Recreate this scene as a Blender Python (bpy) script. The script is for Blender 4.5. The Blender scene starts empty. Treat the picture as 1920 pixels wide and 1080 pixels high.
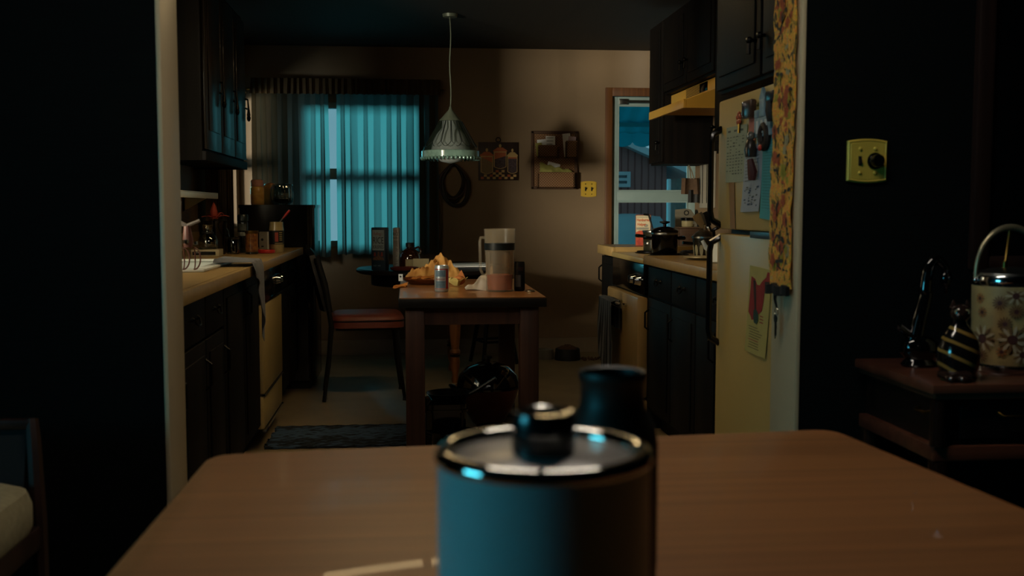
import bpy, bmesh, math, random
from mathutils import Vector, Matrix, Euler

random.seed(7)
SC = bpy.context.scene
COL = SC.collection
R = math.radians
PI = math.pi

# ---------------------------------------------------------------- camera
F_PX = 1990.0
CAM_H = 1.155
PITCH = math.atan(150.0 / F_PX)
YAW = math.atan(194.0 / F_PX * math.cos(PITCH))
cam_data = bpy.data.cameras.new('camera')
cam_data.sensor_width = 36.0
cam_data.lens = F_PX / 1920.0 * 36.0
cam_data.clip_start = 0.02
cam_data.dof.use_dof = True
cam_data.dof.focus_distance = 5.6
cam_data.dof.aperture_fstop = 4.6
cam = bpy.data.objects.new('camera', cam_data)
cam.location = (0, 0, CAM_H)
cam.rotation_euler = (PI / 2 - PITCH, 0, -YAW)
COL.objects.link(cam)
SC.camera = cam
CAM_M = Euler((PI / 2 - PITCH, 0, -YAW)).to_matrix()

# ---------------------------------------------------------------- view
SC.view_settings.view_transform = 'Standard'
SC.view_settings.look = 'None'
SC.view_settings.exposure = 0.0
SC.view_settings.gamma = 1.0
SC.view_settings.use_curve_mapping = False
SC.cycles.use_denoising = True
SC.cycles.max_bounces = 10
SC.cycles.transparent_max_bounces = 24
SC.cycles.caustics_reflective = False
SC.cycles.caustics_refractive = False
SC.cycles.sample_clamp_indirect = 3.0

# ---------------------------------------------------------------- sky outside (teal dusk)
world = bpy.data.worlds.new('sky')
SC.world = world
world.use_nodes = True
wn = world.node_tree
wn.nodes.clear()
w_out = wn.nodes.new('ShaderNodeOutputWorld')
w_bg = wn.nodes.new('ShaderNodeBackground')
w_tc = wn.nodes.new('ShaderNodeTexCoord')
w_sep = wn.nodes.new('ShaderNodeSeparateXYZ')
w_rmp = wn.nodes.new('ShaderNodeValToRGB')
wn.links.new(w_tc.outputs['Generated'], w_sep.inputs[0])
wn.links.new(w_sep.outputs['Z'], w_rmp.inputs[0])
w_rmp.color_ramp.elements[0].position = 0.0
w_rmp.color_ramp.elements[0].color = (0.24, 0.52, 0.62, 1)
w_rmp.color_ramp.elements[1].position = 0.7
w_rmp.color_ramp.elements[1].color = (0.16, 0.38, 0.45, 1)
wn.links.new(w_rmp.outputs[0], w_bg.inputs[0])
w_bg.inputs[1].default_value = 0.62
wn.links.new(w_bg.outputs[0], w_out.inputs[0])


def area_light(name, loc, aim, sx, sy, watts, color):
    d = bpy.data.lights.new(name, 'AREA')
    d.shape = 'RECTANGLE'
    d.size, d.size_y = sx, sy
    d.energy = watts
    d.color = color
    o = bpy.data.objects.new(name, d)
    o.location = loc
    o.rotation_euler = (Vector(aim) - Vector(loc)).to_track_quat('-Z', 'Y').to_euler()
    COL.objects.link(o)
    return o


# daylight falling on the curtained back window
area_light('daylight_back_window', (-2.1, 11.6, 2.2), (-0.45, 8.4, 1.4), 1.7, 1.7, 300, (0.13, 0.78, 0.92))
# cool daylight raking in at the left window by the corner
area_light('daylight_left_window', (-2.3, 6.3, 1.65), (-1.34, 8.2, 1.5), 0.5, 0.7, 20, (0.85, 0.95, 0.88))
# daylight through the window over the sink
area_light('daylight_sink_window', (-1.85, 3.75, 1.60), (0.6, 6.2, 1.0), 1.0, 0.8, 24, (1.0, 0.80, 0.50))
# low sun slanting through the same window on to the back wall
area_light('low_sun_sink_window', (-3.05, 2.15, 1.50), (1.5, 8.4, 1.72), 0.5, 0.5, 430, (1.0, 0.88, 0.66))
# daylight through the dining room window
area_light('daylight_dining_window', (-2.15, 0.52, 1.22), (0.2, 0.8, 0.90), 0.8, 0.5, 14, (0.08, 0.72, 0.95))


# ---------------------------------------------------------------- pixel -> place
def ray(px, py):
    v = Vector(((px - 960.0) / F_PX, (540.0 - py) / F_PX, -1.0))
    return CAM_M @ v


def PY(px, py, y):
    d = ray(px, py)
    t = y / d.y
    return Vector((d.x * t, y, CAM_H + d.z * t))


def PX(px, py, x):
    d = ray(px, py)
    t = x / d.x
    return Vector((x, d.y * t, CAM_H + d.z * t))


def PZ(px, py, z):
    d = ray(px, py)
    t = (z - CAM_H) / d.z
    return Vector((d.x * t, d.y * t, z))


# ---------------------------------------------------------------- materials
def lin(c):
    if isinstance(c, str):
        c = c.lstrip('#')
        c = tuple(int(c[i:i + 2], 16) / 255.0 for i in (0, 2, 4))
        return tuple((v / 12.92) if v <= 0.04045 else ((v + 0.055) / 1.055) ** 2.4 for v in c)
    return tuple(c)


def mat(name, col, rough=0.5, metal=0.0, var=0.18, scale=(14, 14, 14), bump=0.0, bscale=None,
        col2=None, spec=0.5, detail=4.0, coat=0.0, trans=0.0, ior=1.45, band=None):
    """Procedural surface: base colour varied by noise, optional bump."""
    m = bpy.data.materials.new(name)
    m.use_nodes = True
    nt = m.node_tree
    b = nt.nodes['Principled BSDF']
    c = lin(col)
    c2 = lin(col2) if col2 else tuple(min(1, v * (1 - var)) for v in c)
    tc = nt.nodes.new('ShaderNodeTexCoord')
    mp = nt.nodes.new('ShaderNodeMapping')
    mp.inputs['Scale'].default_value = scale
    nt.links.new(tc.outputs['Object'], mp.inputs[0])
    nz = nt.nodes.new('ShaderNodeTexNoise')
    nz.inputs['Scale'].default_value = 1.0
    nz.inputs['Detail'].default_value = detail
    nt.links.new(mp.outputs[0], nz.inputs['Vector'])
    rp = nt.nodes.new('ShaderNodeValToRGB')
    lo, hi = band or (0.35, 0.65)
    rp.color_ramp.elements[0].position = lo
    rp.color_ramp.elements[1].position = hi
    rp.color_ramp.elements[0].color = (*c2, 1)
    rp.color_ramp.elements[1].color = (*c, 1)
    nt.links.new(nz.outputs['Fac'], rp.inputs[0])
    nt.links.new(rp.outputs[0], b.inputs['Base Color'])
    b.inputs['Roughness'].default_value = rough
    b.inputs['Metallic'].default_value = metal
    b.inputs['Specular IOR Level'].default_value = spec
    b.inputs['IOR'].default_value = ior
    b.inputs['Transmission Weight'].default_value = trans
    b.inputs['Coat Weight'].default_value = coat
    if bump:
        bp = nt.nodes.new('ShaderNodeBump')
        bp.inputs['Strength'].default_value = bump
        bp.inputs['Distance'].default_value = 0.004
        if bscale:
            mp2 = nt.nodes.new('ShaderNodeMapping')
            mp2.inputs['Scale'].default_value = bscale
            nt.links.new(tc.outputs['Object'], mp2.inputs[0])
            n2 = nt.nodes.new('ShaderNodeTexNoise')
            n2.inputs['Scale'].default_value = 1.0
            nt.links.new(mp2.outputs[0], n2.inputs['Vector'])
            nt.links.new(n2.outputs['Fac'], bp.inputs['Height'])
        else:
            nt.links.new(nz.outputs['Fac'], bp.inputs['Height'])
        nt.links.new(bp.outputs[0], b.inputs['Normal'])
    return m


def wood(name, col, col2, rough=0.4, axis='z', s=3.0, bump=0.05, coat=0.0):
    st = {'x': (s * 0.35, s * 12, s * 12), 'y': (s * 12, s * 0.35, s * 12), 'z': (s * 12, s * 12, s * 0.35)}[axis]
    return mat(name, col, rough, 0, col2=col2, scale=st, bump=bump, detail=6, coat=coat)


def pane_mat(name, tint=(0.9, 0.97, 1.0), refl=0.06, rough=0.0):
    """Thin window glass: mostly clear with a faint mirror."""
    m = bpy.data.materials.new(name)
    m.use_nodes = True
    nt = m.node_tree
    nt.nodes.clear()
    out = nt.nodes.new('ShaderNodeOutputMaterial')
    tr = nt.nodes.new('ShaderNodeBsdfTransparent')
    tr.inputs[0].default_value = (*tint, 1)
    gl = nt.nodes.new('ShaderNodeBsdfGlossy')
    gl.inputs['Roughness'].default_value = rough
    lw = nt.nodes.new('ShaderNodeLayerWeight')
    lw.inputs[0].default_value = 0.25
    mul = nt.nodes.new('ShaderNodeMath')
    mul.operation = 'MULTIPLY_ADD'
    mul.inputs[1].default_value = 0.55
    mul.inputs[2].default_value = refl
    nt.links.new(lw.outputs['Fresnel'], mul.inputs[0])
    mx = nt.nodes.new('ShaderNodeMixShader')
    nt.links.new(mul.outputs[0], mx.inputs[0])
    nt.links.new(tr.outputs[0], mx.inputs[1])
    nt.links.new(gl.outputs[0], mx.inputs[2])
    nt.links.new(mx.outputs[0], out.inputs[0])
    return m


def cloth_mat(name, col, col2, trans=0.5, scale=(60, 60, 60), tcol=None, rough=0.9):
    """Woven cloth that lets some light through."""
    m = bpy.data.materials.new(name)
    m.use_nodes = True
    nt = m.node_tree
    nt.nodes.clear()
    out = nt.nodes.new('ShaderNodeOutputMaterial')
    df = nt.nodes.new('ShaderNodeBsdfDiffuse')
    tl = nt.nodes.new('ShaderNodeBsdfTranslucent')
    tc = nt.nodes.new('ShaderNodeTexCoord')
    mp = nt.nodes.new('ShaderNodeMapping')
    mp.inputs['Scale'].default_value = scale
    nt.links.new(tc.outputs['Object'], mp.inputs[0])
    nz = nt.nodes.new('ShaderNodeTexNoise')
    nz.inputs['Scale'].default_value = 1.0
    nz.inputs['Detail'].default_value = 3
    nt.links.new(mp.outputs[0], nz.inputs['Vector'])
    mc = nt.nodes.new('ShaderNodeMix')
    mc.data_type = 'RGBA'
    mc.inputs[6].default_value = (*lin(col), 1)
    mc.inputs[7].default_value = (*lin(col2), 1)
    nt.links.new(nz.outputs['Fac'], mc.inputs[0])
    nt.links.new(mc.outputs[2], df.inputs[0])
    if tcol:
        tl.inputs[0].default_value = (*lin(tcol), 1)
    else:
        nt.links.new(mc.outputs[2], tl.inputs[0])
    mx = nt.nodes.new('ShaderNodeMixShader')
    mx.inputs[0].default_value = trans
    nt.links.new(df.outputs[0], mx.inputs[1])
    nt.links.new(tl.outputs[0], mx.inputs[2])
    nt.links.new(mx.outputs[0], out.inputs[0])
    return m


def emit_mat(name, col, strength):
    m = bpy.data.materials.new(name)
    m.use_nodes = True
    nt = m.node_tree
    b = nt.nodes['Principled BSDF']
    b.inputs['Base Color'].default_value = (*lin(col), 1)
    b.inputs['Emission Color'].default_value = (*lin(col), 1)
    b.inputs['Emission Strength'].default_value = strength
    return m


def checks(name, c1, c2, scale, rough=0.6, bump=0.0, metal=0.0):
    m = bpy.data.materials.new(name)
    m.use_nodes = True
    nt = m.node_tree
    b = nt.nodes['Principled BSDF']
    tc = nt.nodes.new('ShaderNodeTexCoord')
    mp = nt.nodes.new('ShaderNodeMapping')
    mp.inputs['Scale'].default_value = scale
    nt.links.new(tc.outputs['Object'], mp.inputs[0])
    ck = nt.nodes.new('ShaderNodeTexChecker')
    ck.inputs['Scale'].default_value = 1.0
    ck.inputs[1].default_value = (*lin(c1), 1)
    ck.inputs[2].default_value = (*lin(c2), 1)
    nt.links.new(mp.outputs[0], ck.inputs[0])
    nt.links.new(ck.outputs[0], b.inputs['Base Color'])
    b.inputs['Roughness'].default_value = rough
    b.inputs['Metallic'].default_value = metal
    if bump:
        bp = nt.nodes.new('ShaderNodeBump')
        bp.inputs['Strength'].default_value = bump
        bp.inputs['Distance'].default_value = 0.004
        nt.links.new(ck.outputs['Fac'], bp.inputs['Height'])
        nt.links.new(bp.outputs[0], b.inputs['Normal'])
    return m


def stripes(name, c1, c2, axis='z', scale=10, dist=0.0, rough=0.8, w=0.5, soft=0.05, tc_kind='Object', c3=None):
    m = bpy.data.materials.new(name)
    m.use_nodes = True
    nt = m.node_tree
    b = nt.nodes['Principled BSDF']
    tc = nt.nodes.new('ShaderNodeTexCoord')
    wv = nt.nodes.new('ShaderNodeTexWave')
    wv.bands_direction = axis.upper()
    wv.inputs['Scale'].default_value = scale
    wv.inputs['Distortion'].default_value = dist
    wv.inputs['Detail Scale'].default_value = 1.5
    nt.links.new(tc.outputs[tc_kind], wv.inputs['Vector'])
    rp = nt.nodes.new('ShaderNodeValToRGB')
    rp.color_ramp.elements[0].position = max(0, w - soft)
    rp.color_ramp.elements[1].position = min(1, w + soft)
    rp.color_ramp.elements[0].color = (*lin(c1), 1)
    rp.color_ramp.elements[1].color = (*lin(c2), 1)
    if c3:
        e = rp.color_ramp.elements.new(0.97)
        e.color = (*lin(c3), 1)
    nt.links.new(wv.outputs['Fac'], rp.inputs[0])
    nt.links.new(rp.outputs[0], b.inputs['Base Color'])
    b.inputs['Roughness'].default_value = rough
    return m


# ---------------------------------------------------------------- mesh builder
class MB:
    def __init__(s):
        s.v, s.f, s.mi, s.sm = [], [], [], []

    def add(s, vs, fs, mi=0, smooth=False):
        o = len(s.v)
        s.v += [Vector(p) for p in vs]
        for k, f in enumerate(fs):
            s.f.append([o + i for i in f])
            s.mi.append(mi[k] if isinstance(mi, (list, tuple)) else mi)
            s.sm.append(smooth)
        return s

    def box(s, a, b, mi=0, bev=0.0, seg=2):
        x0, x1 = sorted((a[0], b[0]))
        y0, y1 = sorted((a[1], b[1]))
        z0, z1 = sorted((a[2], b[2]))
        vs = [(x0, y0, z0), (x1, y0, z0), (x1, y1, z0), (x0, y1, z0), (x0, y0, z1), (x1, y0, z1), (x1, y1, z1), (x0, y1, z1)]
        fs = [(0, 3, 2, 1), (4, 5, 6, 7), (0, 1, 5, 4), (1, 2, 6, 5), (2, 3, 7, 6), (3, 0, 4, 7)]
        if not bev:
            return s.add(vs, fs, mi)
        bm = bmesh.new()
        bv = [bm.verts.new(p) for p in vs]
        for f in fs:
            bm.faces.new([bv[i] for i in f])
        bev = min(bev, 0.49 * min(x1 - x0, y1 - y0, z1 - z0))
        bmesh.ops.bevel(bm, geom=list(bm.edges), offset=bev, segments=seg, profile=0.5, affect='EDGES')
        s.from_bm(bm, mi, True)
        return s

    def from_bm(s, bm, mi=0, smooth=True):
        bm.verts.index_update()
        s.add([v.co.copy() for v in bm.verts], [[v.index for v in f.verts] for f in bm.faces], mi, smooth)
        bm.free()

    def lathe(s, prof, c=(0, 0, 0), seg=28, mi=0, sx=1.0, sy=1.0, smooth=True, rfun=None):
        """prof: list of (r, z); mi may be a list, one per profile segment."""
        vs, fs, ms = [], [], []
        rings = []
        for (r, z) in prof:
            if r < 1e-6:
                rings.append([len(vs)])
                vs.append((c[0], c[1], c[2] + z))
            else:
                rg = []
                for k in range(seg):
                    a = 2 * PI * k / seg
                    q = r * (rfun(a, z) if rfun else 1.0)
                    rg.append(len(vs))
                    vs.append((c[0] + q * sx * math.cos(a), c[1] + q * sy * math.sin(a), c[2] + z))
                rings.append(rg)
        for i in range(len(rings) - 1):
            A, B = rings[i], rings[i + 1]
            m = mi[i] if isinstance(mi, (list, tuple)) else mi
            for k in range(seg):
                k2 = (k + 1) % seg
                if len(A) == 1 and len(B) == 1:
                    continue
                if len(A) == 1:
                    fs.append((A[0], B[k], B[k2]))
                elif len(B) == 1:
                    fs.append((A[k], B[0], A[k2]))
                else:
                    fs.append((A[k], B[k], B[k2], A[k2]))
                ms.append(m)
        return s.add(vs, fs, ms, smooth)

    def tube(s, pts, r, seg=8, mi=0, closed=False, smooth=True):
        pts = [Vector(p) for p in pts]
        n = len(pts)
        vs, fs = [], []
        up = None
        rings = []
        for i in range(n):
            if closed:
                t = pts[(i + 1) % n] - pts[i - 1]
            else:
                t = pts[min(i + 1, n - 1)] - pts[max(i - 1, 0)]
            t.normalize()
            if up is None:
                up = Vector((0, 0, 1)) if abs(t.z) < 0.9 else Vector((1, 0, 0))
            u = up - t * up.dot(t)
            if u.length < 1e-5:
                u = t.orthogonal()
            u.normalize()
            up = u
            w = t.cross(u)
            rr = r[i] if isinstance(r, (list, tuple)) else r
            rg = []
            for k in range(seg):
                a = 2 * PI * k / seg
                rg.append(len(vs))
                vs.append(pts[i] + (u * math.cos(a) + w * math.sin(a)) * rr)
            rings.append(rg)
        for i in range(n if closed else n - 1):
            A, B = rings[i], rings[(i + 1) % n]
            for k in range(seg):
                k2 = (k + 1) % seg
                fs.append((A[k], A[k2], B[k2], B[k]))
        if not closed:
            fs.append(tuple(reversed(rings[0])))
            fs.append(tuple(rings[-1]))
        return s.add(vs, fs, mi, smooth)

    def grid(s, nu, nv, fn, mi=0, smooth=True, thick=0.0, wrap=False):
        """fn(u, v) -> point, u and v in 0..1; thick closes it as a thin slab."""
        P = [[Vector(fn(i / nu, j / nv)) for j in range(nv + 1)] for i in range(nu + 1)]
        vs = [P[i][j] for i in range(nu + 1) for j in range(nv + 1)]
        idx = lambda i, j: i * (nv + 1) + j
        fs = [(idx(i, j), idx(i + 1, j), idx(i + 1, j + 1), idx(i, j + 1)) for i in range(nu) for j in range(nv)]
        if thick:
            N = len(vs)
            nrm = [Vector((0, 0, 0)) for _ in vs]
            for f in fs:
                n = (vs[f[1]] - vs[f[0]]).cross(vs[f[3]] - vs[f[0]])
                if n.length < 1e-12:
                    n = (vs[f[2]] - vs[f[1]]).cross(vs[f[3]] - vs[f[1]])
                for i in f:
                    nrm[i] += n
            vs = vs + [v - (n.normalized() * thick if n.length else Vector()) for v, n in zip(vs, nrm)]
            top = list(fs)
            fs = top + [tuple(N + i for i in reversed(f)) for f in top]
            rim = [idx(i, 0) for i in range(nu + 1)] + [idx(nu, j) for j in range(1, nv + 1)] + \
                  [idx(i, nv) for i in range(nu - 1, -1, -1)] + [idx(0, j) for j in range(nv - 1, 0, -1)]
            for k in range(len(rim)):
                a, b = rim[k], rim[(k + 1) % len(rim)]
                fs.append((b, a, N + a, N + b))
        return s.add(vs, fs, mi, smooth)

    def prism(s, poly, o, u, v, d, mi=0, mi_side=None, smooth=False):
        """poly in (u, v) plane at o, extruded by vector d."""
        o, u, v, d = Vector(o), Vector(u), Vector(v), Vector(d)
        n = len(poly)
        vs = [o + u * p[0] + v * p[1] for p in poly] + [o + u * p[0] + v * p[1] + d for p in poly]
        fs = [tuple(range(n)), tuple(reversed(range(n, 2 * n)))]
        ms = [mi, mi]
        for i in range(n):
            j = (i + 1) % n
            fs.append((i, i + n, j + n, j))
            ms.append(mi if mi_side is None else mi_side)
        return s.add(vs, fs, ms, smooth)

    def ball(s, c, r, mi=0, seg=16, rings=10, rot=None):
        rx, ry, rz = r if isinstance(r, (tuple, list)) else (r, r, r)
        pts, fs = [], []
        M = rot.to_matrix() if rot else Matrix.Identity(3)
        for i in range(rings + 1):
            th = PI * i / rings
            for k in range(seg):
                a = 2 * PI * k / seg
                pts.append(Vector(c) + M @ Vector((rx * math.sin(th) * math.cos(a), ry * math.sin(th) * math.sin(a), rz * math.cos(th))))
        for i in range(rings):
            for k in range(seg):
                k2 = (k + 1) % seg
                fs.append((i * seg + k, (i + 1) * seg + k, (i + 1) * seg + k2, i * seg + k2))
        s.add(pts, fs, mi, True)
        return s

    def text(s, txt, o, u, v, h, mi=0, depth=0.0006, width=None, align='LEFT', bold=0.0):
        """Lettering standing on the plane (u right, v up) at o, h = capital height."""
        cu = bpy.data.curves.new('lettering', 'FONT')
        cu.body = txt
        cu.size = 1.0
        cu.offset = bold
        cu.align_x = align
        cu.resolution_u = 2
        ob = bpy.data.objects.new('lettering', cu)
        COL.objects.link(ob)
        dg = bpy.context.evaluated_depsgraph_get()
        me = ob.evaluated_get(dg).to_mesh()
        u, v = Vector(u).normalized(), Vector(v).normalized()
        n = u.cross(v)
        vs = [p.co.copy() for p in me.vertices]
        fs = [list(p.vertices) for p in me.polygons]
        ob.evaluated_get(dg).to_mesh_clear()
        bpy.data.objects.remove(ob)
        bpy.data.curves.remove(cu)
        if not vs:
            return s
        kx = ky = h / 0.69
        if width:
            w = max(p.x for p in vs) - min(p.x for p in vs)
            kx = width / w
        s.add([Vector(o) + u * (p.x * kx) + v * (p.y * ky) + n * depth for p in vs], fs, mi, False)
        return s

    def text_cyl(s, txt, c, r, a0, z, h, mi=0, width=None, off=.0006, sgn=1):
        """Lettering wrapped round an upright cylinder, centred at angle a0."""
        t = MB().text(txt, (0, 0, 0), (1, 0, 0), (0, 1, 0), h, depth=0, width=width, align='CENTER')
        vs = [Vector((c[0] + (r + off) * math.cos(a0 + p.x / r), c[1] + (r + off) * math.sin(a0 + p.x / r), z + p.y)) for p in t.v]
        return s.add(vs, t.f, mi, False)

    def patch_cyl(s, c, r, a0, a1, z0, z1, mi=0, n=10, off=.0004):
        q = r + off
        return s.grid(n, 1, lambda u, v: (c[0] + q * math.cos(a0 + (a1 - a0) * u), c[1] + q * math.sin(a0 + (a1 - a0) * u), z0 + (z1 - z0) * v), mi)

    def xf(s, M):
        s.v = [M @ p for p in s.v]
        return s


ALL = []


def build(name, mb, mats, recalc=True, sharp=40):
    me = bpy.data.meshes.new(name)
    me.from_pydata([tuple(p) for p in mb.v], [], mb.f)
    if not isinstance(mats, (list, tuple)):
        mats = [mats]
    for m in mats:
        me.materials.append(m)
    for p, mi, sm in zip(me.polygons, mb.mi, mb.sm):
        p.material_index = mi
        p.use_smooth = sm
    if recalc:
        bm = bmesh.new()
        bm.from_mesh(me)
        bmesh.ops.remove_doubles(bm, verts=bm.verts, dist=1e-6)
        bmesh.ops.recalc_face_normals(bm, faces=bm.faces)
        bm.to_mesh(me)
        bm.free()
    me.set_sharp_from_angle(angle=R(sharp))
    me.update()
    o = bpy.data.objects.new(name, me)
    COL.objects.link(o)
    return o


def base_of(objs):
    lo = Vector((1e9,) * 3)
    hi = Vector((-1e9,) * 3)
    for o in objs:
        for v in o.data.vertices:
            for k in range(3):
                lo[k] = min(lo[k], v.co[k])
                hi[k] = max(hi[k], v.co[k])
    return Vector(((lo.x + hi.x) / 2, (lo.y + hi.y) / 2, lo.z))


def props(o, label, cat, group=None, kind=None):
    if label:
        o['label'] = label
    if cat:
        o['category'] = cat
    if group:
        o['group'] = group
    if kind:
        o['kind'] = kind
    return o


class Thing:
    """An Empty at the thing's base that parents its parts (built in world or local space)."""

    def __init__(s, name, label, cat, group=None):
        s.o = bpy.data.objects.new(name, None)
        s.o.empty_display_size = 0.05
        COL.objects.link(s.o)
        props(s.o, label, cat, group)
        s.parts = []

    def part(s, name, mb, mats, parent=None, label=None, **kw):
        o = build(name, mb, mats, **kw)
        o.parent = parent or s.o
        if label:
            o['label'] = label
        s.parts.append(o)
        return o

    def done(s, loc=None, rotz=0.0):
        if loc is None:
            b = base_of(s.parts)
            for o in s.parts:
                o.data.transform(Matrix.Translation(-b))
            s.o.location = b
        else:
            s.o.location = loc
        s.o.rotation_euler = (0, 0, rotz)
        return s.o


def single(name, label, cat, mb, mats, group=None, loc=None, rotz=0.0, kind=None, **kw):
    o = build(name, mb, mats, **kw)
    if loc is None:
        b = base_of([o])
        o.data.transform(Matrix.Translation(-b))
        o.location = b
    else:
        o.location = loc
    o.rotation_euler = (0, 0, rotz)
    return props(o, label, cat, group, kind)


def struct(name, mb, mats, parent=None, **kw):
    o = build(name, mb, mats, **kw)
    if parent:
        o.parent = parent
    else:
        o['kind'] = 'structure'
    return o


def dup_tree(root, loc, rotz=0.0, label=None):
    r = root.copy()
    COL.objects.link(r)
    r.location = loc
    r.rotation_euler = (0, 0, rotz)
    if label:
        r['label'] = label
    for ch in list(root.children):
        c = ch.copy()
        COL.objects.link(c)
        c.parent = r
        for g in list(ch.children):
            d = g.copy()
            COL.objects.link(d)
            d.parent = c
    return r


def rounded(w, h, r, n=5, cx=0.0, cy=0.0):
    pts = []
    for (sx, sy, a0) in ((1, 1, 0), (-1, 1, 90), (-1, -1, 180), (1, -1, 270)):
        for k in range(n + 1):
            a = R(a0 + 90 * k / n)
            pts.append((cx + sx * (w / 2 - r) + r * math.cos(a), cy + sy * (h / 2 - r) + r * math.sin(a)))
    return pts


X, Y, Z = Vector((1, 0, 0)), Vector((0, 1, 0)), Vector((0, 0, 1))

# ---------------------------------------------------------------- shared materials
M_wall = mat('tan_wall_paint', '#7d674e', 0.6, var=0.08, scale=(3, 3, 3), bump=0.05, bscale=(70, 70, 12))
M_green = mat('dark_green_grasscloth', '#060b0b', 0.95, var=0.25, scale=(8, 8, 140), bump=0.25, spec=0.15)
M_ceil = wood('dark_stained_ceiling_board', '#1c1712', '#120e0b', 0.7, 'y')
M_lino = mat('beige_sheet_vinyl', '#8c7b5f', 0.42, var=0.16, scale=(6, 6, 6), bump=0.03, bscale=(40, 40, 40))
M_carpet = mat('dark_carpet', '#0e1110', 0.95, var=0.4, scale=(120, 120, 120), bump=0.5)
M_cream = mat('cream_gloss_paint', '#b9a988', 0.42, var=0.05, scale=(4, 4, 4))
M_base = mat('tan_baseboard_paint', '#8a7a66', 0.5, var=0.08)
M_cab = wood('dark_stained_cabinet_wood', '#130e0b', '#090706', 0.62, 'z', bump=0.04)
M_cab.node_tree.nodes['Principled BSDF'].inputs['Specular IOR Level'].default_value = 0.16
M_counter = mat('tan_laminate', '#a98b58', 0.38, var=0.14, scale=(5, 30, 30), detail=6)
M_iron = mat('blackened_iron', '#0c0b0a', 0.42, 0.7, var=0.2)
M_brassy = mat('dull_brass', '#7b6534', 0.32, 1.0, var=0.15)
M_chrome = mat('chrome', '#c9cdd0', 0.12, 1.0, var=0.05)
M_steel = mat('brushed_steel', '#9a9a96', 0.3, 1.0, var=0.1, scale=(4, 4, 90))
M_black = mat('black_enamel', '#070808', 0.14, var=0.1)
M_blackm = mat('matt_black', '#0a0a0a', 0.6, var=0.2)
M_white = mat('white_enamel', '#e6ecea', 0.25, var=0.04)
M_paper = mat('white_paper', '#bfc4c6', 0.8, var=0.05, scale=(30, 30, 30))
M_tanen = mat('almond_enamel', '#b79f68', 0.3, var=0.05, scale=(3, 3, 3))
M_glass = pane_mat('clear_glass', (0.86, 0.95, 0.95), 0.07)
M_pane = pane_mat('window_pane', (0.93, 0.98, 1.0), 0.02)
M_red = mat('red_plastic', '#b02822', 0.35, var=0.1)
M_ink = mat('dark_ink', '#161a22', 0.7, var=0.1)
# ================================================================ THE SHELL
YF, YB = 2.60, 2.78            # dividing wall, dining side and kitchen side
YW = 8.40                      # kitchen back wall
XL, XR = -1.30, 1.86           # kitchen side walls
XA = 2.34                      # entry alcove side wall
HC = 2.40
OL = PY(312, 500, YF).x        # opening, left and right
OR = PY(1494, 500, YF).x
DX0, DX1, DY0 = -2.00, 3.00, -2.2


def boxes(*bs):
    m = MB()
    for a, b in bs:
        m.box(a, b)
    return m


def wall_with_hole(axis, p0, p1, lo, hi, z0, z1, hole):
    """A slab between p0 and p1 on AXIS, spanning lo..hi on the other, with rectangular holes."""
    m = MB()
    us = sorted({lo, hi, *[h[0] for h in hole], *[h[1] for h in hole]})
    zs = sorted({z0, z1, *[h[2] for h in hole], *[h[3] for h in hole]})
    for i in range(len(us) - 1):
        for j in range(len(zs) - 1):
            cu, cz = (us[i] + us[i + 1]) / 2, (zs[j] + zs[j + 1]) / 2
            if any(h[0] < cu < h[1] and h[2] < cz < h[3] for h in hole):
                continue
            if axis == 'y':
                m.box((us[i], p0, zs[j]), (us[i + 1], p1, zs[j + 1]))
            else:
                m.box((p0, us[i], zs[j]), (p1, us[i + 1], zs[j + 1]))
    return m


# openings
W1 = (PY(549, 330, YW).x, PY(776, 330, YW).x, PY(660, 462, YW).z, PY(660, 192, YW).z)
D1 = (PY(1146, 300, YW).x, PY(1310, 300, YW).x, 0.0, PY(1180, 180, YW).z)
W2 = (7.12, 8.26, 1.0, 2.0)
W3 = (3.55, 4.80, 1.12, 2.0)
W4 = (0.05, 1.05, 0.95, 2.0)

struct('floor', MB().box((XL - .12, YF + .02, -.06), (XA + .12, YW + .12, 0)), M_lino)
struct('floor', MB().box((DX0 - .12, DY0 - .12, -.06), (DX1 + .12, YF + .02, 0)), M_carpet)
struct('ceiling', MB().box((XL - .12, YB, HC), (XA + .12, YW + .12, HC + .06)), M_ceil)
struct('ceiling', MB().box((DX0 - .12, DY0 - .12, HC), (DX1 + .12, YB, HC + .06)), M_ceil)
struct('wall_back', wall_with_hole('y', YW, YW + .12, XL - .12, XA + .12, 0, HC, [W1, D1]), M_wall)
struct('wall_left', wall_with_hole('x', XL - .12, XL, YB, YW, 0, HC, [W2, W3]), M_wall)
struct('wall_right', boxes(((XR, YB, 0), (XA + .12, 6.80, HC)), ((XA, 6.80, 0), (XA + .12, YW, HC))), M_wall)
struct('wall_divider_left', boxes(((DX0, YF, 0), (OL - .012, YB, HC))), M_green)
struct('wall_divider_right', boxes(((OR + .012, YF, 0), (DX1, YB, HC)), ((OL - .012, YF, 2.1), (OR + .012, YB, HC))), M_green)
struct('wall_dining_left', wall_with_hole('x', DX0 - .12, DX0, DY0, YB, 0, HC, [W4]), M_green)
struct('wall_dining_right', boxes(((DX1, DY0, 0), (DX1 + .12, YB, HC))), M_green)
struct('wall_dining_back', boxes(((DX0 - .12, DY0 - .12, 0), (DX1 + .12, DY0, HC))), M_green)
struct('baseboard_back', boxes(((XL, YW - .018, 0), (D1[0] - .085, YW, .115))), M_base)
struct('trim_1', MB().box((OL - .012, YF - .004, 0), (OL, YB + .002, 2.1), bev=.003), M_cream)
struct('trim_2', MB().box((OR, YF - .004, 0), (OR + .012, YB + .002, 2.1), bev=.003), M_cream)

# ---------------------------------------------------------------- back window
M_sash = mat('white_sash_paint', '#7f8a8c', 0.5, var=0.06)


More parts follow.
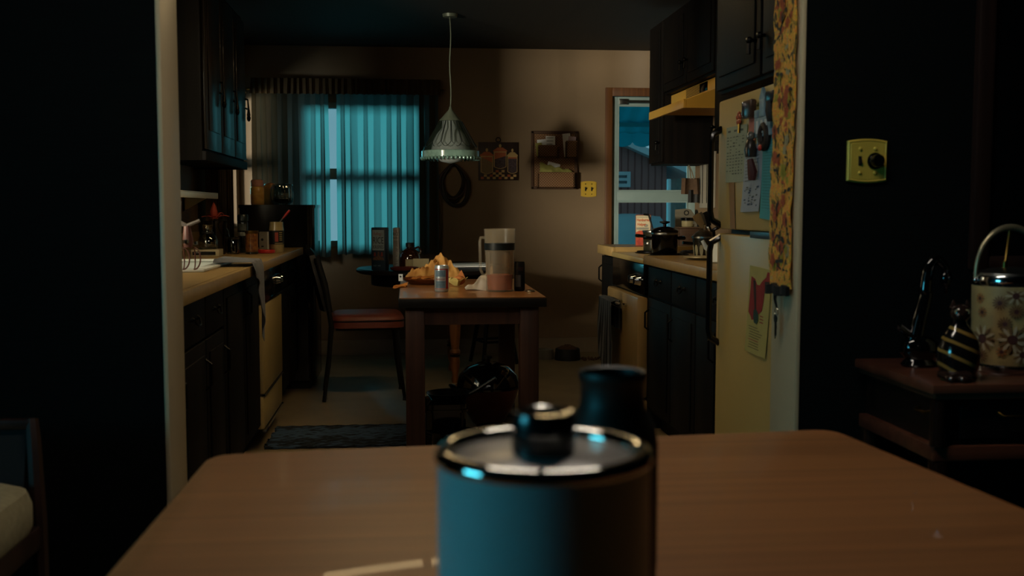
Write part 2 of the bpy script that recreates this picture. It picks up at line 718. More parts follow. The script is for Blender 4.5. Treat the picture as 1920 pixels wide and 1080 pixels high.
def window(name, axis, p0, p1, h, rail=None, fw=.045, mt=None, bars=1):
    """Frame, meeting rail and panes in a wall hole h = (lo, hi, z0, z1)."""
    a, b, z0, z1 = h
    q = (p0 + p1) / 2
    m = MB()
    rail = rail or (z0 + z1) / 2

    def bx(u0, u1, w0, w1, t=.035):
        if axis == 'y':
            m.box((u0, q - t, w0), (u1, q + t, w1), bev=.004)
        else:
            m.box((q - t, u0, w0), (q + t, u1, w1), bev=.004)
    bx(a, a + fw, z0, z1)
    bx(b - fw, b, z0, z1)
    bx(a + fw, b - fw, z0, z0 + fw)
    bx(a + fw, b - fw, z1 - fw, z1)
    bx(a + fw, b - fw, rail - .042, rail + .042)
    f = struct(name, m, mt or M_sash)
    g = MB()
    for (w0, w1) in ((z0 + fw, rail - .042), (rail + .042, z1 - fw)):
        if axis == 'y':
            g.add([(a + fw, q, w0), (b - fw, q, w0), (b - fw, q, w1), (a + fw, q, w1)], [(0, 1, 2, 3)])
        else:
            g.add([(q, a + fw, w0), (q, b - fw, w0), (q, b - fw, w1), (q, a + fw, w1)], [(0, 1, 2, 3)])
    struct('pane', g, M_pane, f, recalc=False)
    return f


window('window_1', 'y', YW + .01, YW + .10, W1, rail=PY(660, 326, YW).z)
window('window_2', 'x', XL - .11, XL - .03, W2)
window('window_3', 'x', XL - .11, XL - .03, W3)
window('window_4', 'x', DX0 - .11, DX0 - .03, W4)

# ---------------------------------------------------------------- back door: casing, storm door
M_case = wood('reddish_brown_door_casing', '#6d4526', '#54331c', 0.45, 'z')
m = MB()
cx0 = PY(1134, 300, YW).x
zt = PY(1180, 165, YW).z
m.box((cx0, YW - .022, 0), (D1[0] + .004, YW, zt), bev=.004)
m.box((D1[0] + .004, YW - .022, D1[3] - .004), (D1[1] - .004, YW, zt), bev=.004)
m.box((D1[1] - .004, YW - .022, 0), (D1[1] + .07, YW, zt), bev=.004)
struct('trim_3', m, M_case)

M_storm = mat('pale_blue_white_aluminium', '#93a7a6', 0.42, var=0.06)
m = MB()
d0, d1 = D1[0] + .006, D1[1] - .006
gx0, gx1 = PY(1158, 300, YW).x, PY(1291, 300, YW).x
zg = [PY(1200, v, YW).z for v in (197, 359, 377, 470)]
yd0, yd1 = YW + .015, YW + .055
m.box((d0, yd0, .01), (gx0, yd1, D1[3] - .006), bev=.003)
m.box((gx1, yd0, .01), (d1, yd1, D1[3] - .006), bev=.003)
m.box((gx0, yd0, zg[0]), (gx1, yd1, D1[3] - .006), bev=.003)
m.box((gx0, yd0, zg[2]), (gx1, yd1, zg[1]), bev=.003)
m.box((gx0, yd0, .01), (gx1, yd1, zg[3]), bev=.003)
door = struct('door_1', m, M_storm)
m = MB()
for z0, z1 in ((zg[1], zg[0]), (zg[3], zg[2])):
    m.add([(gx0, YW + .035, z0), (gx1, YW + .035, z0), (gx1, YW + .035, z1), (gx0, YW + .035, z1)], [(0, 1, 2, 3)])
struct('pane', m, M_pane, door, recalc=False)
m = MB()
t = .012
for z0, z1 in ((zg[1], zg[0]), (zg[3], zg[2])):
    for a, b in (((gx0, z0), (gx0 + t, z1)), ((gx1 - t, z0), (gx1, z1)), ((gx0 + t, z0), (gx1 - t, z0 + t)), ((gx0 + t, z1 - t), (gx1 - t, z1))):
        m.box((a[0], yd0 - .006, a[1]), (b[0], yd0 + .002, b[1]))
struct('inner_frame', m, M_storm, door)
m = MB()
zc = D1[3] - .045
m.tube([(d0 + .10, YW + .0, zc), (d0 + .62, YW + .0, zc)], .013, 10)
m.box((d0 + .055, YW - .012, zc - .022), (d0 + .12, YW + .012, zc + .022), bev=.003)
struct('door_closer', m, M_steel, door)

# ---------------------------------------------------------------- outside the door
M_snow = mat('grey_snow_ground', '#7d9398', 0.9, var=0.15, scale=(2, 2, 2))
M_barn = stripes('faded_red_barn_boards', '#6e3f3a', '#94625c', 'x', 3.2, 0.5, 0.85, 0.12, 0.1)
M_trimw = mat('weathered_white_trim', '#a9bcc0', 0.7, var=0.1)
single('ground', 'snowy grey yard outside the back door', 'ground', MB().box((-9, YW + .12, -.35), (16, 34, -.25)), M_snow, kind='structure', loc=(0, 0, 0))

b = Thing('barn', 'faded red wooden barn standing in the yard beyond the back door', 'barn')
yb = 15.0
pl = PY(1140, 262, yb)
pr = PY(1226, 301, yb)
sl = (pr.z - pl.z) / (pr.x - pl.x)
xe = PY(1250, 300, yb).x
x0 = pl.x - 1.4
zr = lambda x: pl.z + sl * (x - pl.x)
m = MB()
m.prism([(x0, -.3), (xe, -.3), (xe, zr(xe)), (x0, zr(x0))], (0, yb, 0), X, Z, (0, 3.0, 0))
b.part('wall', m, M_barn)
m = MB()
m.prism([(x0, zr(x0)), (xe + .35, zr(xe + .35)), (xe + .35, zr(xe + .35) + .10), (x0, zr(x0) + .10)], (0, yb - .25, 0), X, Z, (0, 3.5, 0))
b.part('roof', m, M_trimw)
m = MB()
wz0, wz1 = PY(1168, 351, yb).z, PY(1168, 322, yb).z
wx0, wx1 = PY(1146, 340, yb).x, PY(1181, 340, yb).x
for a, c in (((wx0, wz0), (wx0 + .05, wz1)), ((wx1 - .05, wz0), (wx1, wz1)), ((wx0 + .05, wz0), (wx1 - .05, wz0 + .05)), ((wx0 + .05, wz1 - .05), (wx1 - .05, wz1)), ((wx0 + .05, (wz0 + wz1) / 2 - .02), (wx1 - .05, (wz0 + wz1) / 2 + .02))):
    m.box((a[0], yb - .05, a[1]), (c[0], yb + .01, c[1]))
wf = b.part('window_frame', m, M_trimw)
b.part('window_glass', MB().box((wx0 + .05, yb - .012, wz0 + .05), (wx1 - .05, yb - .004, wz1 - .05)), mat('dim_barn_glass', '#4a5a62', 0.2), wf)
b.done()

m = MB()
pp = PY(1252, 450, 12.5)
m.box((pp.x - .022, 12.45, -.28), (pp.x + .022, 12.50, 1.5), bev=.01)
single('yard_post', 'pale painted post in the yard right of the barn', 'post', m, M_trimw)

m = MB()
q0, q1 = PY(1246, 325, 19), PY(1290, 308, 19)
m.box((q0.x, 19, q0.z), (q1.x + 1.0, 20.5, q1.z), bev=.03)
m.box((q0.x + .25, 19.1, -.26), (q1.x + .9, 20.4, q0.z), bev=.01)
single('garden_shed', 'pale shed with white eave far behind the yard post', 'shed', m, [mat('greenish_shed_paint', '#56706c', 0.8)])

m = MB()
for k in range(9):
    m.ball((PY(1256 + k * 9, 400, 17).x, 17 + random.uniform(-.3, .3), .2 + random.uniform(0, .2)), (.35, .35, .45), 0, 10, 7)
single('hedge', 'dark low hedge far right of the yard post', 'hedge', m, mat('winter_hedge', '#3f5a56', 0.9, var=0.5, scale=(12, 12, 12), bump=0.6))

# unseen slab added outside the sink window, blocks sky light and its reflections
struct('added_sky_blocker', MB().box((-4.3, 2.9, -.3), (-4.1, 7.4, 4.5)), mat('grey_brown_blocker', '#4a443c', .8))

# fence boards / snow bank low in the door glass
m = MB()
f0, f1 = PY(1120, 404, 13.5), PY(1248, 404, 13.5)
m.grid(40, 6, lambda u, v: (f0.x - 2.5 + (f1.x - f0.x + 2.5) * u, 13.0 + 1.2 * v, -.27 + (f0.z + .27 + .02 * math.sin(u * 23)) * math.sin(min(1, v * 1.6) * PI / 2)), 0)
single('snow_bank', 'pale blue snow bank piled against the barn foot', 'snow bank', m, M_snow, recalc=False)

# metal awning over the back door
aw = Thing('door_awning', 'blue green ribbed awning over the back door outside', 'awning')
M_awn = cloth_mat('teal_fibreglass', '#3fb2c0', '#2f98a6', 0.55, (3, 3, 3))
ya, yc = YW + .16, YW + 1.30
za, zb = 2.45, PY(1190, 250, yc).z
xa0, xa1 = PY(1130, 250, yc).x - .1, PY(1330, 250, yc).x + .3
m = MB()
nr = 40
m.grid(nr, 6, lambda u, v: (xa0 + (xa1 - xa0) * u, ya + (yc - ya) * v, za + (zb - za) * v + (.012 if int(u * nr) % 4 < 2 else 0)), thick=.004)
aw.part('panel', m, M_awn)
m = MB()
for v in (.25, .55, .85):
    m.box((xa0, ya + (yc - ya) * v - .02, za + (zb - za) * v - .045), (xa1, ya + (yc - ya) * v + .02, za + (zb - za) * v - .01))
aw.part('batten', m, M_awn)
m = MB()
sw = .19
n = int((xa1 - xa0) / sw) + 1
for k in range(n):
    c = xa0 + k * sw
    poly = [(0, 0), (sw, 0), (sw, -.10)] + [(sw - .02 - (sw - .04) * i / 8.0, -.125 - .02 * math.sin(PI * i / 8.0)) for i in range(9)] + [(0, -.10)]
    m.prism(poly, (c, yc, zb + .02), X, Z, (0, .012, 0))
aw.part('scalloped_edge', m, M_awn)
aw.done()
# ================================================================ CABINETS
FL = -0.68                     # left counter front
FR = 1.207                     # right counter front


def bail(m, c, out, along, w=.085, drop=.022):
    """Bail pull: two rosettes and a drooping bail. out: away from the face."""
    c, out, along = Vector(c), Vector(out), Vector(along)
    for s in (-1, 1):
        p = c + along * (s * w / 2)
        m.tube([p + out * .0005, p + out * .006, p + out * .012], [.011, .009, .005], 8)
    pts = []
    for k in range(9):
        t = -1 + k / 4
        pts.append(c + along * (t * w / 2) + out * (.012 + .010 * (1 - t * t)) - Z * (drop * (1 - t ** 4)))
    m.tube(pts, .0035, 6)
    return m


def raised_front(m, xf, s, y0, y1, z0, z1, t=.018, inset=.045):
    """A framed front on the plane x = xf, facing s."""
    m.box((xf, y0, z0), (xf + s * t, y1, z1), bev=.003)
    if y1 - y0 > .16 and z1 - z0 > .16:
        m.box((xf + s * t, y0 + inset, z0 + inset), (xf + s * (t + .007), y1 - inset, z1 - inset), bev=.005)
    return m


def base_unit(label, xf, s, xw, y0, y1, drawers=1, doors=1, group=None, top=.872, pull='bail', toe=.08, hollow=False):
    """Base cabinet with its face at xf looking along s, back against xw."""
    t = Thing('base_cabinet', label, 'cabinet', group)
    m = MB()
    xb = xw + s * .003
    ft = .022
    if drawers:
        m.box((xf - s * ft, y0, .10), (xb, y1, top))
    else:                      # open-topped carcass round the sink
        m.box((xf - s * ft, y0, .10), (xf - s * .045, y1, top))
        m.box((xf - s * ft, y0, .10), (xb, y0 + .016, top if not hollow else .70))
        m.box((xf - s * ft, y1 - .016, .10), (xb, y1, top if not hollow else .70))
        m.box((xf - s * ft, y0, .10), (xb, y1, .12))
        m.box((xb + s * .01, y0, .10), (xb, y1, top if not hollow else .70))
    m.box((xf - s * toe, y0, 0), (xb, y1, .10))
    t.part('body', m, M_cab)
    x0 = xf - s * ft
    zd = top - .165
    n = max(drawers, 1)
    if drawers:
        for k in range(drawers):
            a, b = y0 + (y1 - y0) * k / n + .006, y0 + (y1 - y0) * (k + 1) / n - .006
            d = t.part('drawer', raised_front(MB(), x0, s, a, b, zd, top - .018), M_cab)
            t.part('handle', bail(MB(), (x0 + s * .019, (a + b) / 2, (zd + top - .018) / 2 + .012), (s, 0, 0), (0, 1, 0)), M_iron, d)
        zt = zd - .012
    else:
        zt = top - .018
    for k in range(doors):
        a, b = y0 + (y1 - y0) * k / doors + .006, y0 + (y1 - y0) * (k + 1) / doors - .006
        d = t.part('door', raised_front(MB(), x0, s, a, b, .125, zt), M_cab)
        yh = b - .05 if k % 2 == 0 else a + .05
        t.part('handle', MB().tube([(x0 + s * .026, yh, zt - .06), (x0 + s * .045, yh, zt - .075), (x0 + s * .045, yh, zt - .15), (x0 + s * .026, yh, zt - .165)], .005, 6), M_iron, d)
    t.done()
    return t


# left run
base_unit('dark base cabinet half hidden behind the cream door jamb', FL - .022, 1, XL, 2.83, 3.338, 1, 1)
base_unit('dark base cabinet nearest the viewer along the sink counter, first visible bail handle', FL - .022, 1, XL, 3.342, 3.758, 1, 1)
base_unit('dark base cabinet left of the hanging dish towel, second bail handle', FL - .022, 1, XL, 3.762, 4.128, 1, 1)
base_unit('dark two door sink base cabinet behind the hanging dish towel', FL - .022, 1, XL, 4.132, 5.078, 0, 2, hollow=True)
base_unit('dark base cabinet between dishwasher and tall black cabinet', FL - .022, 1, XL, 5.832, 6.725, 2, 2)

# dishwasher
t = Thing('dishwasher', 'built-in dishwasher with black control panel and tan front panel', 'dishwasher')
y0, y1 = 5.085, 5.825
t.part('body', MB().box((FL - .045, y0, .09), (XL + .02, y1, .870)), M_blackm)
t.part('toe_panel', MB().box((FL - .10, y0, 0), (XL + .02, y1, .09)), M_blackm)
m = MB()
m.box((FL - .045, y0 + .004, .70), (FL - .005, y1 - .004, .868), bev=.008)
cp = t.part('control_panel', m, M_black)
m = MB()
m.box((FL - .005, y0 + .30, .845), (FL - .0005, y1 - .03, .853))
m.box((FL - .005, y0 + .30, .708), (FL - .0005, y1 - .03, .715))
t.part('chrome_strip', m, M_chrome, cp)
for k in range(2):
    yk = y0 + .52 + k * .10
    m = MB().tube([(FL - .006, yk, .785), (FL + .006, yk, .785), (FL + .016, yk, .785)], [.026, .022, .019], 14)
    t.part('dial', m, M_chrome, cp)
m = MB()
m.box((FL - .045, y0 + .004, .27), (FL - .008, y1 - .004, .695), bev=.006)
t.part('front_panel', m, M_tanen, label='tan dishwasher front panel')
m = MB()
m.box((FL - .045, y0 + .004, .10), (FL - .012, y1 - .004, .26), bev=.006)
t.part('kick_panel', m, M_tanen)
m = MB()
m.box((FL - .02, y0 + .004, .261), (FL - .005, y1 - .004, .269))
m.box((FL - .02, y0 + .004, .09), (FL - .005, y1 - .004, .099))
t.part('metal_strip', m, M_chrome)
t.done()

# left countertop with a sink hole
ZC = .91
S0, S1 = 4.17, 4.98            # sink opening along the wall
SX0, SX1 = XL + .10, FL - .13
m = MB()
zt = .874
for a, b in (((XL + .003, 2.80), (FL + .0, S0)), ((XL + .003, S1), (FL, 6.735)), ((XL + .003, S0), (SX0, S1)), ((SX1, S0), (FL, S1))):
    m.box((a[0], a[1], zt), (b[0], b[1], ZC))
m.box((FL, 2.80, zt - .008), (FL + .022, 6.735, ZC), bev=.004)
single('countertop', 'tan laminate countertop along the left wall around the sink', 'countertop', m, M_counter)

single('backsplash', 'low tan backsplash strip behind the jars on the left counter', 'backsplash', MB().box((XL + .003, 5.15, ZC + .0005), (XL + .018, 6.70, ZC + .10), bev=.003), M_counter)

t = Thing('sink', 'white enamel kitchen sink set in the left countertop', 'sink')
m = MB()
rim = .03
for a, b in (((SX0 - rim, S0 - rim), (SX1 + rim, S0 + .02)), ((SX0 - rim, S1 - .02), (SX1 + rim, S1 + rim)), ((SX0 - rim, S0), (SX0 + .02, S1)), ((SX1 - .02, S0), (SX1 + rim, S1))):
    m.box((a[0], a[1], ZC + .0005), (b[0], b[1], ZC + .012), bev=.004)
t.part('rim', m, M_white)
m = MB()
m.box((SX0 + .004, S0 + .004, ZC - .17), (SX1 - .004, S1 - .004, ZC - .165))
for a, b in (((SX0 + .004, S0 + .004), (SX1 - .004, S0 + .01)), ((SX0 + .004, S1 - .01), (SX1 - .004, S1 - .004)), ((SX0 + .004, S0 + .004), (SX0 + .01, S1 - .004)), ((SX1 - .01, S0 + .004), (SX1 - .004, S1 - .004))):
    m.box((a[0], a[1], ZC - .17), (b[0], b[1], ZC))
t.part('basin', m, M_white)
t.done()

# left upper cabinet: three doors
t = Thing('upper_cabinet', 'dark three door wall cabinet above the left counter', 'cabinet')
UX = -.98
u0, u1, zb = 5.33, 6.66, 1.388
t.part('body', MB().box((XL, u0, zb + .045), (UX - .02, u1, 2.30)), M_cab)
m = MB()
m.box((UX - .022, u0, zb), (UX, u1, zb + .045), bev=.003)
m.box((XL, u0, zb), (UX - .022, u0 + .02, zb + .045))
m.box((XL, u1 - .02, zb), (UX - .022, u1, zb + .045))
m.box((XL, u0 + .02, zb + .015), (UX - .022, u1 - .02, zb + .03))
t.part('light_rail', m, M_cab)
M_door = wood('glossy_dark_door', '#241b14', '#120d0a', 0.33, 'z', bump=0.02, coat=0.15)
for k in range(3):
    a, b = u0 + .03 + k * .43, u0 + .03 + (k + 1) * .43 - .02
    m = MB()
    m.box((UX - .02, a, zb + .055), (UX, b, 2.27), bev=.003)
    m.box((UX, a + .055, zb + .15), (UX + .006, b - .055, 2.18), bev=.004)
    d = t.part('door', m, M_door)
    hy = b - .04
    m = MB()
    zh = 1.80
    m.box((UX, hy - .02, zh - .03), (UX + .004, hy + .02, zh + .05), bev=.0015)
    m.tube([(UX + .004, hy, zh + .01), (UX + .022, hy, zh + .005)], .005, 8)
    m.tube([(UX + .020, hy, zh + .005), (UX + .024, hy, zh - .05), (UX + .024, hy, zh - .09)], [.004, .006, .0115], 8)
    m.ball((UX + .024, hy, zh - .105), (.012, .012, .02), 0, 8, 6)
    m.box((UX + .006, hy - .03, zh - .052), (UX + .016, hy + .03, zh - .044), bev=.002)
    t.part('pull', m, M_iron, d)
t.done()

# white wall shelf left of the cabinet end
t = Thing('wall_shelf', 'white wall shelf under the left wall cabinet above the jars', 'shelf')
sx = -1.10
p = PX(409, 364, sx)
t.part('board', MB().box((XL, 4.9, p.z), (sx, p.y, p.z + .006), bev=.002), M_white)
m = MB()
m.box((sx - .008, 4.9, p.z - .028), (sx, p.y, p.z), bev=.002)
t.part('front_lip', m, M_white)
m = MB()
m.box((XL, p.y - .012, p.z - .10), (XL + .012, p.y, p.z))
m.prism([(0, 0), (.18, 0), (0, -.10)], (XL, p.y - .012, p.z), X, Z, (0, .012, 0))
t.part('bracket', m, M_white)
t.done()

# tall black cabinet past the counter end
t = Thing('stove_cabinet', 'tall glossy black cabinet past the end of the left counter', 'cabinet')
tp = PY(588, 384, 6.78)
bx0, bx1 = PY(446, 384, 6.78).x, tp.x
m = MB()
m.prism(rounded(bx1 - bx0, .50, .055, 6, (bx0 + bx1) / 2, 6.78 + .25), (0, 0, .06), X, Y, (0, 0, tp.z - .06 - .02), smooth=True)
t.part('body', m, M_black)
m = MB()
m.prism(rounded(bx1 - bx0 + .012, .512, .06, 6, (bx0 + bx1) / 2, 6.78 + .25), (0, 0, tp.z - .02), X, Y, (0, 0, .02), smooth=True)
t.part('top', m, M_black)
m = MB()
m.box((bx0 + .04, 6.84, 0), (bx1 - .04, 7.22, .06))
t.part('plinth', m, M_blackm)
t.done()
TOPB = tp.z

# ---------------------------------------------------------------- right run
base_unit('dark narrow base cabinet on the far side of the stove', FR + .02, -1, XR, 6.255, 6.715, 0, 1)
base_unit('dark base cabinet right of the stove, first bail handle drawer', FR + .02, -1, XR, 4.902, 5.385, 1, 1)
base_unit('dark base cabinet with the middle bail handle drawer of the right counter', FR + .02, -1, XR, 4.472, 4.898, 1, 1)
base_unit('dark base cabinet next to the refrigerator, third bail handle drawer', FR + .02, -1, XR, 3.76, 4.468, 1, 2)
m = MB()
m.box((FR + .02, 3.75, .874), (XR, 5.392, ZC))
m.box((FR, 3.75, .866), (FR + .02, 5.392, ZC), bev=.004)
single('countertop', 'tan laminate countertop between refrigerator and stove', 'countertop', m, M_counter)
m = MB()
m.box((FR + .02, 6.252, .874), (XR, 6.74, ZC + .012))
m.box((FR, 6.252, .866), (FR + .02, 6.74, ZC + .012), bev=.004)
m.box((XR - .0, 6.74 - .001, .874), (XR - .02, 6.741, .9))
single('countertop', 'short tan countertop piece on the far side of the stove', 'countertop', m, M_counter)

# stove
t = Thing('stove', 'tan kitchen stove with black control band, oven door and towel bar', 'stove')
y0, y1 = 5.40, 6.245
ZS = .895
t.part('body', MB().box((FR + .03, y0, .05), (XR - .01, y1, ZS - .03)), M_blackm)
m = MB()
m.box((FR - .002, y0, ZS - .03), (XR - .01, y1, ZS), bev=.006)
t.part('cooktop', m, M_tanen)
m = MB()
m.box((FR + .004, y0 + .004, .70), (FR + .03, y1 - .004, ZS - .032), bev=.004)
cp = t.part('control_band', m, M_black)
for k, yk in enumerate((y0 + .09, y0 + .22)):
    m = MB().tube([(FR + .004, yk, .775), (FR - .012, yk, .775), (FR - .028, yk, .775)], [.030, .024, .021], 16)
    m.box((FR - .034, yk - .004, .755), (FR - .027, yk + .004, .795))
    t.part('knob', m, M_chrome, cp)
m = MB()
m.box((FR - .028, y0 + .006, .16), (FR + .03, y1 - .006, .692), bev=.012)
od = t.part('oven_door', m, mat('tan_oven_enamel', '#9c8052', 0.32, var=0.06), label='tan oven door')
m = MB()
zh = .628
m.tube([(FR - .070, y0 + .22, zh), (FR - .070, y1 - .02, zh)], .014, 12)
for yy in (y0 + .27, y1 - .06):
    m.tube([(FR - .028, yy, zh), (FR - .068, yy, zh)], .010, 8)
t.part('towel_bar', m, M_chrome, od)
m = MB()
m.box((FR - .02, y0 + .006, .05), (FR + .03, y1 - .006, .15), bev=.008)
dr = t.part('warming_drawer', m, mat('tan_drawer_enamel', '#9c8052', 0.32, var=0.06))
t.part('plinth', MB().box((FR + .06, y0 + .01, 0), (XR - .02, y1 - .01, .05)), M_blackm)
for (bx, by, br) in ((1.40, 5.62, .10), (1.40, 6.02, .085), (1.68, 5.62, .085), (1.68, 6.02, .10)):
    m = MB()
    for rr in (br, br * .72, br * .42):
        m.tube([(bx + rr * math.cos(a), by + rr * math.sin(a), ZS + .008) for a in [2 * PI * i / 24 for i in range(24)]], .006, 6, closed=True)
    m.lathe([(br + .012, .0005), (br + .018, .004), (br + .012, .006)], (bx, by, ZS), 24)
    t.part('burner', m, M_iron)
t.done()

# range hood
HX = 1.42
zl = CAM_H + .365 * HX
t = Thing('range_hood', 'mustard yellow range hood with louvred vent over the stove', 'range hood')
hy0, hy1 = 5.44, 6.235
M_hood = mat('mustard_enamel', '#dcae50', 0.4, var=0.05, scale=(3, 3, 3))
m = MB()
zt2 = zl + .045
hxv = 1.595
zv = CAM_H + .427 * hxv
zvb = CAM_H + .388 * hxv
m.box((HX, hy0, zl), (HX + .02, hy1, zt2), bev=.002)
m.prism([(HX + .02, zt2), (hxv, zvb), (XR, zvb), (XR, zl + .03), (HX + .02, zl + .03)], (0, hy0, 0), X, Z, (0, hy1 - hy0, 0))
m.prism([(HX + .02, zl), (XR, zl), (XR, zvb), (hxv, zvb), (HX + .02, zt2)], (0, hy0 - .001, 0), X, Z, (0, .012, 0))
t.part('canopy', m, M_hood)
m = MB()
m.box((hxv, hy0, zvb + .0005), (XR, 6.40, zv), bev=.002)
vb = t.part('vent_box', m, M_hood)
m = MB()
q0, q1 = PX(1287, 172, hxv), PX(1312, 160, hxv)
zq = (zv + zvb) / 2
for k in range(7):
    zz = zq - .022 + k * .0075
    m.box((hxv - .002, q1.y, zz), (hxv + .001, q0.y, zz + .0032))
t.part('louvre', m, M_blackm, vb)
q2, q3 = PX(1313, 160, hxv), PX(1327, 160, hxv)
t.part('switch_panel', MB().box((hxv - .004, q3.y, zq - .022), (hxv + .001, q2.y, zq + .026), bev=.001), M_black, vb)
t.done()

# upper cabinets on the right wall
UR = 1.54


def wall_unit(label, y0, y1, z0, z1, xf=UR, doors=1, s=-1):
    t = Thing('wall_cabinet', label, 'cabinet')
    t.part('body', MB().box((xf - s * .02, y0, z0), (XR, y1, z1)), M_cab)
    for k in range(doors):
        a, b = y0 + (y1 - y0) * k / doors + .012, y0 + (y1 - y0) * (k + 1) / doors - .012
        d = t.part('door', raised_front(MB(), xf + .02, s, a, b, z0 + .012, z1 - .012), M_cab)
        yh = b - .04 if k % 2 == 0 and doors > 1 else a + .04
        m = MB()
        zh = z0 + .13
        m.tube([(xf + .002, yh, zh), (xf - .02, yh, zh)], .006, 8)
        m.ball((xf - .022, yh, zh), .012, 0, 8, 6)
        m.tube([(xf - .022, yh, zh), (xf - .024, yh, zh - .045)], [.004, .008], 8)
        t.part('pull', m, M_iron, d)
    t.done()


wall_unit('dark wall cabinet left of the range hood, hanging lowest', 6.41, 6.77, PY(1240, 308, 6.5).z, 2.30)
wall_unit('dark wall cabinet directly above the range hood', 5.31, 6.405, zv + .004, 2.30, doors=2)
wall_unit('deep dark cabinet above the refrigerator', 2.88, 3.91, 1.575, 2.30, xf=1.14, doors=2)
wall_unit('dark wall cabinet squeezed between range hood and refrigerator cabinet', 3.92, 5.30, 1.43, 2.30, doors=3)

# ---------------------------------------------------------------- refrigerator
t = Thing('refrigerator', 'almond two door refrigerator covered with papers and magnets', 'refrigerator')
RX = 1.10
ry0, ry1, RZ = 2.92, 3.72, 1.532
zs = PX(1400, 437, RX).z
M_fr = mat('almond_refrigerator_enamel', '#b89f63', 0.36, var=0.07, scale=(3, 3, 3), bump=0.02, bscale=(120, 120, 120))
t.part('cabinet', MB().box((RX + .065, ry0 + .005, .04), (XR - .03, ry1 - .005, RZ - .004), bev=.008), M_fr)
t.part('gasket', MB().box((RX + .05, ry0 + .008, .12), (RX + .066, ry1 - .008, RZ - .012)), M_blackm)
fd = t.part('freezer_door', MB().box((RX, ry0, zs + .008), (RX + .05, ry1, RZ), bev=.009), M_fr)
md = t.part('main_door', MB().box((RX, ry0, .115), (RX + .05, ry1, zs - .008), bev=.009), M_fr)
t.part('kick_grille', MB().box((RX + .04, ry0 + .01, .005), (RX + .068, ry1 - .01, .11), bev=.003), M_blackm)
for (par, a, b) in ((fd, zs + .02, zs + .36), (md, zs - .40, zs - .02)):
    m = MB()
    yh = ry1 - .035
    m.tube([(RX + .004, yh, a), (RX - .03, yh, a + .02), (RX - .036, yh, a + .05), (RX - .036, yh, b - .05), (RX - .03, yh, b - .02), (RX + .004, yh, b)], [.012, .012, .011, .011, .012, .012], 8)
    t.part('door_handle', m, M_black, par)
m = MB()
m.box((RX - .004, ry0 + .015, zs - .014), (RX + .02, ry0 + .42, zs + .0065), bev=.002)
t.part('trim_strip', m, mat('blue_grey_trim', '#4a5a63', 0.35, 0.5), md)
for (xx, yy) in ((RX + .1, ry0 + .06), (RX + .1, ry1 - .06), (XR - .1, ry0 + .06), (XR - .1, ry1 - .06)):
    t.part('foot', MB().lathe([(0, 0), (.022, 0), (.018, .042), (0, .042)], (xx, yy, 0), 10), M_blackm)
t.done()
# ================================================================ CURTAINS
M_curt = cloth_mat('loose_woven_curtain_cloth', '#4a4133', '#352e25', 0.5, (90, 90, 25), tcol='#8f9a94')
M_lined = cloth_mat('lined_brown_curtain_cloth', '#5d4a34', '#3f3224', 0.10, (70, 70, 20))


def pleats(a, b, z0, z1, depth, n, seed, axis='x', base=0.0, omega=.35, flare=.0, nv=14, top_gather=.4):
    """Hanging gathered cloth between a and b along AXIS at distance BASE."""
    rnd = random.Random(seed)
    ph = [rnd.uniform(-.9, .9) for _ in range(n + 3)]
    am = [rnd.uniform(.45, 1.15) for _ in range(n + 3)]
    drift = [rnd.uniform(-.5, .5) for _ in range(n + 3)]

    def smooth(arr, q):
        i = int(q)
        f = q - i
        f = f * f * (3 - 2 * f)
        return arr[i] * (1 - f) + arr[min(i + 1, len(arr) - 1)] * f

    def fn(u, v):
        q = u * n
        k = smooth(am, q) * (top_gather + (1 - top_gather) * min(1, (1 - v) * 2.2 + .0))
        th = 2 * PI * q + smooth(ph, q) + smooth(drift, q) * (1 - v) * 1.2
        d = depth * k * math.sin(th)
        w = (b - a) / n
        s = a + (b - a) * u + omega * w * k * math.sin(2 * th) * .5
        s += flare * (u - .5) * (1 - v) ** 2
        z = z0 + (z1 - z0) * v + (.006 * math.sin(th) if v < .01 else 0)
        return (s, base + d, z) if axis == 'x' else (base + d, s, z)
    m = MB()
    m.grid(n * 16, nv, fn)
    return m


YC = YW - .10
zr = PY(650, 172, YC).z
zt = PY(650, 158, YC).z
zh = PY(560, 482, YC).z
t = Thing('window_curtain', 'brown curtain panels glowing teal before the back window, parted once', 'curtain')
la, lb = PY(475, 300, YC).x, PY(615, 300, YC).x
ra, rb = PY(633, 300, YC).x, PY(822, 300, YC).x
t.part('left_panel', pleats(la, lb, zh, zr, .036, 7, 3, base=YC, omega=.30), M_curt, recalc=False)
t.part('right_panel', pleats(ra, rb, zh + .02, zr, .036, 9, 8, base=YC, omega=.30), M_curt, recalc=False)
m = pleats(la - .01, rb + .01, zr - .02, zt + .04, .022, 30, 5, base=YC - .02, nv=5, top_gather=1)
t.part('gathered_heading', m, M_lined, recalc=False)
m = MB()
m.tube([(la - .04, YC, zr + .015), ((la + rb) / 2, YC, zr - .005), (rb + .04, YC, zr + .03)], .009, 8)
for xx, dz in ((la - .04, .015), (rb + .04, .03)):
    m.tube([(xx, YC, zr + dz), (xx, YW - .001, zr + dz)], .008, 8)
t.part('rod', m, M_brassy)
t.done()

t = Thing('window_curtain', 'dark brown curtain at the left wall window above the jars', 'curtain')
XC = XL + .075
t.part('panel', pleats(6.70, 7.52, .93, 2.02, .030, 9, 21, axis='y', base=XC), M_lined, recalc=False)
t.part('rod', MB().tube([(XC, 6.68, 2.03), (XC, 8.30, 2.03)], .008, 8), M_brassy)
t.done()

# ================================================================ BACK WALL PIECES
YWf = YW - .001
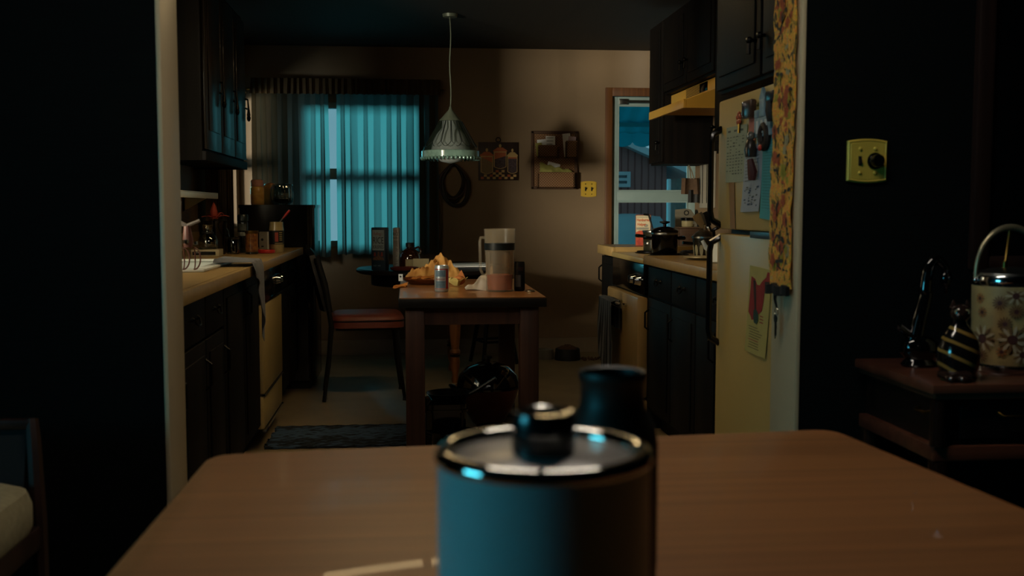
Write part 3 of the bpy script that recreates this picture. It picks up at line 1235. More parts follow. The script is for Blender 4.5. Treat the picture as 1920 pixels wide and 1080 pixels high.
# canister plaque
t = Thing('wall_plaque', 'dark kitchen plaque with three painted storage jars over checks', 'wall plaque')
p0, p1 = PY(897, 338, YWf), PY(971, 267, YWf)
W_, H_ = p1.x - p0.x, p1.z - p0.z
M_plq = wood('dark_red_brown_board', '#33201a', '#231512', 0.5, 'z')
M_cr, M_or, M_bn, M_dk = mat('cream_paint', '#c2a36c', .6), mat('orange_paint', '#b3603a', .6), mat('brown_paint', '#8b7452', .6, var=.4, scale=(160, 160, 160)), mat('dark_bean_paint', '#241a20', .6, var=.6, scale=(200, 200, 200), col2='#57464e')
m = MB()
m.box((p0.x, YW - .018, p0.z), (p1.x, YWf, p1.z), bev=.002)
bd = t.part('board', m, M_plq)
yf = YW - .0185


def plq(u, v):
    return (p0.x + W_ * u, p0.z + H_ * v)


def jar_art(cu, vb, vt, wu, fill, fmat, k):
    m = MB()
    cx, zb = plq(cu, vb)
    ztop = plq(cu, vt)[1]
    w, h = W_ * wu, ztop - zb
    body = [(-w / 2, h * .70), (-w / 2, h * .08)] + [(-w / 2 + w * i / 8, h * .08 - h * .08 * math.sin(PI * i / 8)) for i in range(1, 8)] + [(w / 2, h * .08), (w / 2, h * .70)]
    m.prism(body, (cx, yf - .004, zb), X, Z, (0, .0045, 0), 0)
    e = .88
    inner = [(p[0] * e, h * .02 + p[1] * .94) for p in body]
    m.prism([(-w / 2 * e, h * .66), (-w / 2 * e, h * .08)] + inner[2:-2] + [(w / 2 * e, h * .08), (w / 2 * e, h * .66)], (cx, yf - .0055, zb), X, Z, (0, .0016, 0), 1)
    m.prism([(q[0], min(q[1], h * fill + k * q[0])) for q in inner], (cx, yf - .007, zb), X, Z, (0, .0016, 0), 2)
    m.prism([(-w * .55, h * .70), (w * .55, h * .70), (w * .55, h * .74), (w * .2, h * .86), (-w * .2, h * .86), (-w * .55, h * .74)], (cx, yf - .0065, zb), X, Z, (0, .0065, 0), 0 if k == 0 else 1)
    m.prism([(w * .1 * math.cos(a), h * .93 + h * .07 * math.sin(a)) for a in [2 * PI * i / 12 for i in range(12)]], (cx, yf - .0065, zb), X, Z, (0, .0065, 0), 0)
    t.part('painted_jar', m, [M_cr, M_or, fmat], bd)


jar_art(.21, .16, .84, .31, .55, M_bn, -.5)
jar_art(.545, .30, .95, .32, .45, M_dk, .3)
jar_art(.855, .17, .83, .25, .60, M_dk, 0)
m = MB()
for r in range(4):
    for c in range(12):
        if (r + c) % 2 == 0 and not (r > 1 and (c < 4 or c > 7)):
            a, b = plq(.06 + c * .0745, .03 + r * .06), plq(.06 + (c + 1) * .0745, .03 + (r + 1) * .06)
            m.box((a[0], yf - .002, a[1]), (b[0], yf + .0005, b[1]), (0 if (c + r // 2) % 3 else 1))
t.part('painted_checks', m, [M_cr, M_or], bd)
m = MB()
cx, cz = plq(.5, 1.06)
m.tube([(cx + .018 * math.cos(a), YW - .012, cz + .018 * math.sin(a)) for a in [2 * PI * i / 16 for i in range(16)]], .0035, 6, closed=True)
m.box((cx - .012, YW - .016, plq(0, 1)[1] - .012), (cx + .012, YW - .004, plq(0, 1)[1] + .006), bev=.002)
t.part('hanging_ring', m, M_iron)
t.done()

# wicker letter rack
M_wick = checks('brown_wicker_weave', '#99704a', '#63432b', (95, 95, 95), 0.7, 0.8)
M_wickd = mat('dark_wicker_edge', '#553a28', .7, var=.3, scale=(90, 90, 90), bump=.4)
t = Thing('letter_rack', 'brown wicker wall rack with three pockets of letters', 'letter rack')
p0, p1 = PY(996, 354, YWf), PY(1082, 247, YWf)
m = MB()
m.box((p0.x, YW - .02, p0.z), (p1.x, YWf, p1.z), bev=.003)
t.part('back_panel', m, M_wick)
m = MB()
for a, b in (((p0.x, p0.z), (p0.x + .018, p1.z)), ((p1.x - .018, p0.z), (p1.x, p1.z)), ((p0.x, p1.z - .018), (p1.x, p1.z)), ((p0.x, p0.z), (p1.x, p0.z + .018))):
    m.box((a[0] - .003, YW - .028, a[1] - .003), (b[0] + .003, YW - .004, b[1] + .003), bev=.006)
t.part('edge_binding', m, M_wickd)
RACK = []
for (a, b, c, d) in ((1007, 296, 1044, 275), (1058, 297, 1079, 267), (1006, 353, 1074, 325)):
    q0, q1 = PY(a, b, YWf), PY(c, d, YWf)
    m = MB()
    dd = .075
    m.box((q0.x, YW - .02 - dd, q0.z), (q1.x, YW - .02 - dd + .008, q1.z), bev=.002)
    m.box((q0.x, YW - .02 - dd, q0.z), (q0.x + .008, YW - .02, q1.z))
    m.box((q1.x - .008, YW - .02 - dd, q0.z), (q1.x, YW - .02, q1.z))
    m.box((q0.x, YW - .02 - dd, q0.z), (q1.x, YW - .02, q0.z + .008))
    m.tube([(q0.x, YW - .02 - dd + .004, q1.z), (q1.x, YW - .02 - dd + .004, q1.z)], .007, 6)
    t.part('pocket', m, M_wick)
    RACK.append((q0, q1))
t.done()


def sheet(name, label, cat, c, w, h, yaw=0, tilt=0, roll=0, mt=None, bend=.0, group=None, th=.0012, extra=None):
    """A standing sheet of paper centred on its lower edge at c, facing -Y."""
    m = MB()
    m.grid(8, 6, lambda u, v: ((u - .5) * w, bend * math.cos((u - .5) * 3) - tilt * v * h, v * h), thick=th)
    if extra:
        extra(m, w, h)
    M = Matrix.Translation(Vector(c)) @ Euler((0, roll, yaw)).to_matrix().to_4x4()
    m.xf(M)
    return single(name, label, cat, m, mt or M_paper, group)


def lines_on(rows, c0, mi=1, hh=.004):
    def ex(m, w, h):
        rnd = random.Random(int(w * 9999))
        for k in range(rows):
            z = h * (.9 - .8 * k / rows)
            L = w * rnd.uniform(.45, .8)
            m.box((-w * .4, -.0022, z), (-w * .4 + L, -.0018, z + hh), mi)
    return ex


M_pgrey = mat('pale_envelope_paper', '#f2f4f6', .8, var=.05)
M_ppink = mat('pink_grey_paper', '#c5abb0', .8, var=.05)
M_pgreen = mat('yellow_green_paper', '#a8a45a', .8, var=.12, scale=(20, 20, 20))
q0, q1 = RACK[0]
yb = YW - .055
sheet('envelope', 'white envelope standing tallest in the top left rack pocket', 'envelope', (PY(1032, 285, yb).x, yb, q0.z + .012), .075, PY(1032, 255, yb).z - q0.z - .012, mt=[M_pgrey, M_ink], extra=lines_on(5, 0))
sheet('envelope', 'shorter pale envelope left of the tallest one in the top left pocket', 'envelope', (PY(1019, 285, yb).x, yb + .015, q0.z + .012), .075, PY(1020, 261, yb).z - q0.z - .012, roll=-.10, mt=M_pgrey)
sheet('folded_note', 'small yellowish folded note leaning at the left of the top pocket', 'note', (PY(1012, 285, yb).x, yb - .012, q0.z + .012), .05, PY(1010, 268, yb).z - q0.z - .012, roll=-.12, mt=M_pgreen)
q0, q1 = RACK[1]
sheet('envelope', 'white envelope tilted in the small top right rack pocket', 'envelope', (PY(1066, 285, yb).x, yb + .012, q0.z + .012), .062, PY(1066, 250, yb).z - q0.z - .012, roll=-.10, mt=M_pgrey)
sheet('envelope', 'pinkish envelope in front of the white one in the right pocket', 'envelope', (PY(1069, 285, yb).x, yb - .012, q0.z + .012), .06, PY(1069, 256, yb).z - q0.z - .012, roll=.10, mt=M_ppink)
q0, q1 = RACK[2]
m = MB()
za, zb_ = q1.z - .05, PY(1010, 304, yb).z
m.grid(20, 8, lambda u, v: (q0.x + .02 + (q1.x - q0.x - .04) * u, yb + .012 * math.sin(v * 7 + u * 3), za + (zb_ - za) * v * (1 - .55 * u) + .006 * math.sin(u * 23)), thick=.012)
single('newspaper', 'rumpled yellow green newspaper in the wide bottom rack pocket', 'newspaper', m, M_pgreen)
sheet('letter', 'grey white letter corner rising behind the rumpled newspaper', 'letter', (PY(1033, 320, yb).x, yb + .028, q1.z - .04), .10, PY(1033, 304, yb).z - q1.z + .04, roll=.25, mt=M_pgrey)

# brass double switch plate on the back wall
M_plate = mat('bright_brass_plate', '#dcb444', 0.35, 0.2, var=0.1, scale=(9, 9, 9))


def plate_outline(w, h, bow=.06):
    pts = []
    for k in range(9):
        t = k / 8
        pts.append((w / 2 - w * t, h / 2 * (1 - bow * 2 * (1 - (1 - (2 * t - 1) ** 2)))))
    for k in range(9):
        t = k / 8
        pts.append((-w / 2 + w * t, -h / 2 * (1 - bow * 2 * (1 - (1 - (2 * t - 1) ** 2)))))
    return pts


t = Thing('light_switch', 'brass double light switch plate beside the back door', 'light switch')
c = PY(1103.5, 354.5, YWf)
w, h = PY(1118, 354, YWf).x - PY(1089, 354, YWf).x, PY(1103, 339, YWf).z - PY(1103, 369, YWf).z
m = MB()
m.prism(plate_outline(w, h), (c.x, YW - .005, c.z), X, Z, (0, .004, 0))
m.prism([(a * .86, b * .86) for a, b in plate_outline(w, h)], (c.x, YW - .008, c.z), X, Z, (0, .004, 0))
t.part('plate', m, M_plate)
for s in (-1, 1):
    m = MB()
    xx = c.x + s * w * .2
    m.box((xx - .006, YW - .0095, c.z - .016), (xx + .006, YW - .007, c.z + .016))
    m.prism([(-.004, -.006), (.004, -.006), (.004, .006), (-.004, .006)], (xx, YW - .022, c.z + .006), X, Z, (0, .014, -.006))
    t.part('toggle', m, M_blackm)
    for dz in (-1, 1):
        t.part('screw', MB().ball((xx, YW - .008, c.z + dz * h * .32), (.005, .0025, .005), 0, 8, 6), M_brassy)
t.done()

# coil of dark straps on a hook
t = Thing('strap_coil', 'coil of dark leather straps hanging on the wall below the lamp', 'straps')
M_lea = mat('dark_leather', '#1c120e', 0.55, var=.4, scale=(40, 40, 40))
M_lea2 = mat('red_brown_leather', '#3b1f1a', 0.5, var=.3)
hk = PY(850, 308, YWf)
rnd = random.Random(4)
sc = YW / F_PX
for k in range(8):
    m = MB()
    w_, h_ = rnd.uniform(17, 27) * sc, rnd.uniform(30, 41) * sc
    ox = rnd.uniform(-7, 7) * sc
    yy = YW - .014 - .008 * k
    pts = []
    for i in range(36):
        a = 2 * PI * i / 36
        pr = 1 - .5 * max(0, math.cos(a)) ** 2
        pts.append((hk.x + ox * (1 - math.cos(a)) / 2 + w_ * math.sin(a) * pr, yy + .003 * math.sin(3 * a), hk.z - h_ + h_ * math.cos(a)))
    m.tube(pts, .0085, 6, closed=True)
    t.part('strap', m, M_lea2 if k in (2, 6) else M_lea)
m = MB()
m.tube([(hk.x, YWf, hk.z + .01), (hk.x, YW - .085, hk.z + .005), (hk.x, YW - .09, hk.z + .025)], .006, 8)
m.box((hk.x - .012, YW - .008, hk.z - .02), (hk.x + .012, YWf, hk.z + .04), bev=.002)
t.part('hook', m, M_iron)
t.done()

# ================================================================ PENDANT LAMP
YLp = 6.95
lc = PY(845, 290, YLp)
px = YLp / F_PX
zz = lambda y: PY(845, y, YLp).z
t = Thing('pendant_lamp', 'green glass petal pendant lamp with frosted globe over the dark round table', 'lamp')
M_lg = mat('green_leaded_glass', '#26352c', 0.12, var=.2, trans=0.0, spec=.6)
lg = M_lg.node_tree
b = lg.nodes['Principled BSDF']
b.inputs['Alpha'].default_value = 0.42
M_lead = mat('dark_lead_came', '#1d231f', 0.4, .4)
M_globe = cloth_mat('frosted_globe_glass', '#c8cfcc', '#b5bdbb', 0.35, (20, 20, 20))
M_lcap = mat('grey_green_metal', '#5b6254', 0.4, .2)
z_r1, z_r0, z_t, z_c = zz(284), zz(300), zz(225), zz(206)
rb_, rt_ = 53 * px, 19 * px
c0 = (lc.x, YLp, 0)
m = MB()
m.lathe([(rt_, z_t), (rt_ + (rb_ - rt_) * .5, z_t + (z_r1 - z_t) * .47), (rb_, z_r1)], c0, 48)
sh = t.part('shade', m, M_lg)
m = MB()
npet = 14
prad = lambda z: rt_ + (rb_ - rt_) * (z_t - z) / (z_t - z_r1)
for k in range(npet):
    a0 = 2 * PI * k / npet
    hw = PI / npet * .9
    za, zb_ = z_t - .01, z_t + (z_r1 - z_t) * .72
    pts = []
    for i in range(6):
        z = za + (zb_ - za) * i / 5
        pts.append((a0 - hw, z))
    for i in range(1, 6):
        pts.append((a0 - hw + 2 * hw * i / 6, zb_ - .030 * math.sin(PI * i / 6)))
    for i in range(6):
        z = zb_ + (za - zb_) * i / 5
        pts.append((a0 + hw, z))
    m.tube([(lc.x + (prad(z) + .003) * math.cos(a), YLp + (prad(z) + .003) * math.sin(a), z) for a, z in pts], .0022, 5)
t.part('lead_line', m, M_lead, sh)
m = MB()
m.lathe([(rb_, z_r1 + .004), (rb_ + .006, z_r1), (rb_ + .006, z_r0 + .016), (rb_, z_r0 + .014), (rb_ - .002, z_r0 + .02), (rb_ - .002, z_r1)], c0, 56)
rg = t.part('gallery_ring', m, mat('teal_glass_band', '#6f8a80', 0.1, var=.3, scale=(30, 30, 30)))
m = MB()
for k in range(44):
    a = 2 * PI * k / 44
    m.ball((lc.x + (rb_ + .002) * math.cos(a), YLp + (rb_ + .002) * math.sin(a), z_r0 + .010), (.010, .010, .013), 0, 8, 6)
t.part('bead_fringe', m, mat('clear_green_beads', '#5c7a70', 0.08, var=.3), rg)
m = MB()
m.lathe([(rt_ + .006, z_t - .006), (rt_ + .004, z_t), (.012, z_c), (.007, z_c + .02), (0, z_c + .022)], c0, 32)
m.lathe([(rt_ + .006, z_t - .006), (rt_ - .004, z_t - .008), (0, z_t - .008)], c0, 32)
t.part('cap', m, M_lcap)
m = MB()
zg0, zg1 = zz(307), zz(240)
hg = zg1 - zg0
rg_ = 36 * px
m.lathe([(0, zg0), (rg_ * .5, zg0 + hg * .06), (rg_ * .85, zg0 + hg * .2), (rg_, zg0 + hg * .38), (rg_ * .93, zg0 + hg * .6), (rg_ * .72, zg0 + hg * .82), (rg_ * .45, zg1), (rg_ * .42, z_t - .008)], c0, 36)
t.part('globe', m, M_globe, recalc=False)
m = MB()
cord = [(lc.x + .004 * math.sin(k), YLp, z_c + .02 + (HC - .02 - z_c - .02) * k / 10) for k in range(11)]
m.tube(cord, .004, 6)
t.part('cord', m, M_lcap)
t.part('ceiling_rose', MB().lathe([(0, HC - .001), (.05, HC - .001), (.045, HC - .02), (0, HC - .022)], (lc.x, YLp, 0), 20), M_lcap)
t.done()

# ================================================================ PET BOWLS ON THE FLOOR
M_kib = mat('dry_pet_food', '#5a3d22', .9, var=.5, scale=(120, 120, 120), bump=.5)
c = PZ(1064, 674, 0)
t = Thing('pet_bowl', 'black pet bowl heaped with dry food by the back wall', 'pet bowl')
t.part('bowl', MB().lathe([(0, .006), (.075, .006), (.098, 0), (.100, .006), (.092, .085), (.086, .088), (.082, .06), (0, .055)], (0, 0, 0), 32), M_blackm)
m = MB()
m.lathe([(.084, .070), (.06, .098), (.03, .108), (0, .112)], (0, 0, 0), 20)
rnd = random.Random(2)
for k in range(60):
    a, r = rnd.uniform(0, 2 * PI), .08 * math.sqrt(rnd.random())
    m.ball((r * math.cos(a), r * math.sin(a), .112 - .04 * (r / .08) ** 2), (.008, .008, .006), 0, 6, 4)
fo = t.part('dry_food', m, M_kib)
fo['kind'] = 'stuff'
t.done((c.x, c.y, 0))
c2 = PZ(1020, 672, 0)
t = Thing('pet_bowl', 'grey water bowl with dark rim left of the heaped black bowl', 'pet bowl')
t.part('bowl', MB().lathe([(0, .006), (.06, .006), (.075, 0), (.078, .006), (.072, .07), (.066, .072), (.06, .02), (0, .018)], (0, 0, 0), 32), mat('grey_plastic_bowl', '#6a655a', .5))
t.part('water', MB().lathe([(0, .045), (.0625, .045)], (0, 0, 0), 24), mat('dark_water', '#10100e', .05), recalc=False)
t.done((c2.x, c2.y, 0))
m = MB()
for k in range(46):
    m.ball((c.x + .115 + .16 * rnd.random() ** 1.5, c.y - .09 + .16 * rnd.random(), .0065), (.009, .008, .0065), 0, 6, 4)
single('spilled_pet_food', 'dry pet food spilled on the floor round the black bowl', 'pet food', m, M_kib, kind='stuff')
# ================================================================ ISLAND TABLE
TZ = .76
ty0 = PZ(880, 558, TZ).y
tx0, tx1 = PZ(747, 558, TZ).x, PZ(1027, 558, TZ).x
ty1 = 5.90
M_tt = wood('red_brown_table_top', '#9a6a40', '#80552f', 0.30, 'x', bump=.02, coat=.2)
M_tl = wood('dark_brown_table_leg', '#4a2d1f', '#351f15', 0.5, 'z')
M_te = mat('black_edge_band', '#0d0b0a', .4)
t = Thing('work_table', 'brown work table with black edge in the middle of the kitchen', 'table')
m = MB()
m.box((tx0 + .004, ty0 + .004, TZ - .004), (tx1 - .004, ty1 - .004, TZ))
t.part('tabletop', m, M_tt)
m = MB()
m.box((tx0, ty0, TZ - .045), (tx1, ty1, TZ - .0042), bev=.002)
t.part('edge_band', m, M_te)
lx0, lx1 = tx0 + .03, PY(1010, 620, ty0 + .04).x
m = MB()
ap = .125
m.box((lx0 + .02, ty0 + .05, TZ - ap), (lx1 - .02, ty0 + .075, TZ - .046))
m.box((lx0 + .02, ty1 - .075, TZ - ap), (lx1 - .02, ty1 - .05, TZ - .046))
m.box((lx0 + .02, ty0 + .075, TZ - ap), (lx0 + .045, ty1 - .075, TZ - .046))
m.box((lx1 - .045, ty0 + .075, TZ - ap), (lx1 - .02, ty1 - .075, TZ - .046))
t.part('apron', m, M_tl)
for (a, b) in ((lx0, ty0 + .03), (lx1 - .085, ty0 + .03), (lx0, ty1 - .115), (lx1 - .085, ty1 - .115)):
    t.part('leg', MB().box((a, b, 0), (a + .085, b + .085, TZ - .046), bev=.005), M_tl)
t.done()

# rag rug
m = MB()
g0, g1 = PZ(496, 843, 0), PZ(790, 798, 0)
gx1 = PZ(800, 843, 0).x
rnd = random.Random(9)
ny = 26
nb = [rnd.uniform(-.01, .01) for _ in range(ny + 1)]
def rugf(u, v):
    x0 = g0.x + .012 * nb[int(v * ny)] * 60
    return (g0.x + nb[int(v * ny)] + (gx1 - g0.x) * u, g0.y + (g1.y - g0.y) * v, .009 + .003 * math.cos(v * ny * PI) + .0015 * math.sin(u * 60 + v * 40))
m.grid(40, ny * 2, rugf, thick=.009)
M_rug = stripes('dark_blue_rag_weave', '#0b131b', '#3c536c', 'y', 9, 5.0, .95, .5, .3)
single('rag_rug', 'dark blue striped rag rug on the floor left of the work table', 'rug', m, M_rug, recalc=False)

# ================================================================ ROUND TABLE + CHAIR + STOOL
M_dkw = wood('near_black_wood', '#17110d', '#0c0806', .6, 'x')
M_dkw.node_tree.nodes['Principled BSDF'].inputs['Specular IOR Level'].default_value = 0.2
M_turn = wood('turned_tan_wood', '#8a5a34', '#6f4526', .4, 'z')
RT = Vector((PY(815, 500, 7.25).x, 7.25, .75))
t = Thing('round_table', 'dark round dining table under the pendant lamp', 'table')
rr = .53
t.part('tabletop', MB().lathe([(0, -.032), (rr - .02, -.032), (rr, -.022), (rr, -.008), (rr - .008, 0), (0, 0)], RT, 56), M_dkw)
t.part('apron', MB().lathe([(rr - .12, -.11), (rr - .10, -.11), (rr - .10, -.033), (rr - .12, -.033), (rr - .12, -.11)], RT, 40), M_dkw)
legp = [(0, 0), (.022, 0), (.026, .02), (.018, .05), (.030, .10), (.033, .14), (.028, .17), (.034, .175), (.034, .19), (.026, .195), (.034, .20), (.034, .215), (.026, .225), (.036, .33), (.040, .42), (.034, .50), (.028, .56), (.040, .565), (.040, .60), (.036, .715), (0, .715)]
lx = PY(853, 660, 7.0).x
for (a, b) in ((lx, 6.98), (2 * RT.x - lx, 6.98), (lx, 7.52), (2 * RT.x - lx, 7.52)):
    m = MB().lathe(legp, (a, b, 0), 20, [0] * 7 + [1, 0, 1] + [0] * 10)
    t.part('turned_leg', m, [M_turn, M_dkw])
t.done()

M_vin = mat('dull_red_vinyl', '#7a4034', .5, var=.12, scale=(10, 10, 10))
M_vin2 = mat('dark_brown_vinyl', '#120e0c', .4)


def dinette_chair(label, loc, rotz):
    t = Thing('dinette_chair', label, 'chair')
    seat = MB()
    pts = rounded(.44, .43, .09, 6)
    seat.prism(pts, (0, 0, .44), X, Y, (0, 0, .02), 0)
    rows = []
    for (s, z) in ((1.0, .46), (1.0, .485), (.97, .505), (.88, .518), (.5, .524)):
        rows.append([(p[0] * s, p[1] * s, z) for p in pts])
    n = len(pts)
    vs = [v for r_ in rows for v in r_]
    fs = []
    for i in range(len(rows) - 1):
        for k in range(n):
            k2 = (k + 1) % n
            fs.append((i * n + k, i * n + k2, (i + 1) * n + k2, (i + 1) * n + k))
    fs.append(tuple((len(rows) - 1) * n + k for k in range(n)))
    seat.add(vs, fs, 0, True)
    sp = t.part('seat', seat, M_vin, label='dull red vinyl seat cushion')
    m = MB()
    m.tube([(p[0] * 1.005, p[1] * 1.005, .482) for p in pts], .004, 6, closed=True)
    t.part('piping', m, M_vin2, sp)
    fr = MB()
    fr.box((-.19, -.18, .425), (.19, .18, .44))
    t.part('seat_frame', fr, M_blackm)
    for s in (-1, 1):
        t.part('leg', MB().tube([(.17, s * .17, .43), (.19, s * .185, .2), (.215, s * .20, .012)], [.014, .0125, .010], 8), M_blackm)
        t.part('foot', MB().lathe([(0, 0), (.015, 0), (.013, .014), (0, .016)], (.215, s * .20, 0), 10), M_chrome, t.parts[-1])
        m = MB()
        m.tube([(-.265, s * .20, .004), (-.235, s * .19, .22), (-.215, s * .185, .45), (-.25, s * .19, .68), (-.30, s * .18, .86)], [.011, .013, .0145, .0145, .013], 8)
        t.part('leg', m, M_blackm)
    m = MB()
    nv = 8
    def bk(u, v):
        w = .185 - .03 * v * v
        return (-.222 - .03 * math.sin(u * PI) - .085 * v, -w + 2 * w * u, .55 + .33 * v + .035 * math.sin(u * PI) * v)
    m.grid(10, nv, bk, thick=.035)
    t.part('backrest', m, M_vin2, label='black padded backrest')
    t.done(loc, rotz)
    return t


cc = PZ(694, 603, .49)
dinette_chair('black dinette chair with dull red vinyl seat left of the work table', (cc.x - .03, 6.55, 0), R(4))

t = Thing('stool', 'dark stool with splayed legs behind the work table', 'stool')
t.part('seat', MB().lathe([(0, .43), (.15, .43), (.17, .44), (.17, .46), (.15, .475), (0, .478)], (0, 0, 0), 28), M_dkw)
for k in range(4):
    a = PI / 4 + k * PI / 2
    t.part('leg', MB().tube([(.10 * math.cos(a), .10 * math.sin(a), .435), (.19 * math.cos(a), .19 * math.sin(a), .002)], [.020, .014], 8), M_dkw)
m = MB()
for k in range(4):
    a, b = PI / 4 + k * PI / 2, PI / 4 + (k + 1) * PI / 2
    m.tube([(.155 * math.cos(a), .155 * math.sin(a), .17), (.155 * math.cos(b), .155 * math.sin(b), .17)], .009, 6)
t.part('stretcher', m, M_dkw)
sx_ = PY(930, 640, 7.5).x
t.done((max(sx_, RT.x + .45), 7.85, 0), .3)

# ================================================================ THINGS ON THE ROUND TABLE
ZR = .75
M_cblue = mat('dark_blue_carton', '#152a3c', .45, var=.1)
M_cfade = mat('faded_blue_print', '#8496a0', .5)
M_cred = mat('carton_red', '#7b2a24', .5)
M_cwht = mat('carton_white', '#aeb4b8', .6)
M_cbrn = mat('carton_food_brown', '#6b4a38', .6, var=.5, scale=(150, 150, 150))


def carton(name, label, w, d, h, parts, mats, loc, rotz):
    t = Thing(name, label, 'box')
    m = MB()
    m.box((-w / 2, -d / 2, 0), (w / 2, d / 2, h), bev=.002)
    bx = t.part('carton', m, mats[0])
    m = MB()
    parts(m, w, d, h)
    t.part('printed_front', m, mats, bx)
    m = MB()
    m.box((-w / 2 + .004, -d / 2 + .004, h), (w / 2 - .004, -.001, h + .002))
    m.box((-w / 2 + .004, .001, h), (w / 2 - .004, d / 2 - .004, h + .0025))
    t.part('top_flap', m, mats[0], bx)
    t.done(loc, rotz)
    return t


def cereal_art(m, w, d, h):
    y = -d / 2 - .0006
    m.box((-w * .42, y, h * .47), (w * .42, y + .0006, h * .95), 1)
    m.text("Kellogg's", (0, y, h * .83), X, Z, h * .07, 2, depth=.0006, width=w * .6, align='CENTER')
    m.text('RICE', (0, y, h * .63), X, Z, h * .15, 4, depth=.0006, width=w * .74, align='CENTER')
    m.text('KRISPIES', (0, y, h * .51), X, Z, h * .08, 4, depth=.0006, width=w * .74, align='CENTER')
    m.prism([(-w * .42, h * .24), (w * .42, h * .24), (w * .36, h * .30), (0, h * .34), (-w * .36, h * .30)], (0, y, 0), X, Z, (0, .0005, 0), 5)
    for cx_, hh, c_ in ((-.25, .42, 2), (.02, .44, 5), (.25, .43, 2)):
        m.prism([(w * cx_ - w * .09, h * .33), (w * cx_ + w * .09, h * .33), (w * cx_ + w * .05, h * hh), (w * cx_ - w * .05, h * hh)], (0, y, 0), X, Z, (0, .0005, 0), c_)
    m.text('NET WT', (-w * .36, y, h * .09), X, Z, h * .035, 1, depth=.0006)


yb_ = 6.98
p = PY(713, 500, yb_)
hh = PY(713, 427, yb_).z - ZR
carton('cereal_box', 'dark blue rice cereal box on the left of the round table', .10, .055, hh, cereal_art, [M_cblue, M_cfade, M_cred, M_cwht, mat('dark_title_print', '#0c141b', .5), M_cbrn], (p.x, yb_, ZR), R(-24))


def side_art(m, w, d, h):
    y = -d / 2 - .0006
    m.text('RICE', (0, y, h * .82), X, Z, h * .08, 1, depth=.0005, width=w * .84, align='CENTER')
    m.text('KRISPIES', (0, y, h * .74), X, Z, h * .05, 1, depth=.0005, width=w * .84, align='CENTER')
    m.text("Kellogg's", (0, y, h * .92), X, Z, h * .03, 2, depth=.0005, width=w * .6, align='CENTER')
    rnd = random.Random(5)
    for k in range(24):
        L = w * rnd.uniform(.4, .8)
        m.box((-w * .4, y, h * (.68 - .025 * k)), (-w * .4 + L, y + .0004, h * (.68 - .025 * k) + .003), 3)


p = PY(742.5, 498, 7.08)
carton('cereal_box', 'second cereal box showing its white printed side panel', .040, .16, PY(742, 428, 7.08).z - ZR, side_art, [M_cwht, M_ink, M_cred, mat('grey_small_print', '#6a7076', .7)], (p.x + .004, 7.17, ZR), R(-3))


def bottle(name, label, cat, prof, mats_body, loc, parts=(), seg=28, group=None):
    """parts: (part name, profile, material)"""
    t = Thing(name, label, cat, group)
    b = t.part('body', MB().lathe(prof, (0, 0, 0), seg), mats_body)
    for q in parts:
        if callable(q[1]):
            m = MB()
            q[1](m)
        else:
            m = MB().lathe(q[1], (0, 0, 0), seg)
        t.part(q[0], m, q[2], recalc=not (len(q) > 3 and q[3]))
    t.done(loc)
    return t


M_amber = mat('dark_amber_glass', '#2c1408', .06, var=.1, coat=.5)
yj = 7.0
p = PY(769, 500, yj)
k = yj / F_PX
bottle('syrup_jug', 'dark amber glass jug with pale paper label on the round table', 'jug',
       [(0, 0), (.062, 0), (.070, .008), (.0705, .075), (.066, .105), (.050, .125), (.026, .14), (.024, .15), (0, .152)], M_amber, (p.x, yj, ZR),
       [('cap', [(.022, .150), (.028, .150), (.028, .175), (.024, .178), (0, .178)], M_blackm),
        ('paper_label', lambda m: m.patch_cyl((0, 0), .0706, R(245), R(300), .022, .072, 0, 12, .0006), mat('buff_label', '#8d7f5e', .8, var=.2)),
        ('jug_handle', lambda m: m.tube([(.03, 0, .14), (.055, 0, .15), (.072, 0, .13), (.066, 0, .105)], .007, 8), M_amber)])
p = PY(789, 497, 6.9)
t = Thing('menu_card', 'folded cream card propped behind the dark bar beside the amber jug', 'card')
t.part('front_leaf', MB().prism([(-.052, 0), (.052, 0), (.052, .078), (-.052, .078)], (0, 0, 0), X, Vector((0, .18, 1)).normalized(), (0, .002, 0)), mat('cream_card', '#a09370', .8))
t.part('rear_leaf', MB().prism([(-.052, 0), (.052, 0), (.052, .078), (-.052, .078)], (0, .032, 0), X, Vector((0, -.18, 1)).normalized(), (0, .002, 0)), mat('cream_card_back', '#8f8360', .8))
t.done((p.x, 6.9, ZR), R(-10))
m = MB()
p = PY(768, 499, 6.82)
m.lathe([(0, 0), (.06, 0), (.085, .012), (.092, .028), (.088, .028), (.08, .016), (0, .006)], (0, 0, 0), 28)
single('saucer_dish', 'small dark red dish in front of the amber jug', 'dish', m, mat('dark_red_ceramic', '#4a1f18', .3), loc=(p.x - .035, 6.82, ZR))

# paper stack on the right of the round table
rnd = random.Random(14)
zc_ = ZR
c = PZ(868, 500, ZR)
for k, (lab, mt, th) in enumerate((('thick dark folder at the bottom of the paper pile on the round table', M_ink, .012), ('creased newspaper in the middle of the paper pile', M_pgrey, .008), ('white magazine on top of the paper pile on the round table', M_paper, .006))):
    m = MB()
    w, d = .30 - .02 * k, .22
    m.grid(10, 8, lambda u, v: ((u - .5) * w, (v - .5) * d, th + .002 * math.sin(u * 5 + k) * (u > .8)), thick=th)
    a = R((-4, 8, 14)[k])
    single(('folder', 'newspaper', 'magazine')[k], lab, ('folder', 'newspaper', 'magazine')[k], m, mt, loc=(c.x + .02 * k - .01, 7.10, zc_ + .0008), rotz=a, recalc=False)
    zc_ += th + .003
m = MB().lathe([(0, .0), (.05, 0), (.09, .010), (.115, .022), (.112, .025), (.085, .014), (0, .006)], (0, 0, 0), 32)
pp = PY(868, 491, 7.42)
single('plate', 'dark plate behind the paper pile on the round table', 'plate', m, mat('dark_plate_glaze', '#2c2618', .25), loc=(pp.x - .02, 7.45, ZR))

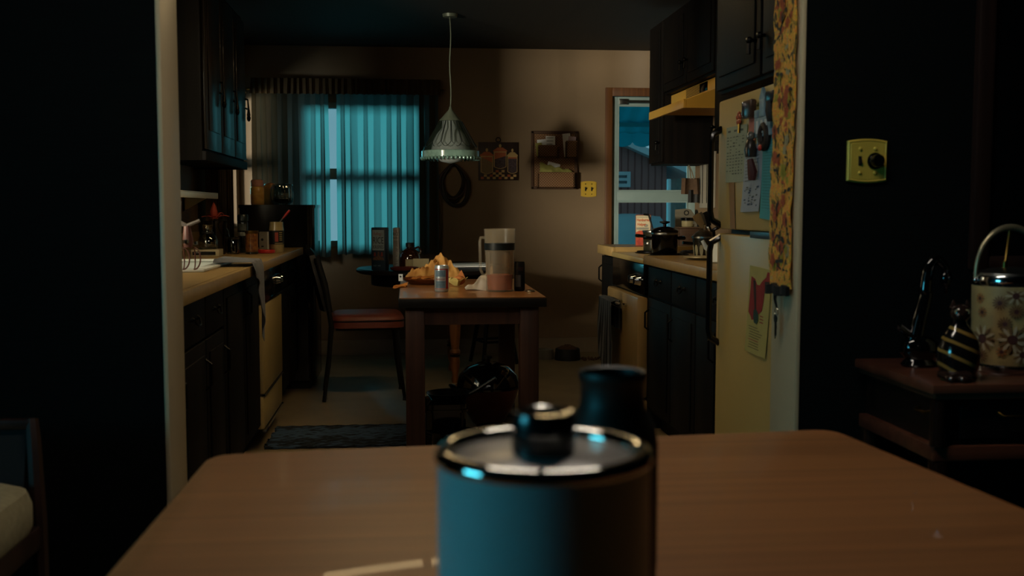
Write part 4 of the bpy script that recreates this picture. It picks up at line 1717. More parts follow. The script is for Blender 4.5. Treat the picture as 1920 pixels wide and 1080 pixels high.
# ================================================================ THINGS ON THE WORK TABLE
# beer can
def can(name, label, cat, r, h, mats, loc, art, rotz=0):
    t = Thing(name, label, cat)
    b = t.part('body', MB().lathe([(0, .003), (r * .78, .003), (r * .82, 0), (r * .97, .006), (r, .012), (r, h - .012), (r * .94, h - .004), (r * .93, h), (r * .89, h), (r * .87, h - .004), (0, h - .004)], (0, 0, 0), 40), mats[0])
    m = MB()
    art(m, r, h)
    t.part('printed_label', m, mats, b)
    m = MB()
    m.lathe([(r * .30, h - .0035), (r * .42, h - .0025), (r * .30, h - .0015), (r * .22, h - .0025), (r * .30, h - .0035)], (0, -r * .35, 0), 14)
    t.part('pull_ring', m, M_chrome, b)
    t.done(loc, rotz)


FA = R(-90)                    # the side that looks at the viewer
M_al = mat('white_lacquered_aluminium', '#a3acae', .3, .5, var=.06)


def bud(m, r, h):
    m.patch_cyl((0, 0), r, FA - 1.15, FA + 1.15, h * .12, h * .14, 1, 20)
    m.patch_cyl((0, 0), r, FA - 1.15, FA + 1.15, h * .84, h * .875, 1, 20)
    m.patch_cyl((0, 0), r, FA + .62, FA + 1.15, h * .14, h * .84, 1, 12, .0003)
    m.patch_cyl((0, 0), r, FA - .95, FA + .55, h * .58, h * .82, 2, 20, .0003)
    m.patch_cyl((0, 0), r, FA - .95, FA + .55, h * .16, h * .42, 2, 20, .0003)
    m.text_cyl('Budweiser', (0, 0), r, FA - .22, h * .46, h * .075, 1, width=r * 1.35)
    m.text_cyl('KING OF BEERS', (0, 0), r, FA - .22, h * .36, h * .03, 3, width=r * 1.2)
    for k in range(5):
        m.text_cyl('LAGER BEER', (0, 0), r, FA - .22, h * (.76 - .035 * k), h * .018, 3, width=r * (.6 + .1 * k))
        m.patch_cyl((0, 0), r, FA - .8, FA + .4, h * (.30 - .028 * k), h * (.306 - .028 * k), 3, 12, .0005)


pc = PZ(828.5, 548, TZ)
can('beer_can', 'white red and blue beer can at the front of the work table', 'can', .0335, PY(828, 498, pc.y).z - TZ, [M_al, mat('can_red', '#8e2320', .35), mat('can_blue', '#5d7787', .35), mat('can_navy', '#1c2a40', .35)], (pc.x, pc.y + .03, TZ), bud)


def dark_can(m, r, h):
    m.patch_cyl((0, 0), r, FA - .9, FA + .1, h * .15, h * .55, 1, 12)
    m.patch_cyl((0, 0), r, FA - .3, FA + .6, h * .70, h * .82, 2, 12)


pc2 = PZ(975, 546, TZ)
can('drink_can', 'dark drink can right of the pitcher on the work table', 'can', .0265, PY(975, 491, pc2.y).z - TZ, [mat('dark_can_paint', '#15181c', .3, .3), mat('grey_print', '#55595c', .4), mat('can_dull_red', '#3a2422', .4)], (pc2.x, pc2.y + .026, TZ), dark_can)
pc3 = PZ(994, 547, TZ)
single('jar_lid', 'small flat metal lid lying at the right edge of the work table', 'lid', MB().lathe([(0, 0), (.022, 0), (.024, .003), (.022, .006), (.018, .0045), (0, .0045)], (0, 0, 0), 24), M_steel, loc=(pc3.x, pc3.y, TZ))

# plastic pitcher with band and drink
pb = PZ(939, 548, TZ)
yp = pb.y + .06
k = yp / F_PX
hp = PY(938, 429, yp).z - TZ
r0, r1 = 25.5 * k, 29.5 * k
t = Thing('pitcher', 'tall clear plastic pitcher with black band and pink drink', 'pitcher')
rp = lambda z: r0 + (r1 - r0) * z / hp
M_plas = mat('cloudy_clear_plastic', '#b5a890', .25, var=.08, spec=.6)
M_plas.node_tree.nodes['Principled BSDF'].inputs['Alpha'].default_value = .20
m = MB()
m.lathe([(0, .004), (r0, 0), (rp(.02), .02), (rp(hp * .5), hp * .5), (rp(hp * .8), hp * .8), (rp(hp), hp - .004), (rp(hp) + .002, hp), (rp(hp) - .003, hp), (rp(hp * .5) - .003, hp * .5), (r0 - .004, .008), (0, .008)], (0, 0, 0), 40)
t.part('body', m, M_plas)
z0, z1 = hp * .665, hp * .775
m = MB()
m.lathe([(rp(z0) + .0008, z0), (rp(z1) + .0008, z1), (rp(z1) - .004, z1), (rp(z0) - .004, z0), (rp(z0) + .0008, z0)], (0, 0, 0), 40)
t.part('black_band', m, mat('black_green_band', '#10181a', .4))
m = MB()
zd = hp * .27
m.lathe([(0, .009), (r0 - .006, .009), (rp(zd) - .006, zd), (0, zd)], (0, 0, 0), 32)
t.part('drink', m, mat('pink_orange_drink', '#b8523c', .3, var=.15, scale=(30, 30, 30)))
m = MB()
m.lathe([(rp(hp * .3) - .0045, hp * .275), (rp(hp * .6) - .0045, hp * .64)], (0, 0, 0), 32)
t.part('drink_film', m, pane_mat('milky_film', (0.80, 0.66, 0.50), 0.04, .4), recalc=False)
m = MB()
m.tube([(-r1 + .004, 0, hp * .86), (-r1 - .016, 0, hp * .86), (-r1 - .020, 0, hp * .80), (-r1 - .017, 0, hp * .35), (-r1 - .006, 0, hp * .27), (-r0 + .002, 0, hp * .27)], .007, 8)
t.part('pitcher_handle', m, M_plas)
t.done((pb.x, yp, TZ))

# glass plate with bread, cloth
cpl = PZ(797, 526, TZ)
t = Thing('serving_dish', 'oval amber glass dish with chips on the work table', 'dish')
m = MB().lathe([(0, .004), (.085, 0), (.10, .004), (.135, .030), (.132, .034), (.098, .010), (0, .010)], (0, 0, 0), 40, sx=.98, sy=.8)
t.part('dish', m, mat('amber_glass_dish', '#5a2d14', .1, coat=.4))
cpl.y = 5.54
t.done((cpl.x + .005, cpl.y - .02, TZ))
M_chip = mat('yellow_orange_crust', '#b06f22', .7, var=.35, scale=(25, 25, 25), col2='#8a4f1a')
rnd = random.Random(77)
for k in range(7):
    m = MB()
    a, ln = rnd.uniform(0, 6.28), rnd.uniform(.045, .075)
    m.grid(6, 4, lambda u, v: ((u - .5) * ln, (v - .5) * ln * .7 * (1 - .4 * abs(u - .5)), .010 * math.cos((u - .5) * 3) + .005 * math.sin(v * 4)), thick=.004)
    x_ = -.062 + .020 * k
    yy = (-.04, -.03, .01, -.055, -.02, .02, -.02)[k]
    single('bread_crust', ('torn yellow bread crust at the left end of the amber dish', 'torn crust second from the left in the amber dish', 'torn crust at the back of the amber dish', 'torn crust at the front of the amber dish', 'torn crust in the middle of the amber dish', 'torn crust at the back right of the amber dish', 'torn crust at the right end of the amber dish')[k], 'bread', m, M_chip, group='crusts in the amber dish', loc=(cpl.x + .005 + x_, cpl.y - .02 + yy * .8, TZ + .026 + (.006 if k % 2 else 0)), rotz=a, recalc=False)

# crumpled orange cloth heap behind the can
M_cloth = mat('orange_yellow_napkin_cloth', '#b58848', .85, var=.25, scale=(9, 9, 9), bump=.25, bscale=(40, 40, 40), col2='#8f5f28')
cA = PY(764, 505, 5.6)
cB = PY(822, 487, 5.6)
cD = PY(868, 518, 5.6)
rnd = random.Random(31)
fx = [rnd.uniform(0, 6) for _ in range(8)]
def heap(u, v):
    x = cA.x - .01 + (cD.x - cA.x + .02) * u
    top = [.02, .055, .065, .08, .115, .135, .10, .065, .02]
    q = u * 8
    i = min(int(q), 7)
    f = q - i
    f = f * f * (3 - 2 * f)
    h = top[i] * (1 - f) + top[i + 1] * f
    s = math.sin(PI * v)
    z = h * s ** .8 + .011 * abs(math.sin(u * 19 + fx[0] + v * 6)) * s - .010 * abs(math.sin(u * 33 - v * 9)) * s + .006 * math.sin(v * 17 + u * 9) * s
    y = 5.665 + .17 * v + .018 * math.sin(u * 9 + fx[2]) + .012 * math.sin(u * 31 + v * 8) * s
    return (x, y, TZ + .0065 + max(0, z))
m = MB()
m.grid(70, 30, heap, thick=.006)
single('napkin_cloth', 'crumpled orange yellow cloth heaped behind the beer can', 'cloth', m, M_cloth, recalc=False)

# torn packet hanging over the left table edge
t = Thing('snack_packet', 'orange packet with white tag hanging over the left table corner', 'packet')
a = PY(763, 512, 5.32)
e = PY(739, 537, 5.32)
m = MB()
m.grid(8, 10, lambda u, v: (a.x + (e.x - a.x) * v + .012 * (u - .5), 5.32 + .05 * (u - .5), max(a.z + (e.z - a.z) * v, -9) + .020 * (u - .5) * (1 - v) + .006 * math.sin(u * 9 + v * 5) + (TZ + .012 - a.z) * (1 - v)), thick=.004)
t.part('wrapper', m, M_chip, recalc=False)
m = MB()
m.prism([(-.010, -.016), (.011, -.016), (.011, .018), (-.010, .018)], (PY(751, 522, 5.24).x, 5.245, PY(751, 521, 5.24).z), X, Z, (0, .0015, 0), 0)
m.prism([(.005 * math.cos(q), .005 * math.sin(q) + .006) for q in [2 * PI * i / 10 for i in range(10)]], (PY(751, 522, 5.24).x, 5.2445, PY(751, 521, 5.24).z), X, Z, (0, .0004, 0), 1)
t.part('tag', m, [M_paper, M_ink])
t.done()

# bitten sandwich in its wrapper
t = Thing('sandwich', 'half eaten sandwich in crumpled pale wrapper beside the beer can', 'sandwich')
cs = PZ(857, 538, TZ)
m = MB()
m.grid(26, 10, lambda u, v: ((.042 + .012 * math.sin(u * 2 * PI * 5) * v) * (.35 + .75 * v) * math.cos(u * 2 * PI), (.036 + .012 * math.sin(u * 2 * PI * 4 + 1) * v) * (.35 + .75 * v) * math.sin(u * 2 * PI), .004 + .034 * v + .008 * math.sin(u * 2 * PI * 6) * v), thick=.002)
t.part('wrapper', m, mat('crumpled_pale_wrapper', '#b9a762', .6, var=.2, scale=(50, 50, 50)), recalc=False)
m = MB()
m.ball((.012, .004, .030), (.032, .026, .024), 0, 16, 10)
m.prism([(-.01, 0), (.04, 0), (.014, .045)], (.006, .006, .038), X, Vector((0.1, .1, 1)), (0, .012, 0))
t.part('bread', m, mat('orange_brown_bread', '#a86530', .8, var=.3, scale=(60, 60, 60)))
t.done((cs.x, cs.y + .035, TZ))

# white paper napkin
m = MB()
n0, n1 = PY(873, 543, 5.12), PY(917, 505, 5.12)
def nap(u, v):
    x = n0.x + (n1.x - n0.x + .02) * u
    z = TZ + .004 + (.10 * u ** 1.3 + .008 * math.sin(u * 14)) * math.sin(min(1, v * 1.15) * PI * .55) + .006 * math.sin(v * 11 + u * 7) * u
    return (x, 5.08 + .13 * v + .01 * math.sin(u * 8), z)
m.grid(24, 20, nap, thick=.002)
single('paper_napkin', 'crumpled white paper napkin propped left of the pitcher', 'napkin', m, mat('soft_white_tissue', '#b9b2ac', .9, var=.08, scale=(30, 30, 30), bump=.3), recalc=False)

# ================================================================ POTS UNDER THE WORK TABLE
M_pan = mat('black_pan_enamel', '#0a0a0b', .12, var=.2, coat=.4)
M_pan2 = mat('dark_cast_iron', '#121110', .35, .4, var=.2)
M_cop = mat('dull_copper', '#6b3a28', .35, .7, var=.2)
t = Thing('roasting_pan', 'black enamel roasting pan on the floor between the table legs', 'pan')
r = PZ(848, 812, 0)
t.part('pan', MB().lathe([(0, 0), (.10, 0), (.11, .01), (.120, .10), (.126, .102), (.126, .106), (.116, .106), (.105, .012), (0, .008)], (0, 0, 0), 40, sx=1, sy=.72), M_pan)
for s in (-1, 1):
    t.part('grip', MB().tube([(s * .118, -.04, .095), (s * .142, -.035, .10), (s * .148, 0, .102), (s * .142, .035, .10), (s * .118, .04, .095)], .006, 8), M_pan)
t.done((r.x - .0, 4.95, 0))
t = Thing('stock_box', 'black square roaster standing behind the round roasting pan', 'roaster')
a = PY(792, 737, 5.20)
b = PY(868, 737, 5.20)
m = MB()
w = b.x - a.x
m.prism(rounded(w, .26, .04, 5), (0, 0, 0), X, Y, (0, 0, .17), smooth=True)
m.prism(rounded(w + .02, .28, .045, 5), (0, 0, .17), X, Y, (0, 0, .012), smooth=True)
t.part('pan', m, M_pan)
m = MB()
m.prism(rounded(w + .005, .265, .042, 5), (0, 0, .1825), X, Y, (0, 0, .025), smooth=True)
t.part('lid', m, M_pan)
t.done(((a.x + b.x) / 2 + .01, 5.20, 0))
zst = .2078
t = Thing('frying_pan', 'black frying pan with raised handle lying on the square roaster', 'pan')
t.part('pan', MB().lathe([(0, 0), (.085, 0), (.11, .035), (.114, .036), (.108, .036), (.083, .005), (0, .005)], (0, 0, 0), 36), M_pan2)
t.part('pan_handle', MB().tube([(-.105, -.01, .03), (-.14, -.02, .05), (-.235, -.05, .115)], [.008, .010, .009], 8), M_pan2)
t.done(((a.x + b.x) / 2 + .03, 5.22, zst), R(150))
t = Thing('wok', 'large dark wok with copper side under the right of the work table', 'wok')
q = PY(915, 770, 5.58)
t.part('bowl', MB().lathe([(0, 0), (.06, 0), (.085, .02), (.138, .11), (.166, .205), (.170, .206), (.168, .21), (.161, .205), (.133, .112), (.081, .024), (0, .006)], (0, 0, 0), 44), M_cop)
t.part('rim', MB().lathe([(.162, .206), (.173, .206), (.173, .216), (.162, .216), (.162, .206)], (0, 0, 0), 44), M_pan)
for s in (-1, 1):
    t.part('grip', MB().tube([(s * .165, -.04, .20), (s * .198, -.03, .215), (s * .203, 0, .218), (s * .198, .03, .215), (s * .165, .04, .20)], .007, 8), M_pan)
t.done((q.x - .0, 5.58, 0))
t = Thing('pan_lid', 'domed black lid turned up on top of the wok', 'lid')
t.part('dome', MB().lathe([(.163, 0), (.167, .004), (.154, .055), (.11, .10), (.05, .121), (0, .124), ], (0, 0, 0), 40), M_pan, recalc=True)
t.part('knob', MB().lathe([(0, .122), (.012, .124), (.012, .138), (.024, .144), (.022, .156), (0, .16)], (0, 0, 0), 18), M_pan2)
t.done((q.x - .0, 5.58, .2165))
t = Thing('saucepan', 'small dark saucepan in front of the wok on the floor', 'pan')
t.part('pan', MB().lathe([(0, 0), (.07, 0), (.078, .008), (.08, .085), (.084, .088), (.078, .088), (.072, .01), (0, .006)], (0, 0, 0), 32), M_pan)
t.part('pan_handle', MB().tube([(.078, 0, .075), (.13, -.01, .085), (.21, -.02, .09)], [.008, .010, .011], 8), M_pan2)
t.done((PY(925, 800, 5.14).x, 5.14, 0), R(-25))
# ================================================================ THINGS BY THE SINK
def on_left(px, y):
    """Place on the left counter under pixel (px, y)."""
    p = PZ(px, y, ZC)
    return p


# draining utensils: strainer and scissors on a stand at the sink's near corner
M_pinkg = mat('pinkish_plastic', '#6a4640', .45, var=.15)
t = Thing('hand_mixer', 'hand held egg beater with pinkish handles leaning at the sink corner', 'egg beater')
p = PY(356, 507, 4.1)
bz = ZC + .013
bx_, by_ = p.x, 4.08
m = MB()
for s in (-1, 1):
    for rot in (0, PI / 2):
        pts = []
        for i in range(13):
            a = PI * i / 12
            rr = .024 * math.sin(a)
            pts.append((bx_ + s * .020 + rr * math.cos(rot), by_ + rr * math.sin(rot), bz + .002 + .075 * (1 - math.cos(a)) / 2 * 1.1))
        m.tube(pts, .0028, 6)
t.part('beater', m, M_pinkg)
m = MB()
m.tube([(bx_, by_, bz + .085), (bx_, by_, bz + .115), (bx_ - .003, by_, bz + .165)], [.016, .020, .012], 10)
t.part('body', m, M_pinkg)
m = MB()
m.lathe([(0, 0), (.011, .001), (.011, .014), (0, .016)], (bx_ - .004, by_ - .022, bz + .10), 14)
m.lathe([(0, 0), (.009, .001), (.009, .012), (0, .013)], (bx_ + .030, by_ - .02, bz + .095), 14)
t.part('gear', m, M_chrome)
m = MB()
m.tube([(bx_ - .003, by_, bz + .165), (bx_ - .03, by_, bz + .178), (bx_ - .08, by_, bz + .172)], [.008, .010, .010], 8)
m.tube([(bx_ - .003, by_, bz + .165), (bx_ + .045, by_, bz + .186)], [.008, .006], 8)
t.part('top_handle', m, mat('pale_grip', '#5f5750', .5))
t.done()

p = PZ(350, 512, ZC)
t = Thing('frying_skillet', 'black skillet standing on edge behind the egg beater', 'skillet')
cx_, cy_ = PY(343, 470, 4.32).x - .06, 4.40
m = MB()
m.lathe([(0, 0), (.085, 0), (.11, .03), (.113, .03), (.088, -.004), (0, -.004)], (0, 0, 0), 32)
m.xf(Matrix.Translation((cx_, cy_, ZC + .135)) @ Matrix.Rotation(R(-78), 4, 'Y'))
t.part('pan', m, M_pan2)
m = MB().tube([(cx_, cy_, ZC + .245), (cx_ + .01, cy_, ZC + .31), (cx_ + .02, cy_, ZC + .36)], [.008, .010, .009], 8)
t.part('pan_handle', m, M_blackm)
o = t.done()
zmin = min((v.co.z for q in t.parts for v in q.data.vertices))
o.location.z = ZC + .0125

# dish towel draped over the counter edge
M_towel = cloth_mat('grey_blue_dish_towel', '#8d8f96', '#767a84', .12, (80, 80, 80))
t0 = PZ(441, 499, ZC + .013)
ye0, ye1 = 4.50, 4.78
def tow(u, v):
    y = ye0 + (ye1 - ye0) * u
    fold = .012 * math.sin(u * 19) * (.3 + v)
    # v: 0 at the sink end, .35 at the counter edge, 1 at the low end
    L0, L1 = .16, .06 + .30 * u ** 1.2
    s = v * (L0 + L1)
    if s < L0:
        return (FL + .030 - (L0 - s), y + .3 * fold, ZC + .0145 + .012 * abs(math.sin(u * 9)) * (1 - s / L0) + .004)
    d = s - L0
    yy = y + (ye1 - .02 - y) * min(1, d / .42) * .72
    r = min(1, d / .03)
    return (FL + .030 + .010 * r + .006 * math.sin(u * 12) + .25 * fold, yy, ZC + .0145 - d + .004 * (1 - r))
m = MB()
m.grid(30, 40, tow, thick=.004)
single('dish_towel', 'grey dish towel hanging over the left counter edge at the sink', 'towel', m, M_towel, recalc=False)

# white kitchen scale box
t = Thing('radio_box', 'small white box with dark front window behind the sink', 'radio')
p = PZ(411, 481, ZC)
xr = p.x
w_ = xr - PY(358, 480, p.y).x
h_ = PY(411, 468, p.y).z - ZC
yy = p.y
t.part('case', MB().box((xr - w_, yy, ZC), (xr, yy + .12, ZC + h_), bev=.003), mat('off_white_case', '#b3a888', .4))
t.part('front_window', MB().box((xr - w_ + .008, yy - .002, ZC + .008), (xr - .018, yy + .002, ZC + h_ - .010)), M_black)
t.part('dial_pointer', MB().box((xr - w_ + .016, yy - .003, ZC + .018), (xr - w_ + .05, yy - .0018, ZC + .021)), M_steel)
t.done()
RADIO = (xr, yy, w_, h_)

# glass carafe standing on the box
k = yy / F_PX
zb_ = ZC + h_
cx_ = PY(386, 460, yy).x
t = Thing('coffee_carafe', 'round clear glass carafe with tall neck behind the white box', 'carafe')
t.part('body', MB().lathe([(0, .002), (.043, 0), (.050, .010), (.051, .045), (.040, .068), (.026, .080), (.023, .090), (.026, .120), (.028, .124), (.024, .120), (.020, .088), (.038, .064), (.047, .044), (.046, .012), (0, .005)], (0, 0, 0), 36), pane_mat('grey_glass', (.66, .68, .62), .12))
t.part('neck_band', MB().lathe([(.0275, .078), (.030, .082), (.0275, .09), (.0255, .086)], (0, 0, 0), 28), M_blackm, recalc=True)
t.part('coffee_rest', MB().lathe([(0, .005), (.045, .012), (.046, .018), (0, .018)], (0, 0, 0), 28), mat('dark_coffee', '#0d0806', .1))
t.done((cx_, yy + .06, zb_))

# dark holder with red peppers
yk = 5.76
p = PY(408, 470, yk)
t = Thing('utensil_crock', 'black crock behind the carafe holding a red cloth flower', 'crock')
h1 = PY(408, 414, yk).z - ZC
t.part('body', MB().lathe([(0, 0), (.05, 0), (.056, .01), (.058, h1 - .02), (.062, h1), (.055, h1), (.05, .012), (0, .008)], (0, 0, 0), 28), M_black)
t.done((p.x - .01, yk, ZC))
M_petal = mat('dull_red_cloth', '#a2402e', .7, var=.2)
t = Thing('cloth_flower', 'red cloth flower with upright centre petal in the black crock', 'flower')
m = MB()
zz_ = ZC + h1 - .02
for a, l, up in ((0, .075, .015), (1.2, .06, .02), (2.4, .06, .02), (3.5, .07, .012), (4.7, .06, .0), (.5, .05, .03)):
    m.grid(6, 5, lambda u, v: (p.x - .01 + math.cos(a) * l * u - math.sin(a) * .022 * (v - .5) * 2 * math.sin(PI * min(.95, u + .1)), yk + math.sin(a) * l * u + math.cos(a) * .022 * (v - .5) * 2 * math.sin(PI * min(.95, u + .1)), zz_ + .035 + up * math.sin(u * 2.5)), thick=.003)
t.part('petal', m, M_petal, recalc=False)
m = MB()
m.lathe([(0, 0), (.016, .01), (.019, .035), (.012, .06), (0, .085)], (p.x - .015, yk, zz_ + .035), 14)
t.part('bud', m, M_petal)
t.part('stem', MB().tube([(p.x - .01, yk, ZC + .02), (p.x - .012, yk, zz_ + .04)], .004, 6), mat('dark_green_stem', '#1d2a1c', .6))
t.done()

M_dglass = mat('dark_bottle_glass', '#0d100e', .08, var=.2, coat=.4)
yk = 5.99
p = PY(424, 470, yk)
bottle('bottle', 'tall dark bottle right of the red flower', 'bottle', [(0, 0), (.030, 0), (.034, .006), (.034, .09), (.026, .12), (.013, .14), (.012, .165), (0, .166)], M_dglass, (p.x - .01, yk, ZC), [('cap', [(.013, .160), (.015, .160), (.015, .178), (0, .179)], M_blackm)])
yk = 5.82
p = PY(437, 470, yk)
bottle('jam_jar', 'squat glass jar with ribbed neck between dark bottle and spice jar', 'jar', [(0, .002), (.030, 0), (.036, .006), (.037, .06), (.030, .078), (.030, .092), (.027, .092), (.027, .078), (.033, .06), (.032, .008), (0, .006)], pane_mat('dim_jar_glass', (.5, .48, .4), .12), (p.x, yk, ZC),
       [('ribbed_neck', lambda m: [m.tube([(.031 * math.cos(a), .031 * math.sin(a), z) for a in [2 * PI * i / 20 for i in range(20)]], .002, 5, closed=True) for z in (.080, .086)], M_steel), ('contents', [(0, .008), (.031, .008), (.032, .03), (0, .032)], mat('dark_jam', '#1c0d09', .2))])

yk = 5.95
p = PY(456, 466, yk)
hs = PY(456, 402, yk).z - ZC
bottle('spice_jar', 'tall spice jar with dark green cap and white band against the black cabinet', 'jar', [(0, 0), (.026, 0), (.029, .005), (.029, hs * .78), (.025, hs * .84), (0, hs * .84)], mat('dark_spice_glass', '#141a18', .15, var=.5, scale=(60, 60, 60)), (p.x, yk, ZC),
       [('cap', [(.026, hs * .83), (.030, hs * .83), (.030, hs * .97), (.026, hs), (0, hs)], mat('dark_green_cap', '#0e1d1a', .3)),
        ('white_band', [(.0292, hs * .44), (.0296, hs * .44), (.0296, hs * .54), (.0292, hs * .54), (.0292, hs * .44)], mat('grey_white_band', '#7c7f78', .6)),
        ('label', lambda m: m.patch_cyl((0, 0), .0292, FA - 1.0, FA + .9, hs * .58, hs * .76, 0, 12), mat('grey_label', '#4a504c', .6, var=.6, scale=(90, 90, 90)))])

yk = PZ(471, 477, ZC).y
p = PZ(471, 477, ZC)
hs = PY(471, 433, yk).z - ZC
bottle('glass_jar', 'reddish glass jar of preserves in front of the spice jar', 'jar', [(0, .004), (.026, 0), (.031, .008), (.033, hs * .2), (.033, hs - .012), (.035, hs), (.031, hs), (.030, hs - .012), (.030, .012), (0, .010)], mat('reddish_jar', '#5a3320', .12, var=.5, scale=(45, 45, 45), coat=.3, col2='#8a5a2c'), (p.x, yk + .03, ZC),
       [('base_ring', [(.027, 0), (.034, .002), (.035, .012), (.030, .014)], M_dglass), ('rim_ring', [(.034, hs - .014), (.0362, hs - .010), (.0362, hs), (.034, hs + .001)], M_brassy)])

yk = 5.80
p = PZ(494, 468, ZC)
hs = PY(494, 435, p.y).z - ZC
t = Thing('carton_cup', 'small white carton with dark emblem beside the reddish jar', 'carton')
m = MB()
m.box((-.031, -.022, 0), (.031, .022, hs), bev=.002)
t.part('carton', m, mat('dirty_white_carton', '#8f8a80', .6, var=.12, scale=(30, 30, 30)))
m = MB()
m.prism([(.008 * math.cos(a) - .012, .008 * math.sin(a) + hs * .55) for a in [2 * PI * i / 12 for i in range(12)]], (0, -.0226, 0), X, Z, (0, .0005, 0))
m.prism([(-.018, hs * .12), (-.004, hs * .12), (-.004, hs * .2), (-.018, hs * .2)], (0, -.0226, 0), X, Z, (0, .0005, 0))
t.part('emblem', m, M_ink)
m = MB()
m.box((.018, -.0235, 0), (.0315, -.0222, hs))
t.part('side_strip', m, M_paper)
t.done((p.x, p.y + .08, ZC), R(-6))
p = PZ(497, 475, ZC)
single('red_dish', 'shallow red plastic dish lying between reddish jar and mayonnaise jar', 'dish', MB().lathe([(0, 0), (.045, 0), (.050, .003), (.050, .014), (.047, .018), (.042, .014), (0, .012)], (0, 0, 0), 32), M_red, loc=(p.x, p.y + .035, ZC))

# big black-labelled jar with a red spoon
p = PZ(517, 474, ZC)
yk = p.y + .045
hs = PY(517, 416, yk).z - ZC
rj = 13.6 * yk / F_PX
t = Thing('mayonnaise_jar', 'large open jar with black label and cream contents, red spoon inside', 'jar')
t.part('body', MB().lathe([(0, .003), (rj * .92, 0), (rj, .008), (rj, hs * .72), (rj * .93, hs * .86), (rj * .90, hs), (rj * .86, hs), (rj * .88, hs * .86), (rj * .9, .012), (0, .01)], (0, 0, 0), 36), mat('cream_jar_glass', '#9a8a62', .15, var=.2, scale=(25, 25, 25), coat=.3))
m = MB()
m.patch_cyl((0, 0), rj, FA - 1.5, FA + 1.5, hs * .27, hs * .72, 0, 24)
m.patch_cyl((0, 0), rj, FA - .1, FA + .35, hs * .36, hs * .66, 1, 8, .0008)
m.patch_cyl((0, 0), rj, FA - .1, FA + 1.1, hs * .295, hs * .315, 2, 8, .0008)
for k_ in range(5):
    m.patch_cyl((0, 0), rj, FA + .5, FA + .95, hs * (.64 - .06 * k_), hs * (.665 - .06 * k_), 2, 6, .0008)
t.part('paper_label', m, [mat('black_paper_label', '#0b0c0c', .5), mat('label_red', '#9a4030', .6), mat('label_cream', '#a39468', .6)])
t.done((p.x, yk, ZC))
t = Thing('spoon', 'red handled spoon leaning out of the large jar', 'spoon')
s0, s1 = PY(524, 417, yk), PY(543, 394, yk)
m = MB().tube([(p.x - .005, yk, ZC + .02), s0, s0 + (s1 - s0) * .35], [.004, .004, .004], 8)
t.part('neck', m, M_steel)
t.part('grip', MB().tube([s0 + (s1 - s0) * .33, s0 + (s1 - s0) * .6, s1], [.005, .007, .006], 10), M_red)
t.done()

# ---------------------------------------------------------------- on the tall black cabinet
yk = 6.95
k = yk / F_PX
p = PY(483, 384, yk)
hs = PY(483, 337, yk).z - TOPB
t = Thing('candy_jar', 'tall jar of yellow contents with pink lid on the black cabinet', 'jar')
t.part('body', MB().lathe([(0, 0), (.038, 0), (.042, .006), (.043, hs * .66), (.036, hs * .74), (0, hs * .75)], (0, 0, 0), 28), mat('yellow_filled_jar', '#e6b862', .25, var=.2, scale=(30, 30, 30), col2='#cf9a4c', coat=.3))
t.part('pink_lid', MB().lathe([(.036, hs * .73), (.040, hs * .74), (.041, hs * .94), (.034, hs), (0, hs)], (0, 0, 0), 28), mat('pink_lid', '#e3a090', .4, var=.15))
t.done((p.x, yk, TOPB))
p = PY(506, 384, 7.08)
m = MB()
rnd = random.Random(55)
hb = PY(506, 342, 7.08).z - TOPB
m.lathe([(0, .0), (.05, 0), (.062, .03), (.058, hb * .55), (.05, hb * .8), (.03, hb * .95), (0, hb)], (0, 0, 0), 24, rfun=lambda a, z: 1 + .07 * math.sin(3 * a + z * 40) + .04 * math.sin(7 * a))
single('bread_bag', 'orange brown bag of rolls behind the yellow jar on the black cabinet', 'bag', m, mat('orange_brown_bag', '#c98c52', .45, var=.3, scale=(14, 14, 14), bump=.3), loc=(p.x, 7.10, TOPB))
p = PY(528, 384, 6.93)
hs = PY(528, 348, 6.93).z - TOPB
t = Thing('glass_bowl', 'ribbed clear glass bowl with dark contents on the black cabinet', 'bowl')
rb = 21 * k
M_bowlg = pane_mat('clear_bowl_glass', (.62, .74, .74), .16)
rf = lambda a, z: 1 + .03 * math.cos(14 * a)
t.part('body', MB().lathe([(0, .003), (rb * .6, 0), (rb * .9, .02), (rb, hs * .5), (rb * .94, hs * .85), (rb * .88, hs), (rb * .85, hs), (rb * .9, hs * .85), (rb * .95, hs * .5), (rb * .86, .024), (0, .008)], (0, 0, 0), 84, rfun=rf), M_bowlg)
t.part('contents', MB().lathe([(0, .009), (rb * .82, .025), (rb * .90, hs * .33), (0, hs * .36)], (0, 0, 0), 28), mat('dark_bowl_contents', '#0a0a0b', .5))
t.part('glass_lid', MB().lathe([(rb * .94, hs + .001), (rb * .90, hs + .008), (rb * .5, hs + .014), (0, hs + .016)], (0, 0, 0), 28), M_bowlg, recalc=False)
t.done((p.x, 6.97, TOPB))

# ---------------------------------------------------------------- under the wall shelf: hanging mugs
t = Thing('measuring_cup', 'pale measuring cup hanging from the white wall shelf', 'cup')
q = PY(352, 388, 5.0)
zs_ = PX(409, 364, sx).z - .028
m = MB().lathe([(0, -.058), (.024, -.056), (.028, -.02), (.029, -.005), (.026, -.005), (.022, -.05), (0, -.052)], (q.x - .06, 5.02, zs_ - .015), 20)
t.part('cup', m, mat('pale_pinkish_glaze', '#8d8278', .3))
m = MB().tube([(q.x - .06, 5.02, zs_ - .001), (q.x - .06, 5.02, zs_ - .02), (q.x - .05, 5.02, zs_ - .03), (q.x - .033, 5.02, zs_ - .03)], .0035, 6)
t.part('hook', m, M_steel)
t.done()

